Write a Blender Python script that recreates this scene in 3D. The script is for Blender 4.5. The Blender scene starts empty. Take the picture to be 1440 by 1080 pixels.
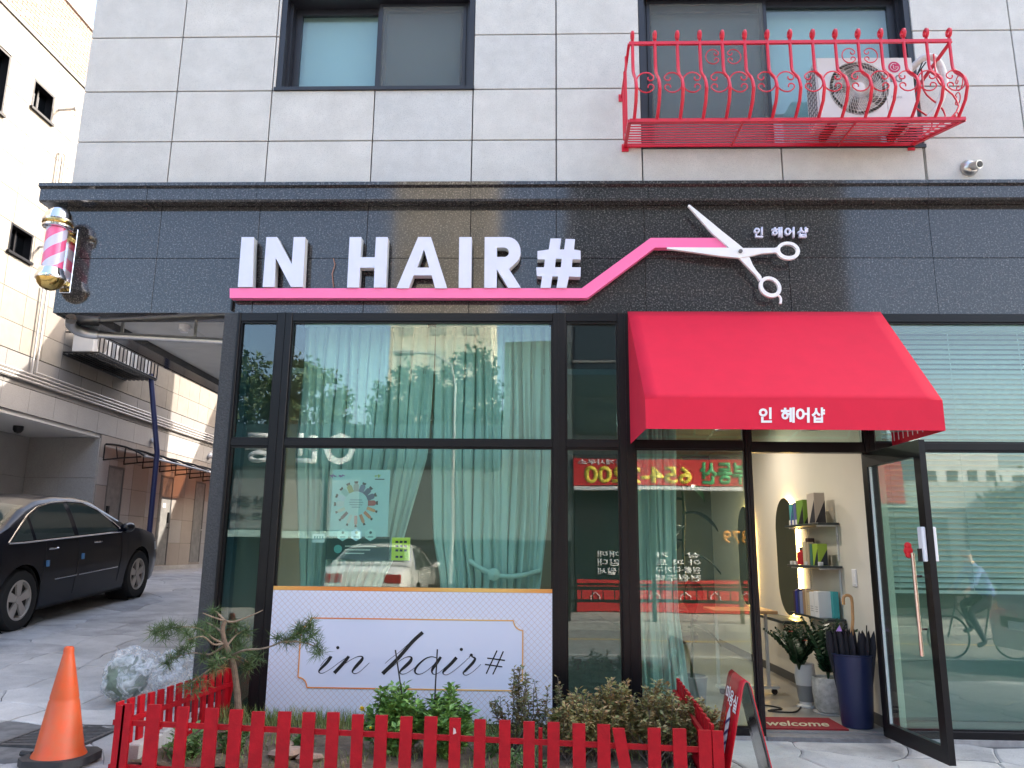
import bpy, bmesh, math, random
from mathutils import Vector, Matrix, noise
from mathutils.geometry import tessellate_polygon
S = bpy.context.scene
COL = S.collection
R = random.Random(7)
PI = math.pi

# ------------------------------------------------------------------ camera
CF, CH, CD = 1111.0, 1.40, 6.58
def _n(v): return Vector(v).normalized()
_z = _n((55, -5240, CF)); _x = -_n((-37200, -155, CF))
_y = _z.cross(_x).normalized()
if _y.z < 0: _y = -_y
_x = _y.cross(_z).normalized()
if _x.x < 0: _x = -_x
CAMP = Vector((0, -CD, CH))
cam = bpy.data.cameras.new('camera'); co = bpy.data.objects.new('camera', cam); COL.objects.link(co)
cam.sensor_width = 36; cam.lens = CF / 1440 * 36; cam.clip_start = 0.05; cam.clip_end = 2000
# image axes (u right, v down, depth) expressed in the world
U = Vector((_x.x, _y.x, _z.x)); V = Vector((_x.y, _y.y, _z.y)); W = Vector((_x.z, _y.z, _z.z))
m = Matrix.Identity(4)
for i in range(3):
    m[i][0] = U[i]; m[i][1] = -V[i]; m[i][2] = -W[i]; m[i][3] = CAMP[i]
co.matrix_world = m
S.camera = co
def ray(px, py): return U * (px - 720) + V * (py - 540) + W * CF
def at(px, py, yv=0.0):
    d = ray(px, py); return CAMP + d * ((yv + CD) / d.y)
def atx(px, py, xv):
    d = ray(px, py); return CAMP + d * (xv / d.x)
def atz(px, py, zv):
    d = ray(px, py); return CAMP + d * ((zv - CH) / d.z)

# ------------------------------------------------------------------ light
SUN = Vector((1.0, 0.5, 0.75)).normalized()
world = bpy.data.worlds.new('World'); S.world = world; world.use_nodes = True
nt = world.node_tree; bg = nt.nodes['Background']
sky = nt.nodes.new('ShaderNodeTexSky'); sky.sky_type = 'NISHITA'; sky.sun_disc = False
sky.sun_elevation = math.asin(SUN.z); sky.sun_rotation = math.atan2(SUN.x, SUN.y)
sky.air_density = 1.0; sky.dust_density = 5.0; sky.ozone_density = 0.6
nt.links.new(sky.outputs[0], bg.inputs[0]); bg.inputs[1].default_value = 0.15
sl = bpy.data.lights.new('sun', 'SUN'); so = bpy.data.objects.new('sun', sl); COL.objects.link(so)
sl.energy = 2.0; sl.angle = math.radians(0.5); sl.color = (1.0, 0.93, 0.84)
so.rotation_euler = (-SUN).to_track_quat('-Z', 'Y').to_euler(); so.location = SUN * 60
S.view_settings.view_transform = 'Standard'; S.view_settings.look = 'None'
S.view_settings.gamma = 1; S.view_settings.use_curve_mapping = False
S.view_settings.exposure = 2.55
S.cycles.use_denoising = True
S.cycles.max_bounces = 9; S.cycles.transparent_max_bounces = 16; S.cycles.glossy_bounces = 5
S.cycles.diffuse_bounces = 4; S.cycles.sample_clamp_indirect = 6

# ------------------------------------------------------------------ materials
MATS = {}
def mat(name, col, rough=0.6, metal=0.0, spec=0.5, n=0.0, nscale=20, col2=None, bump=0.0, bscale=60, emit=None, estr=0, speck=None, coat=0, aniso=None, stain=0, stainscale=1.2):
    """principled material; n = strength of colour mottling, speck = (colour, scale, threshold)"""
    if name in MATS: return MATS[name]
    M = bpy.data.materials.new(name); M.use_nodes = True; MATS[name] = M
    t = M.node_tree; b = t.nodes['Principled BSDF']; L = t.links.new
    b.inputs['Roughness'].default_value = rough; b.inputs['Metallic'].default_value = metal
    b.inputs['Specular IOR Level'].default_value = spec
    b.inputs['Coat Weight'].default_value = coat
    c = (*col, 1); b.inputs['Base Color'].default_value = c
    tc = t.nodes.new('ShaderNodeTexCoord'); out = None
    g = t.nodes.new('ShaderNodeNewGeometry')
    def nz(scale, det=5, ro=0.6):
        q = t.nodes.new('ShaderNodeTexNoise'); q.inputs['Scale'].default_value = scale
        q.inputs['Detail'].default_value = det; q.inputs['Roughness'].default_value = ro
        L(g.outputs['Position'], q.inputs['Vector']); return q
    def mix(f, a, bb, mode='MIX'):
        q = t.nodes.new('ShaderNodeMix'); q.data_type = 'RGBA'; q.blend_type = mode
        if isinstance(f, float): q.inputs[0].default_value = f
        else: L(f, q.inputs[0])
        for s, v in ((6, a), (7, bb)):
            if isinstance(v, tuple): q.inputs[s].default_value = v
            else: L(v, q.inputs[s])
        return q.outputs[2]
    def ramp(v, lo, hi):
        q = t.nodes.new('ShaderNodeMapRange'); q.inputs[1].default_value = lo; q.inputs[2].default_value = hi
        L(v, q.inputs[0]); return q.outputs[0]
    cur = c
    if n:
        c2 = (*(col2 or tuple(x * (1 - n) for x in col)), 1)
        cur = mix(ramp(nz(nscale).outputs[0], .36, .64), c, c2)
    if speck:
        sc, ss, th = speck
        v = nz(ss, 4, .62)
        cur = mix(ramp(v.outputs[0], th, th + .07), cur, (*sc, 1))
    if stain:
        v = nz(stainscale, 6, .65)
        q = ramp(v.outputs[0], .35, .7)
        cur = mix(q, cur, mix(float(stain), cur, (0.02, 0.02, 0.018, 1)))
    if not isinstance(cur, tuple): L(cur, b.inputs['Base Color'])
    if bump:
        bn = t.nodes.new('ShaderNodeBump'); bn.inputs['Strength'].default_value = bump; bn.inputs['Distance'].default_value = 0.01
        L(nz(bscale).outputs[0], bn.inputs['Height']); L(bn.outputs[0], b.inputs['Normal'])
    if emit:
        b.inputs['Emission Color'].default_value = (*emit, 1); b.inputs['Emission Strength'].default_value = estr
    return M

def glass(name, tint, ior=1.55, wav=0.02, wscale=1.3, refl=(1, 1, 1)):
    M = bpy.data.materials.new(name); M.use_nodes = True; t = M.node_tree; L = t.links.new
    t.nodes.remove(t.nodes['Principled BSDF']); out = t.nodes['Material Output']
    tr = t.nodes.new('ShaderNodeBsdfTransparent'); tr.inputs[0].default_value = (*tint, 1)
    gl = t.nodes.new('ShaderNodeBsdfGlossy'); gl.inputs['Roughness'].default_value = 0.0; gl.inputs[0].default_value = (*refl, 1)
    f0 = ((ior - 1) / (ior + 1)) ** 2
    gg = t.nodes.new('ShaderNodeNewGeometry'); dt = t.nodes.new('ShaderNodeVectorMath'); dt.operation = 'DOT_PRODUCT'
    L(gg.outputs['Normal'], dt.inputs[0]); L(gg.outputs['Incoming'], dt.inputs[1])
    def mm(op, a, b=None):
        q = t.nodes.new('ShaderNodeMath'); q.operation = op
        for i, v in enumerate((a, b)):
            if v is None: continue
            if isinstance(v, (int, float)): q.inputs[i].default_value = v
            else: L(v, q.inputs[i])
        return q.outputs[0]
    sch = mm('ADD', mm('MULTIPLY', mm('POWER', mm('SUBTRACT', 1.0, mm('ABSOLUTE', dt.outputs['Value'])), 5.0), 1 - f0), f0)
    mx = t.nodes.new('ShaderNodeMixShader')
    L(sch, mx.inputs[0]); L(tr.outputs[0], mx.inputs[1]); L(gl.outputs[0], mx.inputs[2]); L(mx.outputs[0], out.inputs[0])
    if wav:
        g = t.nodes.new('ShaderNodeNewGeometry'); q = t.nodes.new('ShaderNodeTexNoise'); q.inputs['Scale'].default_value = wscale
        q.inputs['Detail'].default_value = 1.5
        L(g.outputs['Position'], q.inputs['Vector'])
        bn = t.nodes.new('ShaderNodeBump'); bn.inputs['Strength'].default_value = 1; bn.inputs['Distance'].default_value = wav
        L(q.outputs[0], bn.inputs['Height']); L(bn.outputs[0], gl.inputs['Normal'])
    return M

STONE = mat('light_granite', (0.60, 0.58, 0.545), 0.75, n=.10, nscale=6, speck=((0.36, 0.35, 0.36), 150, .56), stain=.10, stainscale=2.5, bump=.15, bscale=200)
STONE_B = mat('light_granite_warm', (0.62, 0.595, 0.555), 0.75, n=.10, nscale=4, speck=((0.38, 0.36, 0.35), 150, .56), stain=.12, stainscale=3.1, bump=.15, bscale=200)
STONE_C = mat('light_granite_cool', (0.58, 0.565, 0.54), 0.75, n=.10, nscale=8, speck=((0.33, 0.33, 0.34), 150, .56), stain=.10, stainscale=1.8, bump=.15, bscale=200)
def dark_granite(name, base, sp):
    return mat(name, base, 0.075, n=.4, nscale=30, speck=(sp, 70, .54), spec=0.62, stain=.2, stainscale=5)
GRAN = dark_granite('dark_granite', (0.030, 0.028, 0.029), (0.125, 0.115, 0.11))
GRAN_B = dark_granite('dark_granite_blue', (0.035, 0.033, 0.035), (0.135, 0.125, 0.12))
FRAME = mat('black_aluminium', (0.005, 0.0045, 0.006), 0.34, metal=0.0, spec=.3, n=.3, nscale=3)
WFRAME = mat('window_vinyl', (0.016, 0.017, 0.024), 0.4, n=.2, nscale=4)
REDP = mat('red_paint_wood', (0.40, 0.0025, 0.010), 0.55, spec=.25, n=.12, nscale=14, col2=(0.31, 0.002, 0.008), bump=.25, bscale=80)
REDM = mat('red_paint_steel', (0.62, 0.012, 0.035), 0.3, n=.12, nscale=9, spec=.6)
AWN = mat('red_canvas', (0.66, 0.0045, 0.036), 0.8, n=.06, nscale=5, bump=.1, bscale=400)
PINK = mat('pink_acrylic', (0.95, 0.17, 0.38), 0.35, n=.04, nscale=3)
LETT = mat('white_acrylic', (0.66, 0.66, 0.80), 0.22, n=.05, nscale=6)
LSIDE = mat('letter_side_aluminium', (0.62, 0.62, 0.60), 0.5, n=.1, nscale=8)
WHITE = mat('white_paint', (0.80, 0.79, 0.80), 0.4, n=.05, nscale=5)
BLACK = mat('black_ink', (0.006, 0.006, 0.007), 0.5)
CHROME = mat('chrome', (0.78, 0.78, 0.80), 0.12, metal=1.0)
STEEL = mat('brushed_steel', (0.60, 0.57, 0.54), 0.28, metal=1.0, n=.15, nscale=10)
GOLD = mat('gold_metal', (0.60, 0.42, 0.14), 0.14, metal=1.0)
GL_SHOP = glass('shop_glass', (0.82, 0.925, 0.88), ior=1.78, wav=0.0010)
GL_TINT = glass('tinted_side_glass', (0.42, 0.58, 0.60), ior=1.72, wav=0.0012)
GL_DOOR = glass('door_glass', (0.90, 0.96, 0.945), ior=1.5, wav=0.0008)
GL_WIN = glass('upper_window_glass', (0.80, 0.88, 0.88), ior=1.62, wav=0.0008)
GL_CAR = glass('car_glass', (0.60, 0.68, 0.66), ior=1.6, wav=0.0)
GL_DARK = glass('dark_tinted_glass', (0.12, 0.20, 0.22), ior=1.7, wav=0.01)
CURT = mat('teal_curtain', (0.46, 0.58, 0.535), 0.85, n=.04, nscale=8)

# ------------------------------------------------------------------ mesh helper
class MB:
    def __init__(s): s.v = []; s.f = []; s.mi = []; s.m = 0
    def add(s, vs, fs):
        o = len(s.v); s.v += [tuple(v) for v in vs]; s.f += [tuple(i + o for i in f) for f in fs]; s.mi += [s.m] * len(fs); return s
    def box(s, x0, x1, y0, y1, z0, z1):
        return s.add([(x0,y0,z0),(x1,y0,z0),(x1,y1,z0),(x0,y1,z0),(x0,y0,z1),(x1,y0,z1),(x1,y1,z1),(x0,y1,z1)],
            [(0,3,2,1),(4,5,6,7),(0,1,5,4),(1,2,6,5),(2,3,7,6),(3,0,4,7)])
    def bar(s, a, b, w, d=None, up=(0,0,1)):
        """rectangular bar from a to b; w across, d along the other side"""
        a = Vector(a); b = Vector(b); d = d or w; t = (b - a).normalized(); u = Vector(up)
        if abs(t.dot(u)) > .98: u = Vector((0, 1, 0))
        p = t.cross(u).normalized(); q = p.cross(t).normalized()
        vs = [c + p * (i * w / 2) + q * (j * d / 2) for c in (a, b) for i, j in ((-1,-1),(1,-1),(1,1),(-1,1))]
        return s.add(vs, [(0,3,2,1),(4,5,6,7),(0,1,5,4),(1,2,6,5),(2,3,7,6),(3,0,4,7)])
    def tube(s, pts, r, k=8, cap=True):
        pts = [Vector(p) for p in pts]; n = len(pts); rs = r if isinstance(r, (list, tuple)) else [r] * n
        u = None; vs = []; fs = []
        for i, p in enumerate(pts):
            t = (pts[min(i+1, n-1)] - pts[max(i-1, 0)]).normalized()
            if u is None: u = t.cross(Vector((0,0,1)) if abs(t.z) < .9 else Vector((0,1,0))).normalized()
            u = (u - t * u.dot(t)).normalized(); w = t.cross(u)
            vs += [p + (u * math.cos(2*PI*j/k) + w * math.sin(2*PI*j/k)) * rs[i] for j in range(k)]
        for i in range(n-1):
            for j in range(k): fs.append((i*k+j, i*k+(j+1)%k, (i+1)*k+(j+1)%k, (i+1)*k+j))
        if cap: fs.append(tuple(range(k))[::-1]); fs.append(tuple((n-1)*k+j for j in range(k)))
        return s.add(vs, fs)
    def lathe(s, prof, c=(0,0,0), k=24, axis='z', squash=1, cap=True):
        c = Vector(c); vs = []; fs = []; n = len(prof)
        for r, h in prof:
            for j in range(k):
                a = 2*PI*j/k; x = r*math.cos(a); y = r*math.sin(a)*squash
                v = {'z': (x, y, h), 'y': (x, h, y), 'x': (h, x, y)}[axis]
                vs.append(c + Vector(v))
        for i in range(n-1):
            for j in range(k): fs.append((i*k+j, i*k+(j+1)%k, (i+1)*k+(j+1)%k, (i+1)*k+j))
        if cap and prof[0][0] > 1e-5: fs.append(tuple(range(k))[::-1])
        if cap and prof[-1][0] > 1e-5: fs.append(tuple((n-1)*k+j for j in range(k)))
        return s.add(vs, fs)
    def prism(s, outer, d, holes=(), face2=None):
        """outer/holes: lists of 3-D points in one plane, extruded by vector d"""
        loops = [[Vector(p) for p in outer]] + [[Vector(p) for p in h] for h in holes]
        tri = tessellate_polygon(loops); flat = [p for l in loops for p in l]; n = len(flat); d = Vector(d)
        m0 = s.m
        s.add(flat, [t for t in tri])
        s.m = m0 if face2 is None else face2
        s.add([p + d for p in flat], [t[::-1] for t in tri])
        vs = []; fs = []
        for l in loops:
            o = len(vs); k = len(l); vs += l + [p + d for p in l]
            fs += [(o+i, o+(i+1)%k, o+k+(i+1)%k, o+k+i) for i in range(k)]
        s.add(vs, fs); s.m = m0; return s
    def grid(s, rows):
        n = len(rows); k = len(rows[0])
        return s.add([p for r in rows for p in r], [(i*k+j, i*k+j+1, (i+1)*k+j+1, (i+1)*k+j) for i in range(n-1) for j in range(k-1)])
    def mesh(s, name, mats, smooth=False, fix=True):
        me = bpy.data.meshes.new(name); me.from_pydata([tuple(v) for v in s.v], [], s.f)
        for mm in (mats if isinstance(mats, (list, tuple)) else [mats]): me.materials.append(mm)
        me.polygons.foreach_set('material_index', s.mi)
        if fix:
            b = bmesh.new(); b.from_mesh(me)
            bmesh.ops.recalc_face_normals(b, faces=b.faces); b.to_mesh(me); b.free()
        if smooth:
            me.shade_smooth() if hasattr(me, 'shade_smooth') else None
            try: me.set_sharp_from_angle(angle=math.radians(38))
            except Exception: pass
        me.update(); return me

def link(name, me, parent=None, loc=None, world=True):
    o = bpy.data.objects.new(name, me); COL.objects.link(o)
    if loc is not None: o.location = loc
    if parent is not None:
        o.parent = parent
        if world: o.matrix_parent_inverse = wm(parent).inverted()
    return o
def wm(o):
    mm = Matrix.Translation(o.location) @ o.rotation_euler.to_matrix().to_4x4()
    if o.parent: mm = wm(o.parent) @ o.matrix_parent_inverse @ mm
    return mm
def part(name, mb, mats, parent, smooth=False, label=None, world=True, bevel=0, kind=None):
    o = link(name, mb.mesh(name, mats, smooth), parent, world=world)
    if label: o['label'] = label
    if kind: o['kind'] = kind
    if bevel: bev(o, bevel)
    return o
def bev(o, w, seg=1):
    q = o.modifiers.new('bevel', 'BEVEL'); q.width = w; q.segments = seg; q.limit_method = 'ANGLE'; q.angle_limit = math.radians(40)
def thing(name, label, cat, loc=(0,0,0), group=None, rotz=0):
    o = bpy.data.objects.new(name, None); COL.objects.link(o); o.location = loc; o.rotation_euler = (0,0,rotz); o.empty_display_size = .1
    tag(o, label, cat, group); return o
def tag(o, label, cat, group=None):
    o['label'] = label; o['category'] = cat
    if group: o['group'] = group
    return o
def solo(name, mb, mats, label, cat, group=None, smooth=False, bevel=0):
    o = link(name, mb.mesh(name, mats, smooth)); tag(o, label, cat, group)
    if bevel: bev(o, bevel)
    return o
def struct(name, mb, mats, smooth=False):
    o = link(name, mb.mesh(name, mats, smooth)); o['kind'] = 'structure'; return o
def copy_tree(o, parent=None):
    c = o.copy(); COL.objects.link(c); c.parent = parent
    for ch in o.children: copy_tree(ch, c)
    return c
def text_mesh(body, thick=0.0, bold=0.0, shear=0.0):
    """mesh of the word in x/y, lower-left normalised to a unit height"""
    cu = bpy.data.curves.new('t', 'FONT'); cu.body = body; cu.extrude = 0; cu.offset = bold; cu.shear = shear
    cu.resolution_u = 3
    o = bpy.data.objects.new('t', cu); COL.objects.link(o)
    dg = bpy.context.evaluated_depsgraph_get(); dg.update()
    me = bpy.data.meshes.new_from_object(o.evaluated_get(dg))
    bpy.data.objects.remove(o)
    return me
def text(body, name, mats, parent, c00, c10, c01, thick=0.002, bold=0.0, normal=(0, -1, 0), **kw):
    """word fitted into the parallelogram c00 (lower left), c10 (lower right), c01 (upper left), real extruded letters"""
    me = text_mesh(body, bold=bold)
    if not me.vertices: return None
    xs = [v.co.x for v in me.vertices]; ys = [v.co.y for v in me.vertices]
    x0, x1, y0, y1 = min(xs), max(xs), min(ys), max(ys)
    c00 = Vector(c00); a = Vector(c10) - c00; b = Vector(c01) - c00; nn = Vector(normal).normalized()
    for v in me.vertices:
        v.co = c00 + a * ((v.co.x - x0) / (x1 - x0)) + b * ((v.co.y - y0) / (y1 - y0)) + nn * thick
    bm = bmesh.new(); bm.from_mesh(me)
    if thick > .0025:
        g = bmesh.ops.extrude_face_region(bm, geom=bm.faces[:])
        vv = [e for e in g['geom'] if isinstance(e, bmesh.types.BMVert)]
        bmesh.ops.translate(bm, verts=vv, vec=-nn * thick)
        bmesh.ops.recalc_face_normals(bm, faces=bm.faces)
    bm.to_mesh(me); bm.free()
    me.materials.clear(); me.materials.append(mats)
    me.name = name
    o = link(name, me, parent); return o
def arc(cx, cy, r, a0, a1, n=8, ry=None):
    ry = ry or r
    return [(cx + r*math.cos(math.radians(a0+(a1-a0)*i/n)), cy + ry*math.sin(math.radians(a0+(a1-a0)*i/n))) for i in range(n+1)]
def catmull(p, k=6):
    p = [tuple(q) for q in p]; q = [p[0]] + p + [p[-1]]; out = []
    for i in range(1, len(q)-2):
        for j in range(k):
            t = j/k
            out.append(tuple(.5*((2*q[i][c]) + (-q[i-1][c]+q[i+1][c])*t + (2*q[i-1][c]-5*q[i][c]+4*q[i+1][c]-q[i+2][c])*t*t + (-q[i-1][c]+3*q[i][c]-3*q[i+1][c]+q[i+2][c])*t**3) for c in range(len(p[0]))))
    out.append(p[-1]); return out
def lerp(a, b, t): return a + (b - a) * t
def interp(x, xs, ys):
    if x <= xs[0]: return ys[0]
    for i in range(len(xs)-1):
        if x <= xs[i+1]: return lerp(ys[i], ys[i+1], (x-xs[i])/(xs[i+1]-xs[i]))
    return ys[-1]
# ------------------------------------------------------------------ ground
def gr(y): return interp(y, [-5.4, -3, 0, 3, 5.7, 9, 12.5, 20], [-.06, -.04, 0, .24, .44, .53, .57, .6])
def gz(x, y):
    k = interp(x, [1.0, 1.8], [1, 0]) if y > 0 else 1
    return .035 * min(max(-x, 0), 9) * interp(y, [-5.4, -1], [0, 1]) + gr(y) * k
CONC = mat('concrete_paving', (0.53, 0.52, 0.505), 0.8, n=.22, nscale=2.2, bump=.5, bscale=30, stain=.28, stainscale=1.6, speck=((0.30, 0.31, 0.32), 110, .58))
CONC2 = mat('concrete_paving_light', (0.57, 0.56, 0.54), 0.8, n=.2, nscale=3, bump=.5, bscale=30, stain=.22, stainscale=2, speck=((0.36, 0.36, 0.37), 110, .58))
CONC3 = mat('concrete_paving_dark', (0.49, 0.48, 0.47), 0.8, n=.25, nscale=2.6, bump=.5, bscale=30, stain=.35, stainscale=1.3, speck=((0.25, 0.26, 0.27), 110, .58))
JOINT = mat('paving_joint', (0.16, 0.16, 0.16), 0.95, n=.4, nscale=9)
ASPH = mat('asphalt', (0.22, 0.21, 0.195), 0.9, n=.2, nscale=4, speck=((0.28, 0.27, 0.26), 90, .6), bump=.4, bscale=80)
ASPH.node_tree  # worn city asphalt
def sheet(xs, ys, fn):
    b = MB(); b.grid([[(x, y, fn(x, y)) for x in xs] for y in ys]); return b
fr = lambda a, b, s: [a + (b-a)*i/s for i in range(s+1)]
struct('ground', sheet([-400, -60, -20, 30, 60, 400], [-400, -60, -20, 20.2, 60, 400], lambda x, y: -.32 if y < 10 else interp(y, [20, 60], [-.3, .2])), mat('far_ground', (.2, .2, .19), .9, n=.2, nscale=1))
pave = struct('pavement', sheet(fr(-14, 14, 112), fr(-5.4, 20, 102), lambda x, y: gz(x, y) - .012), JOINT, True)
struct('road', sheet(fr(-60, 60, 10), fr(-10.8, -5.5, 4), lambda x, y: -.2), ASPH)
b = MB(); b.box(-60, 60, -8.95, -8.83, -.199, -.195); struct('road_line', b, mat('yellow_road_paint', (.62, .42, .08), .6, n=.3, nscale=12))
b = MB()
for i in range(60): b.box(-60 + i*2.0, -58.01 + i*2.0, -5.55, -5.38, -.3, -.055); b.box(-60 + i*2.0, -58.01 + i*2.0, -10.95, -10.78, -.3, -.055)
struct('kerb', b, mat('kerb_stone', (.42, .41, .39), .8, n=.2, nscale=8))
struct('far_pavement', sheet([-60, 0, 60], [-14.2, -10.95], lambda x, y: -.07), mat('far_paving', (.40, .37, .33), .85, n=.2, nscale=2))
struct('side_pavement', sheet([14, 60], [-5.4, 3], lambda x, y: -.07), CONC)
struct('side_pavement', sheet([-60, -14], [-5.4, 3], lambda x, y: interp(x, [-60, -14], [0, .25])), CONC)

# irregular stamped slabs: voronoi cells with ragged shared edges
def in_hole(x, y):
    if x > -2.66 and y > .12: return True          # under the salon
    if x < -8.93 and y > 2.0 and not (y < 9.45 and x > -10.6): return True
    if -2.55 < x < 1.06 and -1.42 < y < .2: return True     # planting bed
    if -3.60 < x < -3.02 and -1.04 < y < -.40: return True     # drain
    return False
def slabs():
    rr = random.Random(3); pts = []; s = .47
    y = -2.6; row = 0
    while y < 17.5:
        st = s if y < 7 else .8
        x = -10.6
        while x < (4.8 if y < .7 else -2.4):
            pts.append((x + rr.uniform(-.42, .42)*st, y + rr.uniform(-.42, .42)*st)); x += st * 1.25
        y += st; row += 1
    cell = {}
    for i, p in enumerate(pts): cell.setdefault((int(p[0]//1), int(p[1]//1)), []).append(i)
    out = []
    for i, p in enumerate(pts):
        poly = [(p[0]-1, p[1]-1), (p[0]+1, p[1]-1), (p[0]+1, p[1]+1), (p[0]-1, p[1]+1)]
        cx, cy = int(p[0]//1), int(p[1]//1)
        for a in range(cx-2, cx+3):
            for c in range(cy-2, cy+3):
                for j in cell.get((a, c), ()):
                    if j == i: continue
                    q = pts[j]; mx, my = (p[0]+q[0])/2, (p[1]+q[1])/2; nx, ny = q[0]-p[0], q[1]-p[1]
                    new = []
                    for k in range(len(poly)):
                        A, B = poly[k], poly[(k+1) % len(poly)]
                        da = (A[0]-mx)*nx + (A[1]-my)*ny; db = (B[0]-mx)*nx + (B[1]-my)*ny
                        if da <= 0: new.append(A)
                        if da * db < 0:
                            t = da/(da-db); new.append((A[0]+(B[0]-A[0])*t, A[1]+(B[1]-A[1])*t))
                    poly = new
                    if len(poly) < 3: break
        if len(poly) >= 3: out.append((p, poly))
    return out
def warp(x, y):
    a = noise.noise(Vector((x*2.1, y*2.1, 3.3))); c = noise.noise(Vector((x*2.1, y*2.1, 9.1)))
    d = noise.noise(Vector((x*9, y*9, 5.3))); e = noise.noise(Vector((x*9, y*9, 1.1)))
    return x + a*.13 + d*.022, y + c*.13 + e*.022
def slab_mesh(mb, p, poly, gap):
    ring = []
    for k in range(len(poly)):
        A, B = poly[k], poly[(k+1) % len(poly)]; L = math.dist(A, B); nseg = max(1, int(L/.1))
        for t in range(nseg):
            x = lerp(A[0], B[0], t/nseg); y = lerp(A[1], B[1], t/nseg)
            d = math.dist((x, y), p) + 1e-6
            ring.append(warp(x + (p[0]-x)/d*gap, y + (p[1]-y)/d*gap))
    ring = [ring[i] for i in range(len(ring)) if math.dist(ring[i], ring[i-1]) > .004]
    if len(ring) < 3: return
    c = warp(*p); dz = R.uniform(-.002, .003); n = len(ring)
    if any(in_hole(*q) for q in ring) or in_hole(*c): 
        if in_hole(*c): return
        ring = [q if not in_hole(*q) else (lerp(q[0], c[0], .0), lerp(q[1], c[1], .0)) for q in ring]
    vs = [(c[0], c[1], gz(*c)+dz)]
    vs += [(lerp(x, c[0], .06), lerp(y, c[1], .06), gz(x, y)+dz) for x, y in ring]
    vs += [(x, y, gz(x, y)+dz-.006) for x, y in ring]
    vs += [(x, y, gz(x, y)-.03) for x, y in ring]
    fs = [(0, 1+i, 1+(i+1) % n) for i in range(n)]
    for o in (1, 1+n): fs += [(o+i, o+n+i, o+n+(i+1) % n, o+(i+1) % n) for i in range(n)]
    mb.add(vs, fs)
cells = slabs()
cells.sort(key=lambda c: (c[0][1] + 6.58))
vis = [c for c in cells if not in_hole(*c[0])]
n_single = 0; rest = [MB(), MB(), MB()]
for p, poly in vis:
    k = R.choice([0, 0, 1, 2])
    if n_single < 280 and (p[0] < -2.3 or p[1] < .2) and p[1] < 6 and not (-2.5 < p[0] < 1.0) and (p[0] < -2.2 or p[0] > 1):
        mb = MB(); slab_mesh(mb, p, poly, .0035)
        if mb.v:
            part('paving_stone', mb, [CONC, CONC2, CONC3][k], pave); n_single += 1
    else: slab_mesh(rest[k], p, poly, .0035)
mb = MB()
for k, q in enumerate(rest): mb.m = k; mb.add(q.v, q.f)
o = part('paving_stones', mb, [CONC, CONC2, CONC3], pave, kind='stuff')

# drain grate set in the paving
t = thing('drain_grate', 'long dark steel drain grate with slots set in the paving behind the traffic cone', 'drain', (-3.3, -.72, gz(-3.3, -.7)))
DRM = mat('drain_steel', (.11, .11, .115), .55, metal=.6, n=.3, nscale=30)
z = gz(-3.3, -.7) - .002
b = MB(); b.box(-3.60, -3.57, -1.04, -.40, z-.03, z+.006); b.box(-3.05, -3.02, -1.04, -.40, z-.03, z+.006)
b.box(-3.57, -3.05, -1.04, -1.01, z-.03, z+.006); b.box(-3.57, -3.05, -.43, -.40, z-.03, z+.006); b.box(-3.325, -3.295, -1.01, -.43, z-.03, z+.004)
part('frame', b, DRM, t)
for i in range(13):
    yy = -1.0 + i*.0445
    b = MB(); b.box(-3.57, -3.325, yy, yy+.02, z-.025, z+.003); b.box(-3.295, -3.05, yy, yy+.02, z-.025, z+.003); part('bar', b, DRM, t)
b = MB(); b.box(-3.58, -3.04, -1.02, -.42, z-.2, z-.1); part('pit', b, BLACK, t)

# ------------------------------------------------------------------ salon building
YR = 14.8; HT = 7.6
bl = thing('salon_building', 'stone clad building with pale granite upper floor, dark polished band and black framed shopfront', 'building', (0, 4, 0))
JOINTM = mat('joint_sealant', (0.02, 0.018, 0.024), .8)
CORE = mat('core_concrete', (.25, .25, .25), .9)
# core behind the cladding; its roof slopes back above the first storeys
b = MB(); sd = [(.09, 4.5), (.09, HT), (8.6, HT-.4), (9.25, 8.2), (12.0, 12.2), (YR, 12.2), (YR, 4.5)]
def corepoly(x0, x1, pts): b.prism([(x0, y, z) for y, z in pts], (x1-x0, 0, 0))
# upper core with window niches left open
niche = [(-2.44, -.59, 5.6, 6.64), (.955, 3.47, 4.99, 6.64)]
b.box(-4.24, -2.44, .05, .5, 4.5, HT); b.box(-.59, .955, .05, .5, 4.5, HT); b.box(3.47, 12, .05, .5, 4.5, HT)
b.box(-2.44, -.59, .05, .5, 4.5, 5.6); b.box(-2.44, -.59, .05, .5, 6.64, HT); b.box(.955, 3.47, .05, .5, 4.5, 4.99); b.box(.955, 3.47, .05, .5, 6.64, HT)
part('upper_wall', b, JOINTM, bl)
b = MB(); corepoly(-4.24, 12, [(.9, 4.5), (.9, HT), (8.6, HT), (9.25, 8.2), (12.0, 12.2), (YR, 12.2), (YR, 4.5)]); part('rear_mass', b, CORE, bl)
b = MB(); b.box(-4.24, 12, .06, YR, 3.55, 4.6); part('slab', b, JOINTM, bl)
b = MB(); b.box(-4.24, 12, .05, .9, HT, HT+.01); part('roof', b, CORE, bl)

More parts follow.
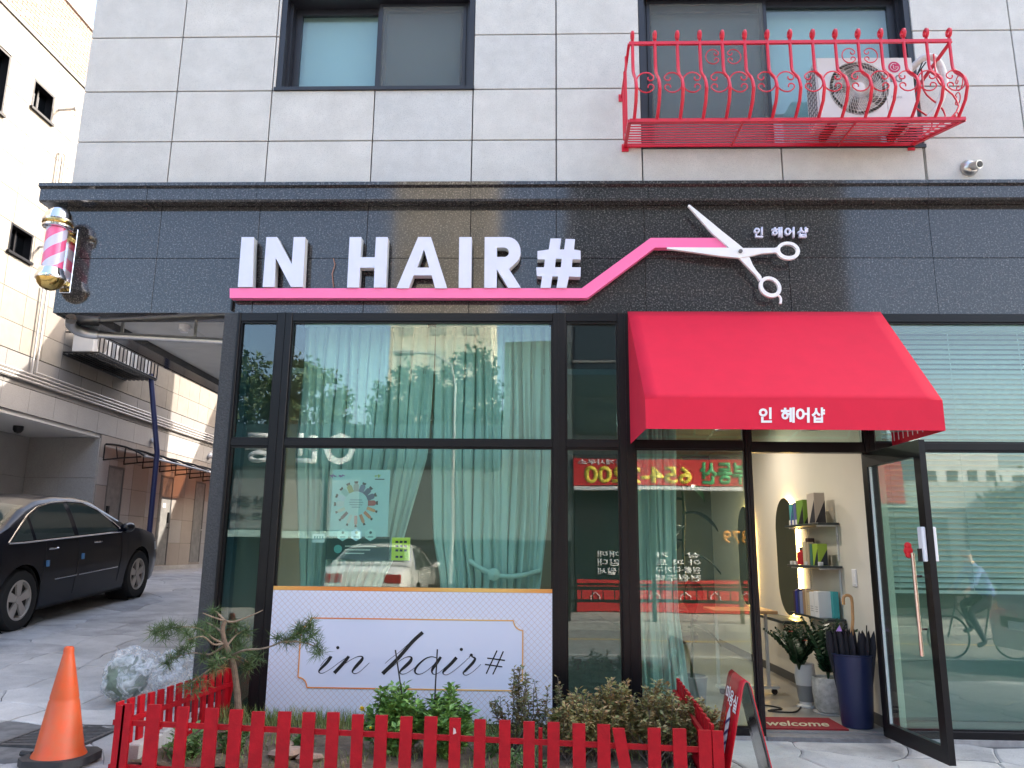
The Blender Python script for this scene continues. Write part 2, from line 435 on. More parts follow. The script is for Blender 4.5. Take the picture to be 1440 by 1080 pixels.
def panels(name, xs, zs, y0, y1, mats, holes=(), gap=.011, bevw=.003, skip=None):
    cache = {}
    for i in range(len(xs)-1):
        for j in range(len(zs)-1):
            rects = [(xs[i], xs[i+1], zs[j], zs[j+1])]
            for hx0, hx1, hz0, hz1 in holes:
                new = []
                for a, c, d, e in rects:
                    if hx0 >= c-.01 or hx1 <= a+.01 or hz0 >= e-.01 or hz1 <= d+.01: new.append((a, c, d, e)); continue
                    if hx0 > a+.02: new.append((a, hx0, d, e))
                    if hx1 < c-.02: new.append((hx1, c, d, e))
                    a2, c2 = max(a, hx0), min(c, hx1)
                    if hz0 > d+.02: new.append((a2, c2, d, hz0))
                    if hz1 < e-.02: new.append((a2, c2, hz1, e))
                rects = new
            for a, c, d, e in rects:
                mm = R.choice(mats); key = (round(c-a, 3), round(e-d, 3), mm.name)
                if key not in cache:
                    q = MB(); w = (c-a)/2-gap/2; h = (e-d)/2-gap/2; q.box(-w, w, y0, y1, -h, h); cache[key] = q.mesh(name, mm)
                o = link(name, cache[key], bl, ((a+c)/2, R.uniform(-.0012, .0012), (d+e)/2)); bev(o, bevw)
XU = [-4.26, -3.37, -2.47, -1.505, -.59, .178, .954, 2.2, 3.457, 4.37, 5.28, 6.2, 7.1, 8.0]
panels('stone_panel', XU, [4.60, 5.07, 5.585, 6.155, 6.72, 7.29, HT], .0, .04, [STONE, STONE, STONE_B, STONE_C], holes=[(-2.44, -.59, 5.6, 6.64), (.955, 3.47, 4.99, 6.64)])
# side wall cladding, one slab per bay
cache = {}
for i in range(15):
    for j in range(5):
        y0 = .05 + i*.98; z0 = 4.6 + j*.6
        if 'a' not in cache:
            q = MB(); q.box(-4.26, -4.22, .003, .977, .003, .597); cache['a'] = q.mesh('stone_panel', STONE)
        link('stone_panel', cache['a'], bl, (0, y0, z0))
# fascia of polished dark granite
XF = [-4.27, -3.39, -2.49, -1.51, -.585, .178, .954, 2.2, 3.445, 4.39, 5.3, 6.2, 7.1, 8.0]
panels('fascia_panel', XF, [3.42, 3.93, 4.425], .0, .05, [GRAN, GRAN_B], gap=.004, bevw=.0015)
for i in range(15):
    q = MB(); q.box(-4.27, -4.235, .055+i*.98, .05+i*.98+.975, 3.42, 4.425); part('fascia_panel', q, GRAN, bl)
XC = [-4.46, -3.48, -2.49, -1.51, -.585, .178, .98, 2.1, 3.40, 4.5, 5.5, 6.5, 8.0]
prof = [(.0, 4.425), (-.10, 4.425), (-.115, 4.44), (-.115, 4.545), (-.15, 4.56), (-.15, 4.59), (-.02, 4.615), (.05, 4.615), (.05, 4.425)]
for i in range(len(XC)-1):
    q = MB(); q.prism([(XC[i]+(.002 if i else 0), y, z) for y, z in prof], (XC[i+1]-XC[i]-.003, 0, 0)); part('cornice_block', q, GRAN_B, bl)
for i in range(12):
    q = MB(); q.prism([(-4.27+y*1.25, .05+i*1.2, z) for y, z in prof if y <= 0.0] + [(-4.22, .05+i*1.2, 4.615), (-4.22, .05+i*1.2, 4.425)], (0, 1.196, 0)); part('cornice_block', q, GRAN_B, bl)
# soffit of the open passage under the upper floor
SOFF = mat('soffit_panel', (0.62, 0.61, 0.58), .6, n=.08, nscale=4, stain=.1)
q = MB(); q.box(-4.25, 12, .052, .30, 3.425, 3.55); part('soffit_beam', q, GRAN, bl)
q = MB(); q.box(-4.25, -4.03, .302, YR, 3.425, 3.55); part('soffit_beam', q, GRAN, bl)
for i in range(2):
    for j in range(12):
        q = MB(); q.box(-4.028+i*.68, -4.028+i*.68+.672, .31+j*1.2, .31+j*1.2+1.194, 3.50, 3.545); part('soffit_panel', q, SOFF, bl)
# passage side wall of the shop, running back
q = MB(); q.box(-2.69, -2.55, .16, YR, .0, 3.5); part('passage_wall', q, STONE_C, bl)
q = MB(); q.box(-2.72, -2.60, -.02, .155, .0, 3.418); part('corner_column', q, mat('dark_rough_stone', (.04, .04, .042), .5, n=.5, nscale=60, bump=.6, bscale=60), bl)
# ---------------- shopfront
BAY = dict(p1=(-2.58, -2.25), p2=(-2.12, .135), p3=(.26, .70))
def mullion(x0, x1, z0=.03, z1=3.418, y0=-.03, y1=.07):
    q = MB(); q.box(x0, x1, y0, y1, z0, z1); part('mullion', q, FRAME, bl, bevel=.003)
    q = MB(); q.box((x0+x1)/2-.006, (x0+x1)/2+.006, y0-.006, y0, z0, z1); part('mullion_groove', q, FRAME, bl)
def transom(x0, x1, z0, z1, y0=-.022, y1=.066):
    q = MB(); q.box(x0+.001, x1-.001, y0, y1, z0, z1); part('transom', q, FRAME, bl, bevel=.003)
def pane(x0, x1, z0, z1, mt=None, y=.02):
    q = MB(); q.box(x0-.004, x1+.004, y, y+.008, z0-.004, z1+.004); part('glass_pane', q, mt or GL_SHOP, bl)
def bead(x0, x1, z0, z1, w=.014, y=-.008):
    q = MB()
    q.box(x0, x0+w, y, .02, z0, z1); q.box(x1-w, x1, y, .02, z0, z1); q.box(x0+w, x1-w, y, .02, z0, z0+w); q.box(x0+w, x1-w, y, .02, z1-w, z1)
    part('glazing_bead', q, FRAME, bl)
for x0, x1 in ((-2.60, -2.575), (-2.25, -2.12), (.145, .255), (.70, .83), (1.735, 1.785), (2.715, 2.80), (5.0, 5.1), (7.4, 7.5)): mullion(x0, x1)
for x0, x1 in ((-2.575, -2.25), (-2.12, .145), (.255, .70), (.83, 1.735), (2.80, 5.0), (5.1, 7.4)):
    transom(x0, x1, 3.345, 3.418); transom(x0, x1, .03, .085)
    transom(x0, x1, 2.25, 2.31)
    for z0, z1 in ((.085, 2.25), (2.31, 3.345)):
        pane(x0, x1, z0, z1, GL_TINT if x1-x0 < .5 else None); bead(x0, x1, z0, z1)
transom(1.785, 2.715, 3.345, 3.418); transom(1.785, 2.715, 2.225, 2.30); pane(1.785, 2.715, 2.30, 3.345); bead(1.785, 2.715, 2.30, 3.345)
q = MB(); q.box(1.785, 2.715, -.05, .12, -.02, .032); part('door_sill', q, mat('threshold_stone', (.20, .20, .205), .5, n=.3, nscale=20), bl)
q = MB(); q.box(-2.6, 1.78, -.04, .10, -.2, .03); q.box(2.72, 8, -.04, .10, -.2, .03); part('plinth', q, mat('threshold_light', (.36, .35, .34), .7, n=.2, nscale=15), bl)
# open glass door leaf, hinged on the right jamb and swung outwards
hx, hy = 2.705, -.035; ox, oy = 2.765, -.875
dv = Vector((ox-hx, oy-hy, 0)); dl = dv.length; dv.normalize(); dn = Vector((dv.y, -dv.x, 0))
if dn.x > 0: dn = -dn      # faces the camera side
def leaf(name, a, c, z0, z1, th, mt, off=0):
    q = MB(); P = lambda s, n_, z: Vector((hx, hy, z)) + dv*s + dn*n_
    vs = [P(s, n_, z) for z in (z0, z1) for s, n_ in ((a, off-th/2), (c, off-th/2), (c, off+th/2), (a, off+th/2))]
    q.add(vs, [(0,3,2,1),(4,5,6,7),(0,1,5,4),(1,2,6,5),(2,3,7,6),(3,0,4,7)]); return q
door = part('open_door', leaf('d', 0, .06, .045, 2.215, .045, FRAME), FRAME, bl)
door['label'] = 'glass door swung open towards the street'
for nm, a, c, z0, z1 in (('stile', dl-.085, dl, .045, 2.215), ('rail', .06, dl-.085, .045, .15), ('rail', .06, dl-.085, 2.10, 2.215)):
    part(nm, leaf('d', a, c, z0, z1, .045, FRAME), FRAME, door)
part('glass_pane', leaf('d', .06, dl-.085, .15, 2.10, .01, GL_DOOR), GL_DOOR, door)
part('seal', leaf('d', .062, .070, .15, 2.10, .02, CHROME), mat('grey_seal', (.4, .42, .42), .4), door)
for sgn in (1, -1):
    q = MB(); c = Vector((hx, hy, 0)) + dv*(dl-.12) + dn*(sgn*.075)
    q.tube([c+Vector((0, 0, .72)), c+Vector((0, 0, 1.42))], .0135, 12)
    for zz in (.90, 1.26):
        q.tube([Vector((hx, hy, zz)) + dv*(dl-.12) + dn*(sgn*.022), c+Vector((0, 0, zz))], .008, 8)
    part('handle', q, mat('copper_tinted_steel', (.74, .60, .54), .22, metal=1.0), door, smooth=True)
    q = leaf('l', dl-.075, dl-.012, 1.36, 1.60, .03, WHITE, sgn*.038); part('door_lock', q, mat('ivory_plastic', (.72, .72, .74), .3), door, bevel=.006)
q = leaf('l', dl-.07, dl-.03, 1.36, 1.45, .012, BLACK, .060); part('keypad', q, BLACK, door)
q = MB(); c = Vector((hx, hy, 1.435)) + dv*(dl-.155) + dn*.085
for dx, dz, rr_ in ((0, 0, .034), (.0, .035, .026), (.0, -.03, .024)): q.lathe([(0, -.02), (rr_*.8, -.014), (rr_, 0), (rr_*.8, .014), (0, .02)], c + Vector((0, 0, dz)), 12, 'y')
solo('ribbon_bow', q, mat('red_satin', (.6, .008, .02), .35), 'small red fabric ornament hanging on the handle of the open glass door', 'ornament', smooth=True)
# upper windows
def sash_window(x0, x1, z0, z1, mid, lefty, label):
    w = part('upper_window', MB().box(x0, x0+.05, .012, .30, z0, z1), WFRAME, bl, label=label)
    q = MB(); q.box(x1-.05, x1, .012, .30, z0, z1); q.box(x0+.05, x1-.05, .012, .30, z1-.05, z1); q.box(x0+.05, x1-.05, .012, .30, z0, z0+.035)
    q.box(x0+.05, x0+.08, .10, .24, z0+.035, z1-.05); q.box(x1-.08, x1-.05, .10, .24, z0+.035, z1-.05)
    part('frame', q, WFRAME, w)
    q = MB(); q.box(x0-.01, x1+.01, -.02, .012, z0-.02, z0+.012); part('sill', q, WFRAME, w)
    for k, (a, c, y) in enumerate(((x0+.08, mid+.04, .185), (mid-.04, x1-.08, .135))):
        q = MB(); s = .065; zl = z0+.036; zh = z1-.055
        q.box(a, a+s, y, y+.04, zl, zh); q.box(c-s, c, y, y+.04, zl, zh); q.box(a+s, c-s, y, y+.04, zl, zl+s*.8); q.box(a+s, c-s, y, y+.04, zh-s, zh)
        part('sash', q, WFRAME, w)
        q = MB(); q.box(a+s-.003, c-s+.003, y+.015, y+.022, zl+s*.8, zh-s); part('glass_pane', q, GL_WIN, w)
    q = MB(); a, c = (mid-.02, x1-.09) if lefty else (x0+.09, mid+.02)
    q.box(a, a+.03, .11, .12, z0+.04, z1-.06); q.box(c-.03, c, .11, .12, z0+.04, z1-.06); q.box(a+.03, c-.03, .11, .12, z0+.04, z0+.07); q.box(a+.03, c-.03, .11, .12, z1-.09, z1-.06); part('screen_frame', q, WFRAME, w)
    M = bpy.data.materials.get('insect_screen')
    if not M:
        M = bpy.data.materials.new('insect_screen'); M.use_nodes = True; tt = M.node_tree; pb = tt.nodes['Principled BSDF']
        pb.inputs['Base Color'].default_value = (.14, .15, .15, 1); pb.inputs['Roughness'].default_value = .7; pb.inputs['Alpha'].default_value = .42
    q = MB(); q.box(a+.03, c-.03, .114, .1155, z0+.07, z1-.09); part('insect_screen', q, M, w)
    # room behind
    q = MB(); q.m = 0; q.box(x0+.02, x1-.02, .27, .28, z0+.01, z1-.01); part('curtain_panel', q, mat('pale_room_blind', (.50, .57, .56), .8), w)
sash_window(-2.44, -.59, 5.6, 6.64, -1.50, True, 'left sliding window over the shop sign')
sash_window(.955, 3.47, 4.99, 6.64, 2.16, False, 'right sliding window behind the red grille')
# ---------------- interior of the shop
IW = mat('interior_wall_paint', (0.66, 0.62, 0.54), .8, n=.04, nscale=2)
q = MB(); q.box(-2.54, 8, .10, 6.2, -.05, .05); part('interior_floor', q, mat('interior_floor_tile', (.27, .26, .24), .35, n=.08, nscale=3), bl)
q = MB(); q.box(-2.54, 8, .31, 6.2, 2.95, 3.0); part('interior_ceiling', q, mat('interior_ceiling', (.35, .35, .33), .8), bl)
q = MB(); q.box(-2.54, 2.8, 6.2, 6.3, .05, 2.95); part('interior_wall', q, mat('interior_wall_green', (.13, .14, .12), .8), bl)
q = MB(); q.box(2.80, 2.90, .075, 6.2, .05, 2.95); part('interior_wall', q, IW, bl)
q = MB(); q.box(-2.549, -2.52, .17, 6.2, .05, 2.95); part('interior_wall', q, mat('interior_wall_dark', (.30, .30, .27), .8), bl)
q = MB(); q.box(2.9, 8, 5.2, 5.3, .05, 2.95); part('interior_wall', q, IW, bl)
q = MB(); q.box(2.793, 2.80, .1, 6.2, .05, .14); part('skirting', q, mat('dark_skirting', (.08, .08, .08), .5), bl)
# ------------------------------------------------------------------ sign: raised letters on a pink bar
YF = -.115
def zp(x0, y0, s): return lambda p, yv=YF: at(x0 + p[0]/s, y0 + p[1]/s, yv)
A3 = zp(320, 320, 6); A4 = zp(600, 320, 6); A2 = zp(320, 260, 2.769)
sg = thing('shop_sign', 'large white raised letters IN HAIR# standing on a pink bar across the dark granite band', 'sign', (-1.4, -.02, 3.6))
def letter(name, outer, f, holes=()):
    q = MB(); q.m = 0; zt = 3.985; zb = 3.585
    fo = [f(p) for p in outer]; fh = [[f(p) for p in h] for h in holes]
    q.prism(fo, (0, .085, 0), fh)
    me = q.mesh(name, [LETT, LSIDE])
    for pl in me.polygons: pl.material_index = 0 if abs(pl.normal.y) > .9 and pl.center.y < YF + .01 else 1
    o = link(name, me, sg); bev(o, .004, 2); return o
letter('letter_i', [(118,80),(222,80),(210,500),(86,500)], A3)
letter('letter_n', [(328,80),(418,80),(541,306),(558,80),(656,80),(635,500),(534,500),(406,256),(395,500),(296,500)], A3)
letter('letter_h', [(1030,80),(1130,80),(1122,250),(1243,250),(1252,80),(1352,80),(1336,505),(1234,505),(1240,338),(1118,338),(1108,505),(1008,505)], A3)
letter('letter_a', [(742,203),(792,203),(855,402),(808,402),(795,352),(724,352),(705,402),(658,402)], A2, [[(765,250),(738,322),(785,322)]])
letter('letter_i', [(275,80),(380,80),(375,508),(270,508)], A4)
letter('letter_r', [(490,80),(690,80)] + arc(685,202,108,-85,60,10,122) + [(695,350),(795,508),(688,508),(592,352),(590,508),(486,508)], A4,
    [[(592,168),(650,168)] + arc(655,208,40,-80,80,6) + [(650,248),(592,248)]])
letter('letter_hash', [(1045,92),(1135,92),(1122,185),(1160,185),(1172,95),(1252,98),(1243,185),(1298,195),(1300,268),(1230,268),(1225,335),(1300,335),(1298,415),(1200,412),(1180,508),(1095,508),(1110,412),(1060,412),(1045,508),(960,508),(975,412),(930,408),(925,335),(990,335),(998,268),(935,268),(935,198),(1030,185)], A4,
    [[(1090,262),(1140,262),(1132,335),(1082,335)]])
P = lambda pts, yv: [at(x, y, yv) for x, y in pts]
YP = -.10
o = part('pink_bar', MB().prism(P([(323,405.3),(818,405.3),(915,334.5),(1016,334.5),(1030,348.5),(921,348),(826,419),(323,419)], YP), (0, .07, 0)), PINK, sg, bevel=.003)
q = MB(); q.tube([at(469, 364, -.01), at(471, 372, -.02), at(467, 385, -.015), at(469, 404, -.02)], .004, 6); part('loose_cable', q, mat('copper_cable', (.45, .2, .12), .4), sg)
q = MB(); q.box(-2.67, -2.655, -.035, -.005, 3.44, 3.53); part('bracket', q, FRAME, sg)
# scissors
sc = thing('scissors_emblem', 'big white open hairdressing scissors mounted at the end of the pink bar', 'scissors sign', (1.9, -.02, 3.9))
B5 = lambda p, yv=-.125: at(900 + p[0]/5.538, 270 + p[1]/5.538, yv)
def ell(cx, cy, rx, ry, rot, n=28):
    out = []
    for i in range(n):
        a = 2*PI*i/n; x, y = rx*math.cos(a), ry*math.sin(a); c, s_ = math.cos(rot), math.sin(rot)
        out.append((cx+x*c-y*s_, cy+x*s_+y*c))
    return out
SW = mat('scissor_white', (.80, .78, .77), .35, n=.03)
q = MB(); q.prism([B5(p) for p in [(374,106),(380,98),(390,100),(560,238),(640,305),(760,400),(805,438),(850,500),(878,565),(905,608),(945,655),(950,680),(930,690),(905,650),(770,512),(700,437),(560,318),(470,215)]], (0, .03, 0))
part('blade', q, SW, sc, bevel=.003)
q = MB(); q.prism([B5(p, -.132) for p in [(210,430),(700,433),(800,436),(1050,435),(1078,424),(1084,450),(1078,476),(1050,470),(950,478),(850,500),(770,512),(640,500),(420,468),(212,441)]], (0, .03, 0))
part('blade', q, SW, sc, bevel=.003)
q = MB(); q.prism([B5(p, -.127) for p in ell(1015, 738, 92, 76, .62)], (0, .03, 0), [[B5(p, -.127) for p in ell(1016, 735, 64, 50, .62)]]); part('finger_ring', q, SW, sc, bevel=.003)
q = MB(); q.prism([B5(p, -.134) for p in ell(1155, 456, 92, 70, .12)], (0, .03, 0), [[B5(p, -.134) for p in ell(1155, 453, 64, 45, .12)]]); part('finger_ring', q, SW, sc, bevel=.003)
q = MB(); q.tube([B5(p, -.11) for p in catmull([(1065,800),(1088,815),(1097,840),(1092,870)], 4)], .011, 8); part('finger_rest', q, SW, sc, smooth=True)
q = MB(); c = B5((780, 465)); q.lathe([(.017, -.145), (.017, -.09)], (c.x, 0, c.z), 20, 'y'); part('pivot', q, mat('pivot_grey', (.12, .11, .11), .5), sc)
# small hangul letters beside the scissors
sm = thing('name_sign', 'small white raised Korean letters beside the scissors on the granite band', 'sign', (2.4, -.02, 3.98))
for ch, x0, x1 in (('인', 1059, 1072), ('헤', 1084, 1099), ('어', 1102, 1116), ('샵', 1120, 1135)):
    text(ch, 'letter', LETT, sm, at(x0, 335.5, -.045), at(x1, 335.5, -.045), at(x0, 321, -.045), thick=.03, bold=.03)
# ------------------------------------------------------------------ awning
aw = thing('red_awning', 'bright red sloping canvas awning over the shop entrance', 'awning', (1.87, -.4, 2.9))
ax0, ax1, fx0, fx1, ay, zt, zf, zb = .79, 2.94, .805, 2.955, -.85, 3.435, 2.508, 2.285
q = MB(); n = 14; rows = []
for j in range(n+1):
    t_ = j/n; row = []
    for i in range(21):
        s_ = i/20; sag = -.012*math.sin(PI*t_)*math.sin(PI*((s_*2) % 1))
        row.append((lerp(ax0, ax1, s_)*(1-t_)+lerp(fx0, fx1, s_)*t_, lerp(-.02, ay, t_)+sag*.3, lerp(zt, zf, t_)+sag))
    rows.append(row)
q.grid(rows); o = part('canopy_top', q, AWN, aw, smooth=True); sd_ = o.modifiers.new('s', 'SOLIDIFY'); sd_.thickness = .004; sd_.offset = -1
q = MB(); q.box(fx0, fx1, ay-.004, ay, zb, zf); part('valance', q, AWN, aw)
for xx0, xx1, nm in ((ax0, fx0, 'l'), (ax1, fx1, 'r')):
    q = MB(); s_ = .003
    q.prism([(xx0, -.02, zt-.002), (xx1, ay, zf-.002), (xx1, ay, zb), (xx0, -.02, zb+.0)], (s_, 0, 0)); part('side_panel', q, AWN, aw)
AF = mat('awning_frame', (.5, .5, .5), .4, metal=.8)
q = MB(); q.tube([(fx0+.02, ay+.02, zb+.02), (fx1-.02, ay+.02, zb+.02)], .012); q.tube([(fx0+.02, ay+.02, zf-.03), (fx1-.02, ay+.02, zf-.03)], .012)
for xx in (fx0+.02, 1.5, 2.2, fx1-.02): q.tube([(xx, -.03, zt-.03), (xx, ay+.02, zf-.03)], .010); q.tube([(xx, ay+.02, zb+.02), (xx, -.03, zb+.12)], .010)
part('support_tube', q, AF, aw)
q = MB()
for k in range(9): q.tube([(fx1-.03, -.1-.08*k, zb+.03), (fx1-.03, -.1-.08*k, zb+.11)], .004, 5)
part('lacing', q, WHITE, aw)
for ch, x0, x1 in (('인', 1067, 1085.5), ('헤', 1098, 1117.5), ('어', 1119, 1138.5), ('샵', 1141, 1160)):
    text(ch, 'letter', WHITE, aw, at(x0, 594.5, -.857), at(x1, 594.5, -.857), at(x0, 573, -.857), thick=.002, bold=.035)
# ------------------------------------------------------------------ barber pole
bp = thing('barber_pole', 'barber pole with pink and lilac stripes and chrome caps at the left corner', 'barber pole', (-4.17, 0, 3.6))
cx, cy = -4.205, -.19
q = MB(); q.lathe([(0.0840, 3.7530), (0.0840, 4.1230)], (cx, cy, 0), 40)
M = bpy.data.materials.new('spiral_stripes'); M.use_nodes = True; tt = M.node_tree; pb = tt.nodes['Principled BSDF']
g = tt.nodes.new('ShaderNodeTexCoord'); mp = tt.nodes.new('ShaderNodeVectorMath'); mp.operation = 'SUBTRACT'; mp.inputs[1].default_value = (cx, cy, 3.755)
sx = tt.nodes.new('ShaderNodeSeparateXYZ'); tt.links.new(g.outputs['Object'], mp.inputs[0]); tt.links.new(mp.outputs[0], sx.inputs[0])
def mth(op, a, b_=None):
    q_ = tt.nodes.new('ShaderNodeMath'); q_.operation = op
    for i_, v_ in enumerate((a, b_)):
        if v_ is None: continue
        if isinstance(v_, (int, float)): q_.inputs[i_].default_value = v_
        else: tt.links.new(v_, q_.inputs[i_])
    return q_.outputs[0]
an = mth('DIVIDE', mth('ARCTAN2', sx.outputs[1], sx.outputs[0]), 2*PI)
fr_ = mth('FRACT', mth('ADD', mth('SUBTRACT', mth('MULTIPLY', sx.outputs[2], 5.0), mth('MULTIPLY', an, 2.0)), 10.15))
rp = tt.nodes.new('ShaderNodeValToRGB'); rp.color_ramp.interpolation = 'CONSTANT'
rp.color_ramp.elements[0].color = (.88, .12, .30, 1); rp.color_ramp.elements[1].position = .5; rp.color_ramp.elements[1].color = (.62, .60, .78, 1)
tt.links.new(fr_, rp.inputs[0]); tt.links.new(rp.outputs[0], pb.inputs['Base Color']); pb.inputs['Roughness'].default_value = .25
part('striped_cylinder', q, M, bp, smooth=True)
q = MB(); q.lathe([(0.0944, 3.7391), (0.0944, 4.1369)], (cx, cy, 0), 40); q.f = [f for f in q.f if len(f) == 4]; q.mi = [0]*len(q.f)
part('glass_tube', q, glass('clear_tube', (.97, .97, .97), 1.45, 0), bp, smooth=True)
q = MB(); q.lathe([(0.1080, 4.1276), (0.1200, 4.1369), (0.1216, 4.1507), (0.1120, 4.1646), (0.1120, 4.1785), (0.1240, 4.1877), (0.1264, 4.2016), (0.1160, 4.2201), (0.1080, 4.2571), (0.0800, 4.2988), (0.0400, 4.3265), (0.0000, 4.3357)], (cx, cy, 0), 32)
part('top_cap', q, CHROME, bp, smooth=True)
q = MB(); q.lathe([(0.1136, 4.1628), (0.1248, 4.1702), (0.1136, 4.1776)], (cx, cy, 0), 32); part('gold_ring', q, GOLD, bp, smooth=True)
q = MB(); q.lathe([(0.1200, 3.6605), (0.1240, 3.6744), (0.1200, 3.6929), (0.1040, 3.7206), (0.1000, 3.7484), (0.0944, 3.7576)], (cx, cy, 0), 32); part('lower_collar', q, CHROME, bp, smooth=True)
q = MB(); q.lathe([(0.0000, 3.5680), (0.0320, 3.5708), (0.0720, 3.5911), (0.1000, 3.6235), (0.1120, 3.6605)], (cx, cy, 0), 32); part('bottom_bowl', q, GOLD, bp, smooth=True)
q = MB(); q.box(-4.225, -4.125, -.022, -.001, 3.60, 4.20); part('back_plate', q, CHROME, bp, bevel=.004)
q = MB(); q.box(-4.215, -4.165, -.12, -.022, 4.08, 4.12); q.box(-4.215, -4.165, -.12, -.022, 3.67, 3.71); part('bracket', q, GOLD, bp, bevel=.003)
# ------------------------------------------------------------------ camera, lamp and vent on the wall
cc = thing('security_camera', 'small round steel security camera low on the pale granite at upper right', 'camera', (3.84, 0, 4.78))
c = at(1362, 237, 0)
q = MB(); q.lathe([(.075, 0), (.075, -.02), (.055, -.05), (.03, -.06)], c, 24, 'y'); part('mount', q, STEEL, cc, smooth=True)
q = MB(); q.tube([c+Vector((0, -.03, .0)), c+Vector((.03, -.12, -.02))], [.038, .038], 16); part('housing', q, STEEL, cc, smooth=True)
q = MB(); q.tube([c+Vector((.03, -.118, -.02)), c+Vector((.032, -.126, -.0215))], [.028, .028], 16); part('lens', q, BLACK, cc)
# pipe under the soffit with a lamp beside it
sp = thing('soffit_pipe', 'brushed steel pipe running under the passage soffit with silver elbow', 'pipe', (-3.6, .5, 3.3))
q = MB(); q.tube([(-4.22, .46, 3.365), (-4.1, .5, 3.36), (-2.70, .5, 3.285)], [.033]*3, 12); part('pipe', q, STEEL, sp, smooth=True)
q = MB(); q.tube(catmull([(-4.22, .20, 3.42), (-4.27, .28, 3.40), (-4.28, .38, 3.38), (-4.22, .46, 3.365), (-4.12, .494, 3.361)], 5), .046, 12); part('elbow', q, mat('silver_foil', (.6, .6, .6), .35, metal=.9), sp, smooth=True)
for xx in (-3.9, -3.2): q = MB(); q.box(xx-.012, xx+.012, .49, .51, 3.32, 3.50); part('hanger', q, STEEL, sp)
sl_ = thing('soffit_lamp', 'small round white spotlight fixed under the passage soffit', 'lamp', (-3.25, .75, 3.5))
c = atz(259, 466, 3.44)
q = MB(); q.lathe([(.055, 3.50), (.055, 3.455), (.045, 3.45)], (c.x, c.y, 0), 20); part('housing', q, WHITE, sl_, smooth=True)
q = MB(); q.lathe([(.036, 3.449), (.036, 3.43)], (c.x, c.y, 0), 20); part('bulb', q, WHITE, sl_, smooth=True)
# ------------------------------------------------------------------ red balcony grille
bg_ = thing('balcony_grille', 'red wrought iron window grille with curled bars and scrolls holding the outdoor unit', 'balcony grille', (2.2, 0, 5.0))
BX0, BX1, BD = .80, 3.30, -.44
zfl = 4.995; ztop = 5.735
fl = lambda s_: lerp(.82, 3.58, s_)
def rod(pts, w, name='bar', k=6): return part(name, MB().tube(pts, w, k), REDM, bg_, smooth=True)
# floor frame and slats
part('floor_frame', MB().bar((.80, 0-.01, zfl), (3.35, -.01, zfl), .03, .03).bar((.79, BD, zfl), (3.60, BD, zfl), .03, .03).bar((.79, BD, zfl), (.80, -.01, zfl), .03, .03).bar((3.60, BD, zfl), (3.35, -.01, zfl), .03, .03), REDM, bg_)
for k in range(9):
    y = -.05 - k*.043; part('floor_bar', MB().box(.805, lerp(3.36, 3.58, (k+1)/10), y-.0045, y+.0045, zfl-.005, zfl+.005), REDM, bg_)
for x in (1.75, 2.7): part('floor_bar', MB().box(x-.008, x+.008, BD, -.01, zfl-.018, zfl-.008), REDM, bg_)
part('top_rail', MB().box(.80, 3.56, BD-.012, BD+.012, ztop-.014, ztop+.014), REDM, bg_)
part('top_rail', MB().bar((.80, BD, ztop), (.78, -.0, ztop-.25), .022), REDM, bg_)
part('top_rail', MB().bar((3.56, BD, ztop), (3.40, -.0, ztop-.25), .022), REDM, bg_)
for xx, zz in ((.78, 5.48), (3.40, 5.48), (.80, 4.98), (3.35, 4.98)): part('wall_bracket', MB().box(xx-.03, xx+.03, -.014, -.001, zz-.035, zz+.035), REDM, bg_)
def belly(t_):  # outward bulge, 0 bottom .. 1 top
    return interp(t_, [0, .12, .26, .40, .54, .64, 1], [0, .13, .185, .15, .045, .0, .0])
n = 15
for i in range(n):
    x = lerp(.83, 3.545, i/(n-1)); pts = []
    for j in range(17):
        t_ = j/16; pts.append((x + (.0), BD - belly(t_), lerp(zfl+.01, ztop, t_)))
    for a in range(1, 13):          # curl at the top, leaning outwards
        ang = a/12*5.2; r_ = .043*(1-.04*a)
        pts.append((x, BD + .0 - r_*math.sin(ang)*1.0, ztop + .075 + .0 - r_*math.cos(ang) + .0)) if a > 0 else None
    pts.insert(17, (x, BD, ztop+.035))
    part('baluster', MB().tube(pts, .0145, 6), REDM, bg_, smooth=True)
for i, yy in enumerate((-.34, -.22, -.10)):
    for xx, dx in ((.80, -1), (3.50, 1)):
        pts = [(xx + (dx*belly(j/12)*.9 if dx > 0 else -.02) + (lerp(0, .08, 1) if False else 0) - (0 if dx < 0 else (yy-BD)*.45), yy, lerp(zfl+.01, ztop-.25*(yy-BD)/-BD, j/12)) for j in range(13)]
        part('baluster', MB().tube(pts, .008, 6), REDM, bg_, smooth=True)
def scroll(x, y, z, s_, mir):
    pts = []
    for k in range(22):
        u = k/21
        if u < .5: a = lerp(5.6, 1.6, u*2); r_ = lerp(.25, .5, u*2)
        else: a = lerp(1.6, -2.4, (u-.5)*2)*1; r_ = lerp(.5, .25, (u-.5)*2)
        pts.append((x + mir*(math.sin(0)), y, z))
    # 3-shaped scroll: two hooks joined in the middle
    pts = []
    for k in range(12): a = math.radians(lerp(-250, 60, k/11)); r_ = lerp(.016, .042, k/11)*s_; pts.append((x + mir*(-.01 - r_*math.cos(a) - .012), y, z + .034*s_*1.05 + r_*math.sin(a)*.9 - .0))
    up = pts
    dn_ = [(p[0], p[1], 2*z - p[2]) for p in pts]
    return up, dn_
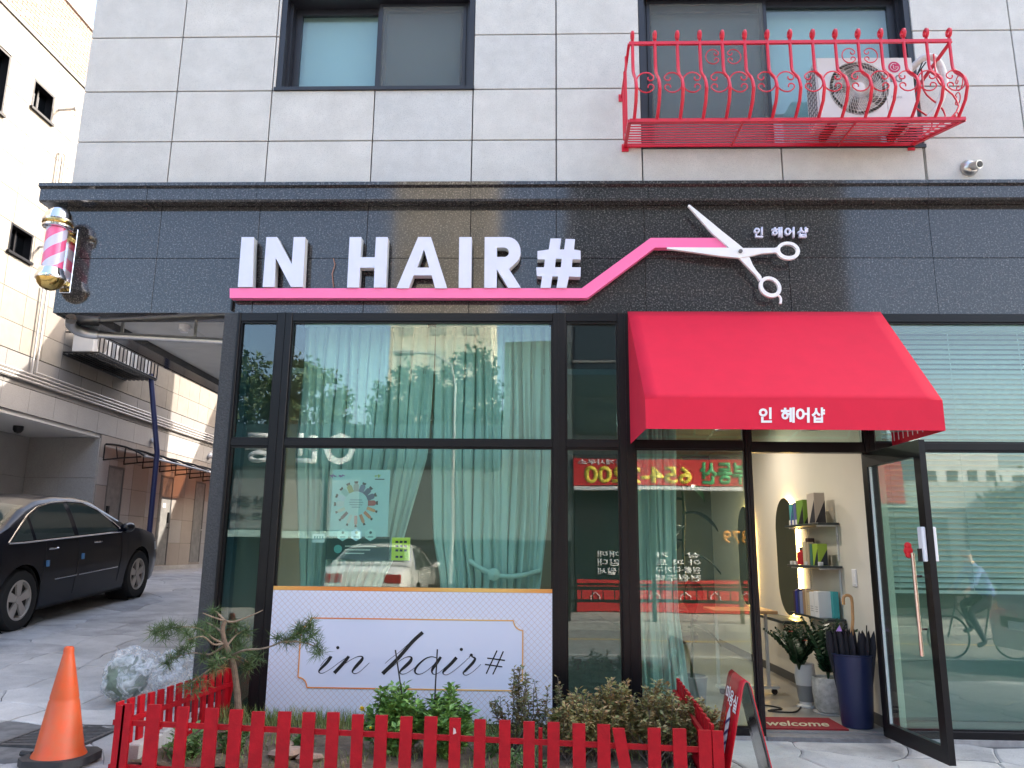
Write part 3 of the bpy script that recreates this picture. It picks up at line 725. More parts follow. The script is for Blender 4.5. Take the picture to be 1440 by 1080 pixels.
def cscroll(x, y, z, s_, mir, axis='x'):
    """C-shaped curl open towards +mir with its two ends rolled in"""
    pts = []
    for k in range(9): a = math.radians(lerp(-200, 40, k/8)); r_ = .02*s_*lerp(.7, 1.1, k/8); pts.append((.022*s_*.6 + r_*math.cos(a)*1.0, .030*s_ + r_*math.sin(a)))
    for k in range(1, 14): a = math.radians(lerp(50, 310, k/14)); pts.append((-.012*s_ + .06*s_*math.cos(a), .066*s_*math.sin(a)))
    for k in range(9): a = math.radians(lerp(-40, 200, k/8)); r_ = .02*s_*lerp(1.1, .7, k/8); pts.append((.022*s_*.6 + r_*math.cos(a), -.030*s_ + r_*math.sin(a)))
    return [(x + mir*p[0], y, z + p[1]) if axis == 'x' else (x, y + mir*p[0], z + p[1]) for p in pts]
dx = (3.545-.83)/14
for i in range(7):
    xm = .83 + dx*(2*i+1)
    yb = BD - belly(.36) + .0
    for mir in (1, -1):
        part('scroll', MB().tube(cscroll(xm - mir*.092, yb, zfl + .26, 1.4, mir), .0062, 5), REDM, bg_, smooth=True)
for xm in (.83 + dx*4, .83 + dx*10):
    for mir in (1, -1): part('scroll', MB().tube(cscroll(xm - mir*.075, BD-.01, zfl + .60, 1.05, mir), .005, 5), REDM, bg_, smooth=True)
for k, zz in enumerate((.42, .30, .16)):
    part('scroll', MB().tube(cscroll(3.66, -.3+.05*k, zfl+zz, 1.0-.2*k, 1, 'y'), .005, 5), REDM, bg_, smooth=True)
# outdoor unit
ac = thing('outdoor_unit', 'white air conditioner outdoor unit with round fan standing inside the red grille', 'air conditioner', (2.85, -.2, 5.0))
ACW = mat('ac_white', (.66, .65, .63), .45, n=.05, nscale=6)
x0, x1, y0, y1, z0, z1 = 2.44, 3.27, -.33, -.05, 5.06, 5.66
fcx, fcz, fr0 = 2.79, 5.36, .255
q = MB(); q.box(x0, x1, y0+.02, y1, z0, z1); part('casing', q, ACW, ac, bevel=.012)
ring_o = [(x0+.006, z0+.006), (x1-.25, z0+.006), (x1-.25, z1-.006), (x0+.006, z1-.006)]
q = MB(); q.prism([(x, y0, z) for x, z in ring_o], (0, .02, 0), [[(fcx+fr0*math.cos(2*PI*i/32), y0, fcz+fr0*math.sin(2*PI*i/32)) for i in range(32)]]); part('front_panel', q, ACW, ac)
q = MB(); q.box(x1-.246, x1-.004, y0, y0+.02, z0+.006, z1-.006); part('service_panel', q, ACW, ac, bevel=.004)
q = MB(); q.lathe([(0, y0+.019), (fr0, y0+.019)], (fcx, 0, fcz), 32, 'y'); part('fan_recess', q, mat('fan_dark', (.30, .28, .26), .7), ac)
for k in range(5):
    a = k*2*PI/5; pts = []
    for rr_, w in ((.05, .5), (.14, .75), (.23, .9)):
        pts.append((rr_, w))
    v = [(fcx+r_*math.cos(a+s_*w), y0+.014 - .004*s_, fcz+r_*math.sin(a+s_*w)) for r_, w in pts for s_ in (-.5, .5)]
    part('fan_blade', MB().add(v, [(0,1,3,2),(2,3,5,4)]), mat('fan_blade', (.42, .40, .38), .6), ac)
q = MB()
for rr_ in [.055+.0333*k for k in range(7)]: q.tube([(fcx+rr_*math.cos(a*PI/18), y0-.012+.0*rr_, fcz+rr_*math.sin(a*PI/18)) for a in range(37)], .0022, 4, False)
for k in range(54): 
    a = k*PI/27; q.tube([(fcx+.05*math.cos(a), y0-.014, fcz+.05*math.sin(a)), (fcx+.15*math.cos(a+.2), y0-.016, fcz+.15*math.sin(a+.2)), (fcx+fr0*math.cos(a+.55), y0-.002, fcz+fr0*math.sin(a+.55))], .0026, 4, False)
o = part('fan_guard', q, mat('guard_wire', (.60, .58, .55), .5), ac)
q = MB(); q.lathe([(0, y0-.026), (.045, y0-.022), (.052, y0-.01)], (fcx, 0, fcz), 20, 'y'); part('hub_cap', q, ACW, ac, smooth=True)
q = MB(); q.lathe([(0, y0-.004), (.052, y0-.004), (.052, y0)], (x1-.16, 0, z1-.10), 28, 'y'); bd_ = part('round_logo', q, mat('logo_crimson', (.50, .02, .10), .4), ac)
q = MB(); q.tube([(x1-.16+.034*math.cos(math.radians(a)), y0-.005, z1-.10+.034*math.sin(math.radians(a))) for a in range(60, 361, 20)] + [(x1-.155, y0-.005, z1-.10)], .0028, 4); q.tube([(x1-.168, y0-.005, z1-.082), (x1-.168, y0-.005, z1-.115), (x1-.15, y0-.005, z1-.115)], .0026, 4); q.lathe([(0, y0-.007), (.005, y0-.007)], (x1-.182, 0, z1-.088), 8, 'y'); part('logo_line', q, WHITE, ac)
text('LG', 'brand_lettering', mat('lettering_grey', (.16, .16, .17), .5), ac, (x1-.205, y0-.001, z1-.245), (x1-.105, y0-.001, z1-.245), (x1-.205, y0-.001, z1-.175), bold=.02)
text('Multi', 'caption', mat('lettering_grey'.replace('grey', 'light'), (.35, .35, .36), .5), ac, (x1-.21, y0-.001, z1-.40), (x1-.12, y0-.001, z1-.40), (x1-.21, y0-.001, z1-.375))
q = MB()
for k in range(11):
    q.box(x0-.004, x0, y0+.04, y1-.03, z0+.04+k*.048, z0+.05+k*.048)
for k in range(5): q.box(x0-.005, x0, y0+.05+k*.045, y0+.055+k*.045, z0+.03, z1-.04)
part('side_grating', q, mat('coil_grey', (.2, .2, .2), .6), ac)
for xx in (2.55, 3.15): q = MB(); q.box(xx-.03, xx+.03, -.34, -.05, 5.005, 5.06); part('foot', q, mat('rubber_black', (.02, .02, .02), .7), ac)
ho = thing('refrigerant_hose', 'white taped hose arching from the window down beside the outdoor unit', 'hose', (3.45, -.2, 5.0))
q = MB(); q.tube(catmull([(3.27, .10, 5.55), (3.30, -.10, 5.60), (3.38, -.25, 5.68), (3.47, -.27, 5.70), (3.53, -.27, 5.64), (3.56, -.27, 5.52), (3.56, -.26, 5.40), (3.50, -.24, 5.24), (3.40, -.2, 5.12), (3.27, -.18, 5.10)], 6), .030, 10)
part('taped_hose', q, mat('white_tape', (.70, .68, .66), .6, n=.15, nscale=30), ho, smooth=True)
for k in range(2):
    q = MB(); q.tube(catmull([(3.40+.03*k, -.25, 5.66), (3.36, -.22, 5.56), (3.35-.02*k, -.15, 5.48), (3.30, -.1, 5.40)], 5), .006, 5); part('cable', q, BLACK, ho, smooth=True)
# ------------------------------------------------------------------ printed board in the lower shop window
M = bpy.data.materials.new('printed_lattice'); M.use_nodes = True; tt = M.node_tree; pb = tt.nodes['Principled BSDF']; pb.inputs['Roughness'].default_value = .22
g = tt.nodes.new('ShaderNodeTexCoord'); sx = tt.nodes.new('ShaderNodeSeparateXYZ'); tt.links.new(g.outputs['Object'], sx.inputs[0])
def line_mask(sgn):
    a = mth('ADD', mth('MULTIPLY', sx.outputs[0], 1/.0485), mth('MULTIPLY', sx.outputs[2], sgn/.0485))
    f = mth('ABSOLUTE', mth('SUBTRACT', mth('FRACT', mth('ADD', a, 100.0)), .5))
    return mth('LESS_THAN', f, .04)
mk = mth('MAXIMUM', line_mask(1), line_mask(-1))
mx = tt.nodes.new('ShaderNodeMix'); mx.data_type = 'RGBA'; mx.inputs[6].default_value = (.63, .645, .74, 1); mx.inputs[7].default_value = (.55, .42, .40, 1)
tt.links.new(mk, mx.inputs[0]); tt.links.new(mx.outputs[2], pb.inputs['Base Color'])
bd = thing('window_board', 'white printed board with diamond lattice and black script lettering covering the lower window', 'sign board', (-1, -.02, .1))
q = MB(); q.box(-2.115, .14, -.035, -.012, .088, 1.075); part('board', q, M, bd)
M = bpy.data.materials.new('orange_gradient'); M.use_nodes = True; tt = M.node_tree; pb = tt.nodes['Principled BSDF']
g = tt.nodes.new('ShaderNodeTexCoord'); sx = tt.nodes.new('ShaderNodeSeparateXYZ'); tt.links.new(g.outputs['Object'], sx.inputs[0])
wv = mth('ADD', mth('MULTIPLY', mth('SINE', mth('MULTIPLY', sx.outputs[0], 3.2)), .5), .5)
rp = tt.nodes.new('ShaderNodeValToRGB'); rp.color_ramp.elements[0].color = (.75, .45, .12, 1); rp.color_ramp.elements[1].color = (.72, .20, .03, 1)
tt.links.new(wv, rp.inputs[0]); tt.links.new(rp.outputs[0], pb.inputs['Base Color']); pb.inputs['Roughness'].default_value = .3
q = MB(); q.box(-2.115, .14, -.036, -.012, 1.077, 1.107); part('orange_stripe', q, M, bd)
bx0, bx1, bz0, bz1 = -1.868, -.093, .335, .862
n_ = .075
pl = [(bx0+n_, bz0), (bx1-n_, bz0)] + arc(bx1, bz0, n_, 180, 90, 5)[1:] + [(bx1, bz1-n_)] + arc(bx1, bz1, n_, 270, 180, 5)[1:] + [(bx0+n_, bz1)] + arc(bx0, bz1, n_, 0, -90, 5)[1:] + [(bx0, bz0+n_)] + arc(bx0, bz0, n_, 90, 0, 5)[1:]
q = MB(); q.prism([(x, -.0375, z) for x, z in pl], (0, .002, 0)); part('plain_field', q, mat('pale_lilac_print', (.63, .65, .76), .2), bd)
q = MB()
cxp, czp = (bx0+bx1)/2, (bz0+bz1)/2
for i in range(len(pl)):
    a, c = pl[i], pl[(i+1) % len(pl)]
    q.bar((a[0], -.039, a[1]), (c[0], -.039, c[1]), .003, .009, up=(0, 0, 1) if abs(a[0]-c[0]) > abs(a[1]-c[1]) else (1, 0, 0))
part('orange_border', q, M, bd)
ZS = lambda p: at(400 + p[0]/4, 860 + p[1]/4, -.0400)
def pen(pts, name='script_letter', lab=None, mb=None):
    """stroke with its own width at every point: (x, y, width)"""
    p = catmull(pts, 7); q = mb or MB(); L_ = []; R_ = []
    for i in range(len(p)):
        a = p[max(i-1, 0)]; c = p[min(i+1, len(p)-1)]; dx_, dy_ = c[0]-a[0], c[1]-a[1]; l = math.hypot(dx_, dy_) or 1
        w = max(p[i][2], 2.6)/2; L_.append(ZS((p[i][0]-dy_/l*w, p[i][1]+dx_/l*w))); R_.append(ZS((p[i][0]+dy_/l*w, p[i][1]-dx_/l*w)))
    q.grid([L_, R_]); return q
def glyph(*strokes, dots=()):
    q = MB()
    for s_ in strokes: pen(s_, mb=q)
    for x, y, r_ in dots: q.add([ZS((x + r_*math.cos(k*PI/8), y + r_*math.sin(k*PI/8))) for k in range(16)], [tuple(range(16))])
    o = part('script_letter', q, BLACK, bd); sd_ = o.modifiers.new('s', 'SOLIDIFY'); sd_.thickness = .0006; return o
glyph([(203,306,2),(222,280,2),(245,260,3),(268,253,4)], [(262,253,18),(240,285,17),(208,318,14),(194,336,8),(200,346,4),(220,345,3),(260,322,2),(310,285,2),(345,262,2),(366,252,3)], dots=[(300,203,9)])
glyph([(362,252,16),(332,290,18),(280,346,20)], [(292,334,2),(330,300,2),(380,268,3),(415,253,4),(437,254,8),(436,270,16),(410,300,18),(388,326,12),(382,340,6),(395,349,4),(420,340,2),(450,315,2),(478,288,2)])
glyph([(778,117,20),(720,170,20),(640,262,20),(552,350,22)], [(566,292,2),(600,262,2),(650,225,2),(715,165,2),(766,118,3)],
      [(575,340,2),(620,300,2),(662,268,3),(692,255,5),(714,258,10),(708,280,18),(680,308,18),(656,330,12),(650,345,6),(664,352,4),(690,345,2),(725,322,2),(742,308,2)])
glyph([(858,262,4),(830,254,5),(795,264,7),(760,292,10),(738,320,12),(735,342,9),(752,352,5),(780,346,3),(820,318,3),(862,275,3)], [(880,255,14),(856,290,18),(834,322,15),(830,342,8),(842,353,4),(865,346,2),(900,318,2),(935,285,2)])
glyph([(935,285,2),(950,270,2),(966,260,4)], [(968,258,18),(942,288,18),(905,325,16),(892,342,9),(898,354,4),(918,354,3),(955,332,2),(1000,295,2),(1035,262,2)], dots=[(995,213,9)])
glyph([(1038,262,3),(1045,248,4),(1060,256,8),(1072,266,12),(1058,290,16),(1022,328,14),(1006,345,8),(1014,357,4),(1035,354,3),(1068,332,2),(1105,296,2)], dots=[(1051,245,9)])
glyph([(1196,219,7),(1165,285,7),(1135,350,7)], [(1231,224,7),(1202,290,7),(1172,354,7)], [(1141,262,7),(1190,268,7),(1240,275,7)], [(1128,297,7),(1176,304,7),(1226,311,7)])
# ------------------------------------------------------------------ curtains
def curtain(label, xa, xb, zt, zb, y, width, folds, amp=.045, group='teal curtains behind the shop glass'):
    rows = []
    nz_, nx_ = 44, folds*10
    for j in range(nz_+1):
        z = lerp(zt, zb, j/nz_); l, r_ = width(z)
        k = (r_-l)/(xb-xa)
        row = []
        for i in range(nx_+1):
            t_ = i/nx_; ph = t_*folds*2*PI + .5*math.sin(t_*9+1.3)
            a = amp*(.55+.45*math.sin(t_*17+2))*(1 + .5*(1-k))
            yy = y + a*math.sin(ph) + .012*math.sin(ph*2.3+z*1.6) + .03*(1-k)*math.sin(z*4+t_*6)
            row.append((lerp(l, r_, t_) + .3*amp*math.cos(ph)*k + .01*math.sin(z*2.5+t_*20), yy, z))
        rows.append(row)
    q = MB(); q.grid(rows)
    t = thing('curtain', label, 'curtain', ((xa+xb)/2, y, zb), group)
    o = part('cloth', q, CURT, t, smooth=True)
    q = MB(); q.box(xa, xb, y-.02, y+.02, zt, zt+.03); part('header', q, CURT, t)
    return t
WX = lambda px, py, yv=.30: at(px, py, yv).x
c1 = curtain('pleated teal curtain in the left half of the wide window, drawn to the left', -2.10, -.98, 3.38, .10, .30,
    lambda z: (-2.12 + interp(z, [1.1, 2.2], [.12, 0]), interp(z, [.2, 1.1, 1.5, 2.2, 3.4], [-1.45, -1.30, -1.12, -.96, -.92])), 12)
c2 = curtain('pleated teal curtain in the right half of the wide window, tied back near the bottom', -.90, .12, 3.38, .10, .30,
    lambda z: (interp(z, [.2, .85, 1.18, 1.5, 2.2, 3.4], [-.80, -.80, -.82, -.88, -.92, -.93]), interp(z, [.2, .8, 1.15, 1.6, 2.2], [.02, .0, .05, .10, .13])), 12)
q = MB(); q.tube(catmull([(-.55, .24, 1.32), (-.42, .20, 1.24), (-.3, .19, 1.20), (-.14, .20, 1.20), (.04, .26, 1.24)], 4), .022, 8); part('tieback', q, CURT, c2, smooth=True)
q = MB(); q.lathe([(0, -.045), (.05, -.02), (.055, .01), (0, .04)], (-.34, .18, 1.21), 14, 'y'); part('knot', q, CURT, c2, smooth=True)
c3 = curtain('narrow teal curtain hanging behind the fixed glass beside the entrance', .87, 1.22, 3.3, .10, .34,
    lambda z: (.86 + interp(z, [.1, 2.3], [.02, 0]), interp(z, [.1, .9, 2.3], [1.27, 1.20, 1.22])), 6, .035)
# ------------------------------------------------------------------ window posters and stickers
def sheet_thing(name, label, cat, px0, py0, px1, py1, m_, y=.055, th=.002, group=None):
    a = at(px0, py1, y); b_ = at(px1, py0, y)
    t = thing(name, label, cat, (a.x, y, a.z), group); q = MB(); q.box(a.x, b_.x, y, y+th, a.z, b_.z); part('sheet', q, m_, t); return t, a, b_
pt, a, b_ = sheet_thing('poster', 'pale blue poster with a ring of sixteen hair care bottles behind the wide window', 'poster', 463, 661, 549, 756, mat('poster_blue', (.36, .55, .57), .5, n=.06, nscale=6))
pw = b_.x - a.x; ph_ = b_.z - a.z; pcx, pcz = a.x + pw*.43, a.z + ph_*.50
cols = [(.30,.02,.03),(.05,.07,.14),(.05,.07,.14),(.10,.12,.22),(.20,.26,.26),(.22,.24,.08),(.20,.40,.38),(.40,.50,.60),(.42,.50,.52),(.45,.45,.38),(.12,.06,.08),(.45,.47,.45),(.42,.22,.22),(.50,.20,.10),(.50,.16,.07),(.50,.20,.07)]
for k, c_ in enumerate(cols):
    an_ = math.radians(2 + k*22.5); r0, r1 = .100, .155 if k < 10 else .165; w = .022 if k < 9 else .013
    d_ = Vector((math.cos(an_), 0, math.sin(an_))); n2 = Vector((-d_.z, 0, d_.x)); c0 = Vector((pcx, .0535, pcz))
    q = MB(); q.m = 0
    q.add([c0+d_*r0-n2*w, c0+d_*r0+n2*w, c0+d_*r1+n2*w, c0+d_*(r1+.012)+n2*w*.4, c0+d_*(r1+.012)-n2*w*.4, c0+d_*r1-n2*w], [(0,1,2,3,4,5)])
    q.m = 1; q.add([c0+d_*(r1+.012)-n2*w*.6+Vector((0,-.0005,0)), c0+d_*(r1+.012)+n2*w*.6+Vector((0,-.0005,0)), c0+d_*(r1+.030)+n2*w*.8+Vector((0,-.0005,0)), c0+d_*(r1+.030)-n2*w*.8+Vector((0,-.0005,0))], [(0,1,2,3)])
    part('printed_bottle', q, [mat('bottle_%d' % k, c_, .4), BLACK], pt)
for i in range(4):
    q = MB(); zz = pcz + .03 - i*.02; ww = [.05, .06, .055, .035][i]; q.box(pcx-ww, pcx+ww, .053, .0535, zz-.004, zz+.004); part('printed_line', q, mat('print_grey', (.16, .28, .29), .5), pt)
for k, (px, pcol) in enumerate(((468, (.25,.10,.35)), (480, (.28,.12,.36)), (531, (.30,.42,.08)))):
    c = at(px, 669, .0535)
    q = MB()
    for j in range(9):
        an_ = R.uniform(0, 6.3); d = Vector((math.cos(an_), 0, math.sin(an_)*.6)); s_ = R.uniform(.02, .04); n2 = Vector((-d.z, 0, d.x)).normalized()*.005
        q.add([c, c+d*s_*.5+n2, c+d*s_, c+d*s_*.5-n2], [(0,1,2,3)])
    part('printed_sprig', q, mat('sprig_%d' % k, pcol, .5), pt)
q = MB(); c = at(534, 674, .0535); q.box(c.x-.04, c.x+.04, .053, .0535, c.z-.004, c.z+.004); part('printed_line', q, BLACK, pt)
for k, px in enumerate((482, 501, 521)):
    c = at(px, 752, .050)
    q = MB(); q.add([(c.x+.052*math.cos(j*PI/3+PI/6), .0515, c.z+.052*math.sin(j*PI/3+PI/6)) for j in range(6)], [tuple(range(6))])
    part('hexagon_badge', q, mat('badge_%d' % k, [(.42,.66,.66),(.50,.68,.80),(.40,.64,.62)][k], .5), pt)
    q = MB(); q.box(c.x-.022, c.x+.022, .0508, .051, c.z-.022, c.z-.014); q.lathe([(0, .0508), (.012, .0508)], (c.x, 0, c.z+.018), 10, 'y'); part('badge_print', q, mat('print_dark_teal', (.04, .14, .15), .5), pt)
nt_, a, b_ = sheet_thing('notice', 'dark green information strip under the bottle poster in the wide window', 'notice', 457, 755, 548, 787, mat('notice_dark', (.03, .06, .055), .4))
c = at(475, 772, .05); q = MB(); q.lathe([(0, .0535), (.034, .0535), (.034, .0545)], (c.x, 0, c.z), 20, 'y'); part('round_badge', q, mat('badge_green', (.12, .36, .34), .5), nt_)
for i in range(3):
    c = at(485, 768+i*5, .05); q = MB(); q.box(c.x, c.x+.26-.05*i, .053, .0535, c.z-.004, c.z+.004); part('printed_line', q, mat('print_pale', (.5, .55, .5), .5), nt_)
nt2, a, b_ = sheet_thing('sticky_note', 'bright yellow green notice stuck inside the wide window near its middle', 'notice', 550, 756, 577, 788, mat('lime_paper', (.62, .70, .03), .6))
for i, (yy, ws) in enumerate(((761, 3), (767, 3), (773, 3), (782, 2))):
    for j in range(ws):
        c = at(558 + j*6, yy+1, .05); q = MB(); q.box(c.x-.012, c.x+.012, .053, .0535, c.z-.009, c.z+.009); part('printed_block', q, BLACK, nt2)
nt3, a, b_ = sheet_thing('label_sticker', 'small white rectangular sticker low on the left side of the wide window', 'sticker', 439, 751, 457, 763, mat('sticker_white', (.72, .74, .74), .5))
q = MB(); c = at(448, 756, .05)
for j in range(4): q.box(c.x-.04+j*.022, c.x-.026+j*.022, .053, .0535, c.z-.008, c.z+.012)
part('printed_block', q, mat('print_grey', (.16, .28, .29), .5), nt3)
# ------------------------------------------------------------------ inside: lamps
LAMP = mat('lamp_glow', (.9, .85, .7), .5, emit=(1.0, .86, .62), estr=7)
LAMPW = mat('lamp_glow_white', (.9, .9, .9), .5, emit=(1.0, .95, .85), estr=12)
for k, (x, y) in enumerate(((1.35, .9), (2.0, 2.4), (.3, 2.4), (-1.2, 2.4), (1.2, 4.2), (-.6, 4.2))):
    t = thing('ceiling_spotlight', ['white ceiling spotlight just inside the glass beside the door', 'white ceiling spotlight above the entrance aisle', 'white ceiling spotlight behind the tied curtain', 'white ceiling spotlight behind the left curtain', 'white ceiling spotlight deep in the room behind the door side', 'white ceiling spotlight deep in the room behind the curtains'][k], 'ceiling lamp', (x, y, 2.95), 'ceiling spotlights')
    q = MB(); q.lathe([(.075, 2.95), (.08, 2.90), (.07, 2.88)], (x, y, 0), 20); part('housing', q, WHITE, t, smooth=True)
    q = MB(); q.lathe([(0, 2.882), (.062, 2.884)], (x, y, 0), 20); part('lens', q, LAMPW, t)
    la = bpy.data.lights.new('lamp_light', 'AREA'); la.shape = 'DISK'; la.size = .12; la.energy = 4.5 if k < 2 else 2.2; la.color = (1.0, .90, .76); lo_ = bpy.data.objects.new('lamp_light', la); COL.objects.link(lo_); lo_.location = (x, y, 2.875)
for k, x in enumerate((-.55, -.15)):
    t = thing('pendant_lamp', ['small warm pendant lamp seen through the tied curtain, left of the pair', 'small warm pendant lamp seen through the tied curtain, right of the pair'][k], 'pendant lamp', (x, .9, 2.1), 'small pendant lamps')
    q = MB(); q.tube([(x, .9, 2.95), (x, .9, 2.22)], .003, 5); part('cord', q, BLACK, t)
    q = MB(); q.lathe([(.01, 2.23), (.035, 2.18), (.045, 2.12)], (x, .9, 0), 16); part('shade', q, GOLD, t, smooth=True)
    q = MB(); q.lathe([(0, 2.10), (.02, 2.11), (.028, 2.14), (.015, 2.18)], (x, .9, 0), 12); part('bulb', q, LAMP, t, smooth=True)
# mirrors with warm light behind
LED = mat('led_strip', (.9, .7, .3), .5, emit=(1.0, .66, .22), estr=6)
MIR = mat('mirror_glass', (.62, .66, .60), .03, metal=1.0)
def oval(cy_, cz_, ry, rz, n=40):   # stadium outline in the y-z plane
    out = []; st = rz - ry
    for i in range(n//2+1): a_ = PI*i/(n//2); out.append((cy_ + ry*math.cos(a_), cz_ + st + ry*math.sin(a_)))
    for i in range(n//2+1): a_ = PI + PI*i/(n//2); out.append((cy_ + ry*math.cos(a_), cz_ - st + ry*math.sin(a_)))
    return out
for k, (cy_, lab) in enumerate(((2.33, 'tall oval wall mirror with warm light glowing behind its edge beside the wall shelves'), (4.05, 'tall oval wall mirror with warm back light further inside, half hidden by the door frame'))):
    t = thing('lit_mirror', lab, 'mirror', (2.8, cy_, .8), 'backlit oval mirrors')
    cz_ = 1.385; mo = oval(cy_, cz_, .335, .625)
    q = MB(); q.prism([(2.745, y, z) for y, z in mo], (.006, 0, 0)); part('mirror_glass', q, MIR, t)
    mi_ = oval(cy_, cz_, .33, .62); mj = oval(cy_, cz_, .30, .59)
    q = MB(); q.prism([(2.775, y, z) for y, z in mi_], (.006, 0, 0), [[(2.775, y, z) for y, z in mj]]); part('led_strip', q, LED, t)
    q = MB(); q.prism([(2.752, y, z) for y, z in mj], (.045, 0, 0)); part('back_box', q, WHITE, t)
# wall shelves with products
SHM = mat('shelf_dark', (.03, .04, .045), .35)
SHW = mat('shelf_bracket_white', (.62, .62, .62), .4)
rows_ = [(1.335+.372, 'top'), (1.32, 'middle'), (.85, 'bottom')]
rows_ = [(1.69, 'top'), (1.30, 'middle'), (.835, 'bottom')]
ys0, ys1 = .86, 1.86
for k, (z, nm) in enumerate(rows_):
    t = thing('wall_shelf', nm + ' dark wall shelf on white brackets to the right of the oval mirror', 'shelf', (2.8, 1.3, z), 'dark wall shelves by the mirror')
    q = MB(); q.box(2.60, 2.792, ys0, ys1, z-.02, z); part('shelf_board', q, SHM, t, bevel=.003)
    for yy in (ys0+.08, ys1-.12):
        q = MB(); q.box(2.785, 2.797, yy-.012, yy+.012, z-.34, z-.021); q.box(2.61, 2.785, yy-.012, yy+.012, z-.034, z-.021)
        q.tube([(2.785, yy, z-.19)] + [(2.785-.14*math.sin(a_*PI/2/6), yy, z-.19+.15*(1-math.cos(a_*PI/2/6))) for a_ in range(7)], .009, 6)
        part('bracket', q, SHW, t)
def product(kind, label, y, z, w, d, h, colr, deco=None, x=2.66):
    t = thing(kind, label, {'product_box': 'box', 'product_bottle': 'bottle', 'book': 'book', 'carry_bag': 'bag'}[kind], (x, y, z))
    m_ = mat('pack_' + '_'.join('%02d' % int(c_*99) for c_ in colr), colr, .45)
    if kind == 'product_bottle':
        q = MB(); q.lathe([(0, z), (w/2, z+.004), (w/2, z+h*.7), (w*.2, z+h*.8), (w*.2, z+h*.84)], (x, y, 0), 14); part('bottle_body', q, m_, t, smooth=True)
        q = MB(); q.lathe([(w*.26, z+h*.84), (w*.26, z+h)], (x, y, 0), 12); part('cap', q, mat('pack_cap', (.1, .1, .1), .4), t)
    else:
        q = MB(); q.box(x-d/2, x+d/2, y-w/2, y+w/2, z+.001, z+h); part('carton' if kind != 'book' else 'cover', q, m_, t, bevel=.002)
        if deco:
            m2 = mat('pack_' + '_'.join('%02d' % int(c_*99) for c_ in deco), deco, .45)
            q = MB(); q.prism([(x-d/2-.0015, y-w*.48, z+.004), (x-d/2-.0015, y+w*.30, z+.004), (x-d/2-.0015, y-w*.48, z+h*.75)], (.0012, 0, 0)); q.prism([(x-w*.0-d*.48, y-w/2-.0015, z+.004), (x+d*.48, y-w/2-.0015, z+.004), (x+d*.48, y-w/2-.0015, z+h*.75)], (0, .0012, 0)); part('printed_shape', q, m2, t)
    return t
zt_, zm_, zb_ = 1.69, 1.30, .835
product('carry_bag', 'teal and blue gift box on the top wall shelf, nearest the mirror', 1.66, zt_, .10, .10, .215, (.07,.30,.32), (.05,.06,.25))
product('carry_bag', 'blue grey slim box between the teal and the green box on the top shelf', 1.54, zt_, .08, .10, .22, (.10,.12,.30))
product('carry_bag', 'green and black large box in the middle of the top wall shelf', 1.37, zt_, .20, .11, .235, (.16,.30,.04), (.01,.01,.015))
product('carry_bag', 'beige paper bag with black corner at the right end of the top shelf', 1.06, zt_, .20, .10, .28, (.48,.42,.36), (.02,.02,.03))
for i in range(5): product('product_box', ['tiny white card at the mirror end of the top shelf edge', 'second tiny white card on the top shelf edge', 'third tiny white card under the green box', 'fourth tiny white card on the top shelf edge', 'tiny white card in front of the beige bag'][i], 1.70-i*.10, zt_, .045, .012, .05, (.72,.70,.66), x=2.612)
product('product_bottle', 'red squat bottle with black cap on the middle wall shelf', 1.56, zm_, .09, .09, .17, (.55,.01,.02))
product('product_box', 'dark brown tall carton behind the red bottle on the middle shelf', 1.50, zm_, .09, .06, .26, (.06,.03,.03), x=2.73)
product('product_box', 'cream carton in the middle of the middle wall shelf', 1.36, zm_, .085, .08, .22, (.55,.48,.34))
product('product_box', 'tan carton beside the cream carton on the middle shelf', 1.26, zm_, .07, .08, .21, (.40,.32,.22))
product('product_box', 'dark green slim carton on the middle wall shelf', 1.17, zm_, .06, .08, .20, (.05,.16,.13))
product('product_box', 'lime green and black box at the right of the middle shelf', 1.04, zm_, .14, .09, .20, (.28,.42,.04), (.01,.02,.03))
for i in range(4): product('product_box', ['small silver box at the mirror end of the middle shelf', 'small silver box under the red bottle', 'small silver box under the cream carton', 'small silver box at the right end of the middle shelf'][i], [1.74, 1.62, 1.30, .93][i], zm_, .06, .03, .035, (.55,.56,.58), x=2.62)
bk = [('dark brown book at the mirror end of the bottom wall shelf', (.05,.03,.04), .05), ('royal blue carton near the mirror end of the bottom shelf', (.02,.03,.25), .06), ('navy slim carton on the bottom wall shelf', (.02,.03,.12), .05), ('pale blue box with dark round print on the bottom shelf', (.20,.24,.42), .09), ('brown book in the middle of the bottom wall shelf', (.30,.19,.12), .06), ('tan book standing on the bottom wall shelf', (.50,.38,.24), .055), ('sand coloured book beside the white cartons on the bottom shelf', (.56,.44,.28), .055), ('white tall carton with grey print, left of the two on the bottom shelf', (.66,.66,.68), .12), ('white tall carton with grey print, right of the two on the bottom shelf', (.70,.70,.72), .11)]
y = 1.72
for i, (lab, c_, w) in enumerate(bk):
    y -= w/2 + .008; t = product('book' if 'book' in lab else 'product_box', lab, y, zb_, w, .12, .21 + (i % 3)*.012, c_); y -= w/2
    if 'white' in lab:
        q = MB()
        for j in range(3): q.box(2.598, 2.599, y+w*.2, y+w*.8, zb_+.05+j*.02, zb_+.056+j*.02)
        part('printed_line', q, mat('print_mid_grey', (.3, .3, .32), .5), t)
product('product_box', 'turquoise flat tin behind the white cartons on the bottom shelf', .99, zb_, .10, .05, .235, (.04,.34,.36), x=2.74)
t = thing('light_switch', 'white wall switch plate beside the bottom shelf near the entrance', 'switch', (2.8, .60, 1.2))
q = MB(); q.box(2.788, 2.799, .565, .655, 1.13, 1.28); part('plate', q, WHITE, t, bevel=.003)
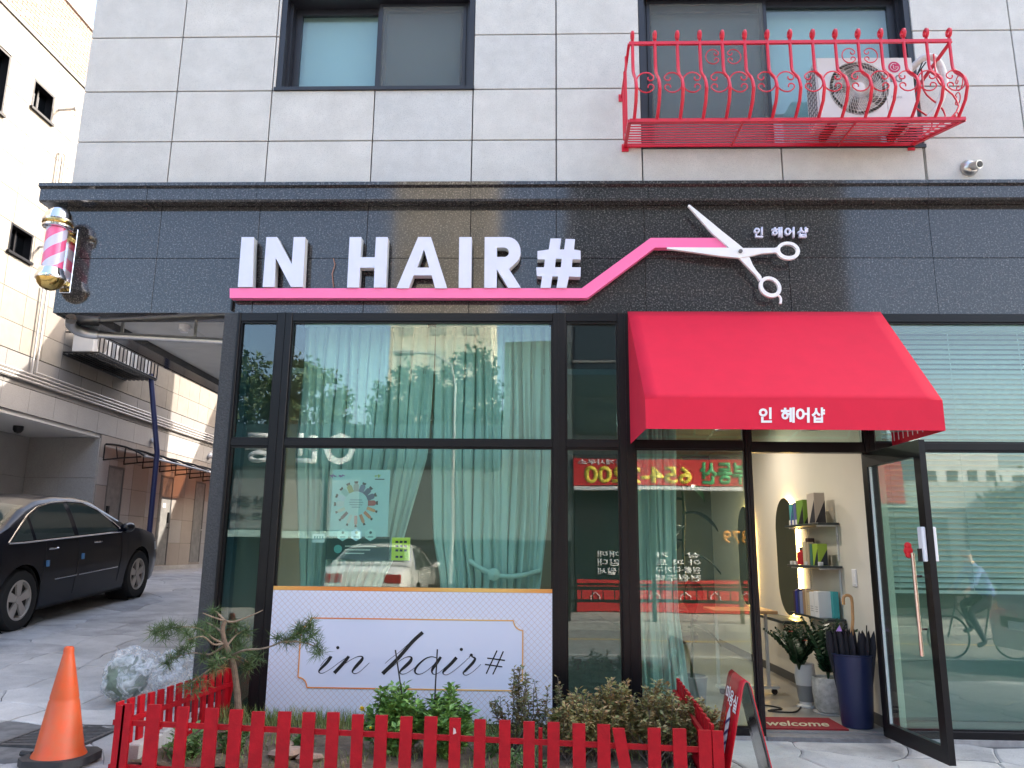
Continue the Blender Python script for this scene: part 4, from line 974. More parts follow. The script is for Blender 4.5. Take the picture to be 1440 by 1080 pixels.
q = MB(); q.box(2.784, 2.789, .58, .64, 1.15, 1.20); q.box(2.784, 2.789, .58, .64, 1.21, 1.26); part('rocker', q, WHITE, t)
# worktable
tb = thing('work_table', 'white legged styling table with wooden top and castors behind the plants', 'table', (2.3, 1.75, .05))
q = MB(); q.box(1.75, 2.36, 1.45, 2.0, .83, .86); part('table_top', q, mat('oak_top', (.42, .25, .12), .5, n=.2, nscale=14), tb, bevel=.004)
for x in (1.82, 2.24, 2.31):
    q = MB(); q.box(x-.014, x+.014, 1.70, 1.73, .13, .83); part('leg', q, SHW, tb)
q = MB(); q.box(1.8, 2.40, 1.66, 1.77, .11, .135); part('foot_bar', q, SHW, tb)
for x in (1.85, 2.36): q = MB(); q.lathe([(0, -.012), (.028, -.012), (.028, .012), (0, .012)], (x, 1.71, .08), 14, 'y'); part('castor', q, BLACK, tb)
q = MB(); q.box(2.55, 2.792, 1.95, 2.95, .70, .73); sh = solo('floating_ledge', q, SHM, 'dark ledge fixed to the wall under the lit oval mirror', 'ledge', bevel=.003)
cb = solo('floor_cable', MB().tube(catmull([(1.95, 1.0, .06), (2.1, 1.1, .058), (2.2, .95, .058), (2.05, .85, .058), (2.25, .80, .058), (2.4, 1.05, .058), (2.5, 1.2, .1), (2.6, 1.3, .25)], 6), .007, 6), BLACK, 'black power cable lying loosely on the shop floor beside the pots', 'cable', smooth=True)
# potted plants
POTW = mat('pot_white', (.62, .61, .60), .45); POTG = mat('pot_grey', (.22, .225, .23), .5)
POTS_ = mat('pot_speckled', (.55, .53, .50), .6, n=.25, nscale=25, col2=(.36, .35, .32), bump=.5, bscale=40)
def zz_plant(t, cx_, cy_, z0, n, h, spread, m_, rr):
    for k in range(n):
        an_ = rr.uniform(0, 2*PI); sp_ = rr.uniform(.1, 1)*spread; hh = h*rr.uniform(.7, 1.05); q = MB()
        pts = [Vector((cx_ + math.cos(an_)*sp_*u**1.5, cy_ + math.sin(an_)*sp_*u**1.5, z0 + hh*u*(1-.12*u*sp_/spread))) for u in [i/7 for i in range(8)]]
        q.tube(pts, [.007*(1-.7*i/7) for i in range(8)], 5)
        side = Vector((-math.sin(an_), math.cos(an_), 0)); out = Vector((math.cos(an_), math.sin(an_), 0))
        for i in range(22):
            u = .15 + .85*i/21; p = pts[min(int(u*7), 6)].lerp(pts[min(int(u*7)+1, 7)], u*7 - int(min(u*7, 6.999)))
            s_ = 1 if i % 2 else -1; L_ = .092*(1-.45*u)*rr.uniform(.8, 1.15)
            d = (side*s_ + Vector((0, 0, .55)) + out*.2 + Vector((rr.uniform(-.2, .2), rr.uniform(-.2, .2), 0))).normalized(); w_ = d.cross(Vector((0, 0, 1)) + out).normalized()*L_*.23
            q.add([p, p+d*L_*.4+w_, p+d*L_, p+d*L_*.4-w_], [(0,1,2,3)])
        part('stem', q, m_, t)
LEAFD = mat('glossy_dark_leaf', (.020, .055, .022), .3, n=.4, nscale=12)
rr = random.Random(11)
t = thing('potted_plant', 'dark glossy feather leaved plant in a speckled grey white pot by the door', 'potted plant', (2.58, .82, .05))
q = MB(); q.lathe([(0, .066), (.10, .066), (.125, .10), (.140, .22), (.138, .34), (.132, .352), (.12, .35), (.118, .33), (0, .33)], (2.58, .82, 0), 28); part('pot', q, POTS_, t, smooth=True)
q = MB(); q.lathe([(0, .051), (.135, .051), (.145, .066), (.13, .062), (0, .062)], (2.58, .82, 0), 28); part('saucer', q, POTW, t, smooth=True)
zz_plant(t, 2.58, .82, .33, 38, .54, .30, LEAFD, rr)
t = thing('potted_plant', 'bushy dark plant with red flowers in a white and grey pot behind the first', 'potted plant', (2.47, 1.10, .05))
q = MB(); q.lathe([(.065, .10), (.075, .16), (.082, .24)], (2.47, 1.10, 0), 26); part('grey_band', q, POTG, t, smooth=True)
q = MB(); q.lathe([(.083, .24), (.092, .32), (.085, .42), (.075, .43), (.07, .40), (0, .40)], (2.47, 1.10, 0), 26); part('pot', q, POTW, t, smooth=True); q = MB(); q.lathe([(0, .052), (.09, .052), (.09, .068), (.06, .075), (.062, .10), (0, .10)], (2.47, 1.10, 0), 26); part('pot_foot', q, POTW, t, smooth=True)
zz_plant(t, 2.40, 1.04, .38, 36, .40, .30, LEAFD, rr)
for x, y_, z in ((2.36, 1.1, .70), (2.44, 1.0, .63)):
    q = MB(); q.tube([(2.45, 1.1, .40), (x+.03, y_, z-.1), (x, y_, z)], .003, 4); part('flower_stem', q, LEAFD, t)
    q = MB()
    for k in range(7):
        a_ = k*2*PI/7; d = Vector((math.cos(a_), math.sin(a_)*.6, .25)); n2 = Vector((-d.y, d.x, 0))*.35
        q.add([Vector((x, y_, z)), Vector((x, y_, z))+(d+n2)*.03, Vector((x, y_, z))+d*.055, Vector((x, y_, z))+(d-n2)*.03], [(0,1,2,3)])
    part('flower', q, mat('scarlet_petal', (.55, .02, .015), .5), t)
t = thing('potted_plant', 'tall dark rubber plant with broad drooping leaves behind the glass beside the entrance', 'potted plant', (1.35, .75, .05))
q = MB(); q.lathe([(0, .055), (.11, .055), (.14, .34), (.13, .35), (.12, .32), (0, .32)], (1.38, .80, 0), 24); part('pot', q, POTG, t, smooth=True)
q = MB(); q.tube(catmull([(1.38, .80, .3), (1.40, .80, .8), (1.34, .78, 1.3), (1.36, .76, 1.8), (1.33, .76, 2.2)], 4), .013, 6); part('stem', q, LEAFD, t)
for k in range(13):
    z = .75 + k*.125; a_ = k*2.4; L_ = rr.uniform(.26, .40); d = Vector((math.cos(a_), math.sin(a_)*.5, 0)); n2 = Vector((-d.y, d.x, 0)).normalized(); c0 = Vector((1.36, .78, z)); rows = []
    for i in range(8):
        u = i/7; w_ = .075*math.sin(PI*min(u*1.02, 1))**.7; c = c0 + d*L_*u + Vector((0, 0, .10*u - .26*u*u))
        rows.append([c - n2*w_ + Vector((0, 0, .02)), c, c + n2*w_ + Vector((0, 0, .02))])
    part('leaf', MB().grid(rows), LEAFD, t, smooth=True)
# umbrella bin
t = thing('umbrella_stand', 'navy blue tapered bin holding furled umbrellas just inside the door', 'umbrella stand', (2.60, .28, .05))
q = MB(); q.lathe([(0, .052), (.115, .052), (.12, .07), (.155, .60), (.163, .605), (.163, .615), (.150, .61), (.114, .08), (0, .075)], (2.60, .28, 0), 36); part('bin', q, mat('navy_plastic', (.012, .02, .065), .4), t, smooth=True)
UMB = mat('umbrella_cloth', (.012, .011, .016), .75)
for k, (x, y_, lx, ly, lab) in enumerate(((2.58, .26, -.035, 0, 'black umbrella with curved wooden handle standing in the navy bin'), (2.53, .30, -.05, .03, 'closed black umbrella with lilac lining leaning left in the navy bin'), (2.66, .24, .05, -.02, 'closed black umbrella leaning right in the navy bin'), (2.60, .34, .01, .04, 'closed black umbrella at the back of the navy bin'))):
    t = thing('umbrella', lab, 'umbrella', (x, y_, .1), 'umbrellas in the navy bin')
    q = MB(); nfold = 7; rings = []
    for j, (r_, z) in enumerate(((.015, .12), (.03, .3), (.045, .5), (.058, .66), (.052, .73), (.045, .765))):
        ring = []
        for i in range(nfold*4):
            a_ = i*2*PI/(nfold*4); s_ = r_*(1 + .32*math.cos(a_*nfold)); zz = z + (.035*math.cos(a_*nfold) if j == 5 else 0) + (.02*math.cos(a_*nfold) if j == 4 else 0)
            ring.append((x + lx*z/.8 + s_*math.cos(a_), y_ + ly*z/.8 + s_*math.sin(a_), zz))
        rings.append(ring + [ring[0]])
    q.grid(rings); part('cloth', q, UMB, t, smooth=False)
    if k == 1: q = MB(); q.add([(x+lx-.02, y_-.075, .79), (x+lx+.03, y_-.075, .79), (x+lx+.015, y_-.072, .84)], [(0,1,2)]); part('lining', q, mat('lilac_cloth', (.45, .25, .6), .7), t)
    if k == 0:
        q = MB(); hx_ = x + .03; q.tube([(x+.01, y_, .70), (hx_+.0, y_-.02, .88), (hx_+.005, y_-.02, 1.02)] + [(hx_+.005-.035+.035*math.cos(a_*PI/8), y_-.02, 1.02+.035*math.sin(a_*PI/8)+.02*(a_ > 0)) for a_ in range(1, 9)] + [(hx_-.066, y_-.02, 1.0)], .0125, 10)
        part('wooden_handle', q, mat('varnished_cane', (.52, .27, .10), .35, n=.2, nscale=20), t, smooth=True)
    q = MB(); q.tube([(x, y_, .08), (x+lx, y_+ly, .84)], .005, 6); part('shaft', q, BLACK, t)
# door mat
t = thing('door_mat', 'dark red door mat with cream script lettering just inside the entrance', 'door mat', (2.1, .25, .05))
q = MB(); q.box(1.80, 2.47, .0+.12, .56, .0505, .062); part('mat', q, mat('red_carpet', (.26, .012, .018), .95, n=.3, nscale=60), t)
text('welcome', 'mat_lettering', mat('cream_yarn', (.5, .45, .3), .9), t, (1.85, .20, .0625), (2.35, .20, .0625), (1.90, .40, .0625), bold=.02, normal=(0, 0, 1))
# slatted blind behind the right window
t = thing('window_blind', 'white horizontal slatted blind filling the right shop window', 'blind', (3.9, .25, 1.2))
SL = mat('blind_slat', (.44, .50, .50), .6)
me = MB().add([(2.90, .0, .0), (4.98, .0, .0), (4.98, .028, .034), (2.90, .028, .034), (2.90, .0, .002), (4.98, .0, .002), (4.98, .028, .036), (2.90, .028, .036)], [(0,3,2,1),(4,5,6,7),(0,1,5,4),(1,2,6,5),(2,3,7,6),(3,0,4,7)]).mesh('slat', SL)
for k in range(50): link('slat', me, t, (0, .20, 3.30 - k*.044))
q = MB()
for x in (3.0, 3.6, 4.2, 4.8): q.box(x-.002, x+.002, .20, .204, 1.12, 3.33)
part('ladder_cord', q, SL, t)
q = MB(); q.box(2.90, 4.98, .17, .24, 3.33, 3.38); q.box(2.90, 4.98, .19, .22, 1.10, 1.125); part('rail', q, SL, t)
q = MB(); q.box(2.95, 4.9, .55, 1.2, .05, 1.25); t = solo('display_counter', q, mat('teal_counter', (.10, .17, .16), .5), 'long green grey counter standing behind the right window under the blind', 'counter', bevel=.01)
# shopping: chairs inside as dark shapes
def salon_chair(x, y, rz, lab):
    t = thing('styling_chair', lab, 'chair', (x, y, .05), 'styling chairs inside the shop', rz)
    L = mat('black_leather', (.02, .02, .022), .4)
    def lp(nm, q, m_, **k): part(nm, q, m_, t, world=False, **k)
    lp('base', MB().lathe([(0, 0), (.28, 0), (.28, .02), (.05, .04), (.04, .40)], k=24), CHROME, smooth=True)
    lp('seat', MB().box(-.26, .26, -.25, .25, .40, .52), L, bevel=.04); lp('backrest', MB().box(-.26, .26, .20, .32, .50, 1.0), L, bevel=.04)
    for s_ in (-1, 1): lp('armrest', MB().box(s_*.26-.03, s_*.26+.03, -.2, .2, .62, .70), L, bevel=.02)
salon_chair(1.45, 2.5, .6, 'black leather styling chair behind the fixed glass beside the entrance')
salon_chair(-.9, 2.9, -.4, 'black leather styling chair in the gap between the teal curtains')
# ------------------------------------------------------------------ planting bed
SOIL = mat('garden_soil', (.16, .115, .075), .95, n=.45, nscale=9, bump=1.0, bscale=40, speck=((.30, .25, .18), 30, .62))
BX = [-2.52 + i*.06 for i in range(60)]
def bz(x, y): return gz(x, y) + .035 + .03*noise.noise(Vector((x*3, y*3, 0))) + .02*noise.noise(Vector((x*11, y*11, 0)))
struct('planting_bed', sheet(BX, [-1.38 + i*.06 for i in range(23)], bz), SOIL, True)
t = thing('bed_edging', 'low rough concrete edging blocks round the planting bed inside the fence', 'edging', (-2.4, -.7, 0))
for i in range(4):
    q = MB(); y = -1.33 + i*.33; z = gz(-2.47, y); q.box(-2.56, -2.47, y, y+.315, z-.05, z+.13); part('block', q, CONC2, t, bevel=.008)
# scattered stones
RS = random.Random(5)
def pebble(x, y, z, s, mt, lab, rr):
    q = MB(); k = 7; prof = [(0, -.5), (.75, -.35), (1, 0), (.8, .35), (0, .55)]
    q.lathe([(r_*s, h_*s*.7) for r_, h_ in prof], (x, y, z), k); q.v = [tuple(Vector(v) + Vector(noise.noise_vector(Vector(v)*6/s*.1))*s*.35) for v in q.v]
    return solo('garden_stone', q, mt, lab, 'stone', 'stones lying in the planting bed', smooth=True)
for i, (x, y, s_) in enumerate(((-1.62, -1.05, .11), (-1.45, -1.12, .085), (-1.70, -.85, .07), (.05, -1.2, .05), (-2.2, -.6, .05), (.75, -1.1, .06))):
    pebble(x, y, bz(x, y)+s_*.2, s_, mat('stone_pinkish', (.40, .27, .20), .9, n=.3, nscale=20), ['large pinkish stone on bare soil behind the front fence', 'smaller pinkish stone beside the large one', 'flat pinkish stone behind the large one', 'small stone under the thin leaved shrub', 'small stone near the pine trunk', 'small stone at the right end of the bed'][i], RS)
# grass tufts: uncountable
GRA = mat('grass_blade', (.13, .20, .045), .7, n=.5, nscale=9, col2=(.24, .22, .07))
q = MB()
for k in range(5200):
    x = RS.uniform(-2.42, 1.0); y = RS.choice([RS.uniform(-1.33, -.02), RS.uniform(-.35, -.06)])
    if noise.noise(Vector((x*1.8, y*2.4, 4))) < -.05 and y < -.3: continue
    h = RS.uniform(.03, .11) * (1.3 if y > -.3 else .8); a_ = RS.uniform(0, 6.3); d = Vector((math.cos(a_), math.sin(a_), 0)); w_ = Vector((-d.y, d.x, 0))*.003; p = Vector((x, y, bz(x, y)-.005))
    ln = RS.uniform(.2, .8)
    q.add([p-w_, p+w_, p+d*h*ln*.4+Vector((0, 0, h*.6))+w_*.7, p+d*h*ln*.4+Vector((0, 0, h*.6))-w_*.7, p+d*h*ln+Vector((0, 0, h))], [(0,1,2,3),(3,2,4)])
o = link('bed_grass', q.mesh('bed_grass', GRA, fix=False)); o['label'] = 'short grass and weeds growing in the planting bed'; o['category'] = 'grass'; o['kind'] = 'stuff'
# ------------------------------------------------------------------ picket fences
def picket(t, x, y, zt_, w, ln, lean=0, face='y', dark=False, th=.018):
    q = MB(); z0 = zt_-ln
    if face == 'y': vs = lambda yy: [(x-w/2-lean, yy, z0), (x+w/2-lean, yy, z0), (x+w/2, yy, zt_), (x-w/2, yy, zt_)]
    else: vs = lambda xx: [(xx-lean, y-w/2, z0), (xx-lean, y+w/2, z0), (xx, y+w/2, zt_+R.uniform(-.004, .004)), (xx, y-w/2, zt_)]
    d = Vector((0, th, 0)) if face == 'y' else Vector((th, 0, 0))
    q.prism(vs(y if face == 'y' else x), d); return part('picket', q, REDP, t, bevel=.003)
f1 = thing('picket_fence', 'red painted picket fence along the front of the planting bed, one picket tilted', 'fence', (-.7, -1.45, 0))
FY = -1.47
# measured left and right edges of each picket in the photograph, turned into places on the fence line
pk = [(164,176,992),(173,186,990),(207,226,991),(249,265,994),(289,307,996),(323,341,998),(354,372,1001),(391,409,1001),(425.5,443,1002),(460,477,1002),(495,511,1005),(528,545,1006),(563,580,1008),(597,615,1008),(632,648,1010),(667,683,1012),(702,718,1013),(736,752,1015),(770,787,1016),(805,823,1018),(840,858,1019),(861,878,1024),(911,929,1024),(946,965,1025),(982,1000,1027),(1001.5,1017,1028)]
for i, (a_, c_, y_) in enumerate(pk):
    A, B = at(a_, y_, FY), at(c_, y_, FY)
    lean = {21: -.085}.get(i, R.uniform(-.004, .004)); lz = .50
    p = picket(f1, (A.x+B.x)/2, FY + (.0 if i != 21 else -.004), (A.z+B.z)/2, B.x-A.x, lz, lean)
    if i == 21: p['label'] = 'tilted picket'
zl = lambda x: lerp(at(207, 991, FY).z, at(982, 1027, FY).z, (x+2.4)/3.4)
for dz in (-.115, -.37):
    q = MB(); q.bar((-2.60, FY+.032, zl(-2.6)+dz), (1.06, FY+.032, zl(1.06)+dz), .022, .030); part('rail', q, REDP, f1)
q = MB(); x_ = at(760, 1030, -1.35).x; q.box(x_-.012, x_+.012, FY+.045, FY+.075, -.02, at(760, 1023, -1.40).z); part('post', q, REDP, f1)
q = MB(); c = at(639, 1028, FY-.001); q.add([(c.x-.008, FY-.0015, c.z-.02), (c.x+.012, FY-.0015, c.z-.012), (c.x+.006, FY-.0015, c.z+.012), (c.x-.006, FY-.0015, c.z+.02)], [(0,1,2,3)]); part('chipped_paint', q, mat('bare_wood_chip', (.6, .45, .42), .8), f1)
f2 = thing('picket_fence', 'red picket fence on the left side of the bed, running back to the shop corner', 'fence', (-2.55, -.8, 0))
for i in range(13):
    u = i/12; y_ = lerp(-1.40, -.10, u); x_ = lerp(-2.60, -2.43, u)
    picket(f2, x_, y_, lerp(.455, .475, u), .072, .50, lean=-.02, face='x')
for dz in (-.12, -.36): q = MB(); q.bar((-2.60+.035, -1.42, .455+dz), (-2.43+.035, -.06, .475+dz), .024, .03); part('rail', q, REDP, f2)
q = MB(); q.prism([(-2.50, -.065, -.02), (-2.42, -.065, -.02), (-2.36, -.065, .47), (-2.43, -.065, .47)], (0, .02, 0)); part('picket', q, REDP, f2)
f3 = thing('picket_fence', 'red painted picket fence on the right side of the bed, beside the standing sign', 'fence', (1.08, -.8, 0))
for i in range(12):
    u = i/11; y_ = lerp(-1.38, -.08, u); picket(f3, lerp(1.075, 1.105, u), y_, lerp(.385, .45, u), .075, .46, lean=.0, face='x')
for dz in (-.10, -.33): q = MB(); q.bar((1.055, -1.42, .385+dz), (1.085, -.05, .45+dz), .024, .03); part('rail', q, REDP, f3)
# ------------------------------------------------------------------ plants
def bark(c): return mat('bark_' + c, {'pine': (.22, .15, .10), 'twig': (.30, .22, .15), 'grey': (.18, .14, .11)}[c], .9, n=.35, nscale=25, bump=.8, bscale=60)
PINE = mat('pine_needle', (.075, .125, .035), .6, n=.45, nscale=14, col2=(.055, .10, .03))
PINEB = mat('pine_needle_dry', (.30, .17, .06), .7, n=.4, nscale=20)
pn = thing('pine_sapling', 'young pine with long needled tufts in the left corner of the fenced bed', 'tree', (-2.12, -.75, 0))
YP_ = -.78
pp = lambda px, py, dy=0: at(px, py, YP_ + dy)
trunk = [pp(338, 1030), pp(335, 1000), pp(333, 970), pp(329, 940), pp(324, 921), pp(316, 903), pp(313, 885), pp(317, 872)]
trunk[0].z = bz(trunk[0].x, YP_)
part('trunk', MB().tube(catmull([tuple(p) for p in trunk], 3), [lerp(.026, .014, i/(7*3)) for i in range(7*3+1)], 9), bark('pine'), pn, smooth=True)
br = [ # (start, path pixels with depth offset)
 [(316,873,0),(300,868,-.05),(285,862,-.08)], [(316,873,0),(330,874,.05),(352,866,.08),(370,858,.1)], [(316,873,0),(306,862,0),(300,858,0)],
 [(315,905,0),(300,898,-.05),(280,884,-.12),(250,882,-.2),(218,890,-.25)], [(315,905,0),(300,906,-.1),(285,895,-.18),(262,900,-.25)], [(316,908,0),(295,920,.1),(270,918,.2),(243,925,.25)],
 [(325,922,0),(345,914,-.05),(370,912,-.1),(395,903,-.12),(420,890,-.12),(437,876,-.1)], [(395,903,-.12),(415,902,-.15),(432,905,-.15),(446,910,-.15)], [(325,922,0),(340,925,.12),(352,935,.18)],
 [(325,925,0),(305,935,-.1),(280,952,-.2),(262,965,-.25)], [(318,910,0),(330,895,.1),(345,885,.15)], [(314,890,0),(300,880,.12),(290,875,.2)], [(325,922,0),(312,926,-.16),(300,930,-.25)]]
for pth in br:
    pts = [tuple(pp(*p)) for p in pth]; pts = catmull(pts, 4) if len(pts) > 2 else pts
    part('branch', MB().tube(pts, [lerp(.009, .003, i/(len(pts)-1)) for i in range(len(pts))], 6), bark('twig'), pn, smooth=True)
RP = random.Random(21)
def tuft(c, n, L_, m_, dirn=(0, 0, .3), name='needle_tuft', flat=1.0):
    q = MB(); c = Vector(c)
    for k in range(n):
        d = Vector((RP.gauss(0, 1), RP.gauss(0, 1), RP.gauss(0, 1)*flat)).normalized()*.9 + Vector(dirn); d.normalize(); l = L_*RP.uniform(.6, 1.1)
        w_ = d.cross(Vector((RP.gauss(0, 1), RP.gauss(0, 1), RP.gauss(0, 1)))).normalized()*.0016
        p0 = c + Vector((RP.gauss(0, .012), RP.gauss(0, .012), RP.gauss(0, .008))); p1 = p0 + d*l*.55 + Vector((0, 0, -.002)); p2 = p0 + d*l + Vector((0, 0, -.16*l*RP.random()))
        q.add([p0-w_, p0+w_, p1+w_, p1-w_, p2], [(0,1,2,3),(3,2,4)])
    o = link(name, q.mesh(name, m_, fix=False), pn); return o
tf = [(218,890,-.25),(226,884,-.24),(240,882,-.22),(252,886,-.2),(262,892,-.25),(270,902,-.22),(232,896,-.24),(243,925,.25),(252,918,.22),(262,912,.2),(236,932,.25),(278,884,-.12),(290,890,-.1),
      (303,885,.1),(292,878,.2),(312,896,.12),(330,900,.12),(345,888,.15),(338,908,.1),(330,918,0),(318,924,-.1),(350,918,.1),(352,932,.18),(345,940,.15),(306,928,-.25),(298,936,-.2),(362,925,.1),(285,925,.12),
      (437,876,-.1),(434,886,-.1),(426,888,-.12),(418,894,-.12),(440,893,-.12),(430,900,-.15),(412,897,-.12),(402,902,-.12),(446,908,-.15),(448,918,-.15),(390,898,-.12),(300,860,0),(312,918,.1),(420,883,-.1),(332,880,.1)]
for p in tf: tuft(pp(*p), 85, .095, PINE, (0, 0, .15))
for p in [(262,965,-.25),(270,960,-.22),(280,954,-.2),(300,944,-.15),(312,938,-.1),(290,962,-.2),(275,972,-.25)]: tuft(pp(*p), 46, .08, PINE if p[0] < 282 else PINEB, (0, 0, -.2))
# leafy shrubs
def leaf_shrub(name, label, cat, cx_, cy_, z0, w, d, h, nst, nleaf, L_, m_, rr, stem_m=None, rel=.42, droop=.0, group=None, dense=1.0, base=.08, flower=None):
    t = thing(name, label, cat, (cx_, cy_, z0), group)
    q = MB(); ql = MB()
    for k in range(nst):
        a_ = rr.uniform(0, 2*PI); rad = math.sqrt(rr.random()); tx = cx_ + math.cos(a_)*rad*w/2; ty = cy_ + math.sin(a_)*rad*d/2; tz = z0 + h*(1-.45*rad**2)*rr.uniform(.72, 1.05)
        bx_ = cx_ + rr.uniform(-1, 1)*base*w; by_ = cy_ + rr.uniform(-1, 1)*base*d
        pts = [Vector((lerp(bx_, tx, u**.8) + .02*math.sin(u*7+k), lerp(by_, ty, u**.8), lerp(z0-.02, tz, u**1.0))) for u in [i/5 for i in range(6)]]
        q.tube(pts, [.005*(1-.75*i/5)+.0008 for i in range(6)], 4)
        nl = int(nleaf*dense)
        for i in range(nl):
            u = rel*rr.random() + (1-rel) if rr.random() < .75 else rr.uniform(.25, 1); j = min(int(u*5), 4); p = pts[j].lerp(pts[j+1], u*5-j)
            aa = rr.uniform(0, 2*PI); dd = Vector((math.cos(aa), math.sin(aa), rr.uniform(-.2, .9))).normalized(); l = L_*rr.uniform(.6, 1.2)
            p = p + dd*rr.uniform(0, .012)
            n2 = dd.cross(Vector((rr.gauss(0, .4), rr.gauss(0, .4), 1))).normalized()*l*.27; up_ = dd.cross(n2).normalized()*l*.10
            ql.add([p, p+dd*l*.45+n2-up_, p+dd*l, p+dd*l*.45-n2-up_, p+dd*l*.5], [(0,1,4),(1,2,4),(2,3,4),(3,0,4)])
    part('stem', q, stem_m or bark('twig'), t); o = link('foliage', ql.mesh('foliage', m_, fix=False), t)
    if flower:
        for (px, py, yv), r_, m2 in flower:
            c = at(px, py, yv); q = MB()
            for k in range(24):
                ph2 = k*2.4; el_ = lerp(-.3, 1.2, k/23); dd = Vector((math.cos(ph2)*math.cos(el_), math.sin(ph2)*math.cos(el_), math.sin(el_))); n2 = dd.cross(Vector((0, 0, 1))).normalized()*r_*.3
                q.add([c, c+dd*r_*.7+n2, c+dd*r_, c+dd*r_*.7-n2], [(0,1,2,3)])
            part('flower', q, m2, t)
    return t
def xz(px, py, y): p = at(px, py, y); return p.x, p.z
RL = random.Random(33)
LG = mat('fresh_leaf', (.19, .34, .065), .5, n=.4, nscale=16, col2=(.08, .18, .04))
YEL = mat('yellow_petal', (.75, .55, .01), .5)
x_, zt_ = xz(560, 968, -.9); leaf_shrub('dahlia_bush', 'rounded bright green leafy bush with yellow flower, left of the two staked bushes', 'bush', x_, -.90, bz(x_, -.9), .46, .40, zt_-.02, 60, 46, .058, LG, RL, LG, .6, group='staked leafy bushes', flower=[((509, 998, -.95), .026, YEL), ((521, 1024, -1.1), .012, YEL)])
x_, zt_ = xz(632, 968, -.9); leaf_shrub('dahlia_bush', 'rounded bright green leafy bush, right of the two staked bushes', 'bush', x_, -.90, bz(x_, -.9), .40, .38, zt_-.02, 56, 46, .056, LG, RL, LG, .6, group='staked leafy bushes')
for i, (px0, py0, px1, py1) in enumerate(((565, 975, 556, 914), (611, 990, 615, 913))):
    a = at(px0, py0, -.92); c = at(px1, py1, -.92); d = (a-c).normalized(); bt = a + d*((a.z-bz(a.x, -.92)+.05)/-d.z) if d.z else a
    solo('plant_stake', MB().tube([tuple(bt), tuple(c)], .005, 6), BLACK, ['thin black stake standing in the left leafy bush', 'thin black stake standing in the right leafy bush'][i], 'stake', 'thin black plant stakes')
LT = mat('blueberry_leaf', (.14, .20, .085), .55, n=.4, nscale=20, col2=(.20, .13, .05))
x_, zt_ = xz(735, 948, -.7); leaf_shrub('thin_shrub', 'tall airy shrub with small dull green leaves in front of the printed board', 'bush', x_-.02, -.70, bz(x_, -.7), .40, .26, zt_+.0, 26, 60, .034, LT, RL, bark('grey'), .65, base=.22)
x_, zt_ = xz(772, 955, -.6); leaf_shrub('thin_shrub', 'small airy shrub with reddish green leaves beside the black window post', 'bush', x_+.04, -.62, bz(x_, -.6), .22, .2, zt_+.02, 12, 60, .032, LT, RL, bark('grey'), .6, base=.2)
AZ = mat('azalea_leaf', (.25, .30, .10), .5, n=.55, nscale=22, col2=(.36, .20, .09))
AZ2 = mat('azalea_leaf_red', (.34, .22, .10), .5, n=.5, nscale=22, col2=(.20, .24, .08))
for i, (px, py, w, m_, lab) in enumerate(((815, 972, .42, AZ, 'olive green azalea bush under the dark narrow window'), (862, 958, .48, AZ, 'tallest azalea bush with upright shoots in front of the black post'), (925, 965, .50, AZ2, 'reddish azalea bush in front of the narrow curtain'), (978, 985, .40, AZ, 'azalea bush at the right corner of the fenced bed'))):
    y_ = -.82 + .08*(i % 2); x_, zt_ = xz(px, py, y_); leaf_shrub('azalea_bush', lab, 'bush', x_, y_, bz(x_, y_), w, .42, zt_, 70, 60, .040, m_, RL, bark('grey'), .5, group='azalea bushes in the fenced bed', base=.25)
RW = mat('weed_leaf', (.11, .20, .05), .6, n=.4, nscale=14, col2=(.05, .11, .03))
for i, (px, py, w, h, lab) in enumerate(((262, 1045, .28, .20, 'low broad leaved weed clump behind the left end of the front fence'), (330, 1050, .26, .20, 'low broad leaved weed clump beside the pine'), (690, 1010, .5, .22, 'low twiggy green plant between the leafy bush and the airy shrub'), (420, 1040, .22, .10, 'low weed clump in front of the printed board'), (740, 1045, .5, .20, 'low green undergrowth below the airy shrub'))):
    y_ = [-1.2, -1.05, -.75, -.8, -1.15][i]; p = at(px, py, y_); leaf_shrub('weed_clump', lab, 'plant', p.x, y_, bz(p.x, y_), w, w*.8, h, 22, 16, .045 if i < 2 else .028, RW, RL, RW, .8, group='low plants in the bed', base=.35)
# ------------------------------------------------------------------ traffic cone
zc = gz(-3.03, -1.15) - .01
cn = thing('traffic_cone', 'faded orange traffic cone with black base beside the red fence', 'traffic cone', (-3.06, -1.12, zc))
ORG = mat('faded_orange_plastic', (.60, .075, .012), .5, n=.22, nscale=10, col2=(.50, .10, .03), stain=.10, stainscale=6)
prof = [(.165, .045), (.17, .055), (.160, .075), (.150, .085), (.095, .36), (.088, .375), (.090, .385), (.036, .63), (.033, .64), (.034, .655), (.030, .675), (.022, .68), (.018, .66)]
q = MB(); q.lathe([(r_*.93, h_*1.03) for r_, h_ in prof], (-2.955, -1.37, zc), 40); q.v = [(v[0] + (v[2]-zc)*-.028, v[1], v[2]) for v in q.v]
part('cone_body', q, ORG, cn, smooth=True)
q = MB(); n_ = 8; q.prism([(-2.955+x*.20, -1.35+y*.20, zc+.012) for x, y in ((-1,-.6),(-.6,-1),(.6,-1),(1,-.6),(1,.6),(.6,1),(-.6,1),(-1,.6))], (0, 0, .045)); part('base', q, mat('black_rubber', (.03, .03, .032), .7, n=.3, nscale=12), cn, bevel=.01)
q = MB(); q.tube([(-3.22, -1.33, zc+.05), (-3.14, -1.35, zc+.05)], .018, 8); part('base_grip', q, mat('black_rubber', (.03, .03, .032), .7), cn)
q = MB(); q.tube([(-2.98, -1.41, zc+.60), (-2.995, -1.445, zc+.36)], .003, 4); part('seam_crack', q, mat('crack_dark', (.16, .03, .01), .9), cn)
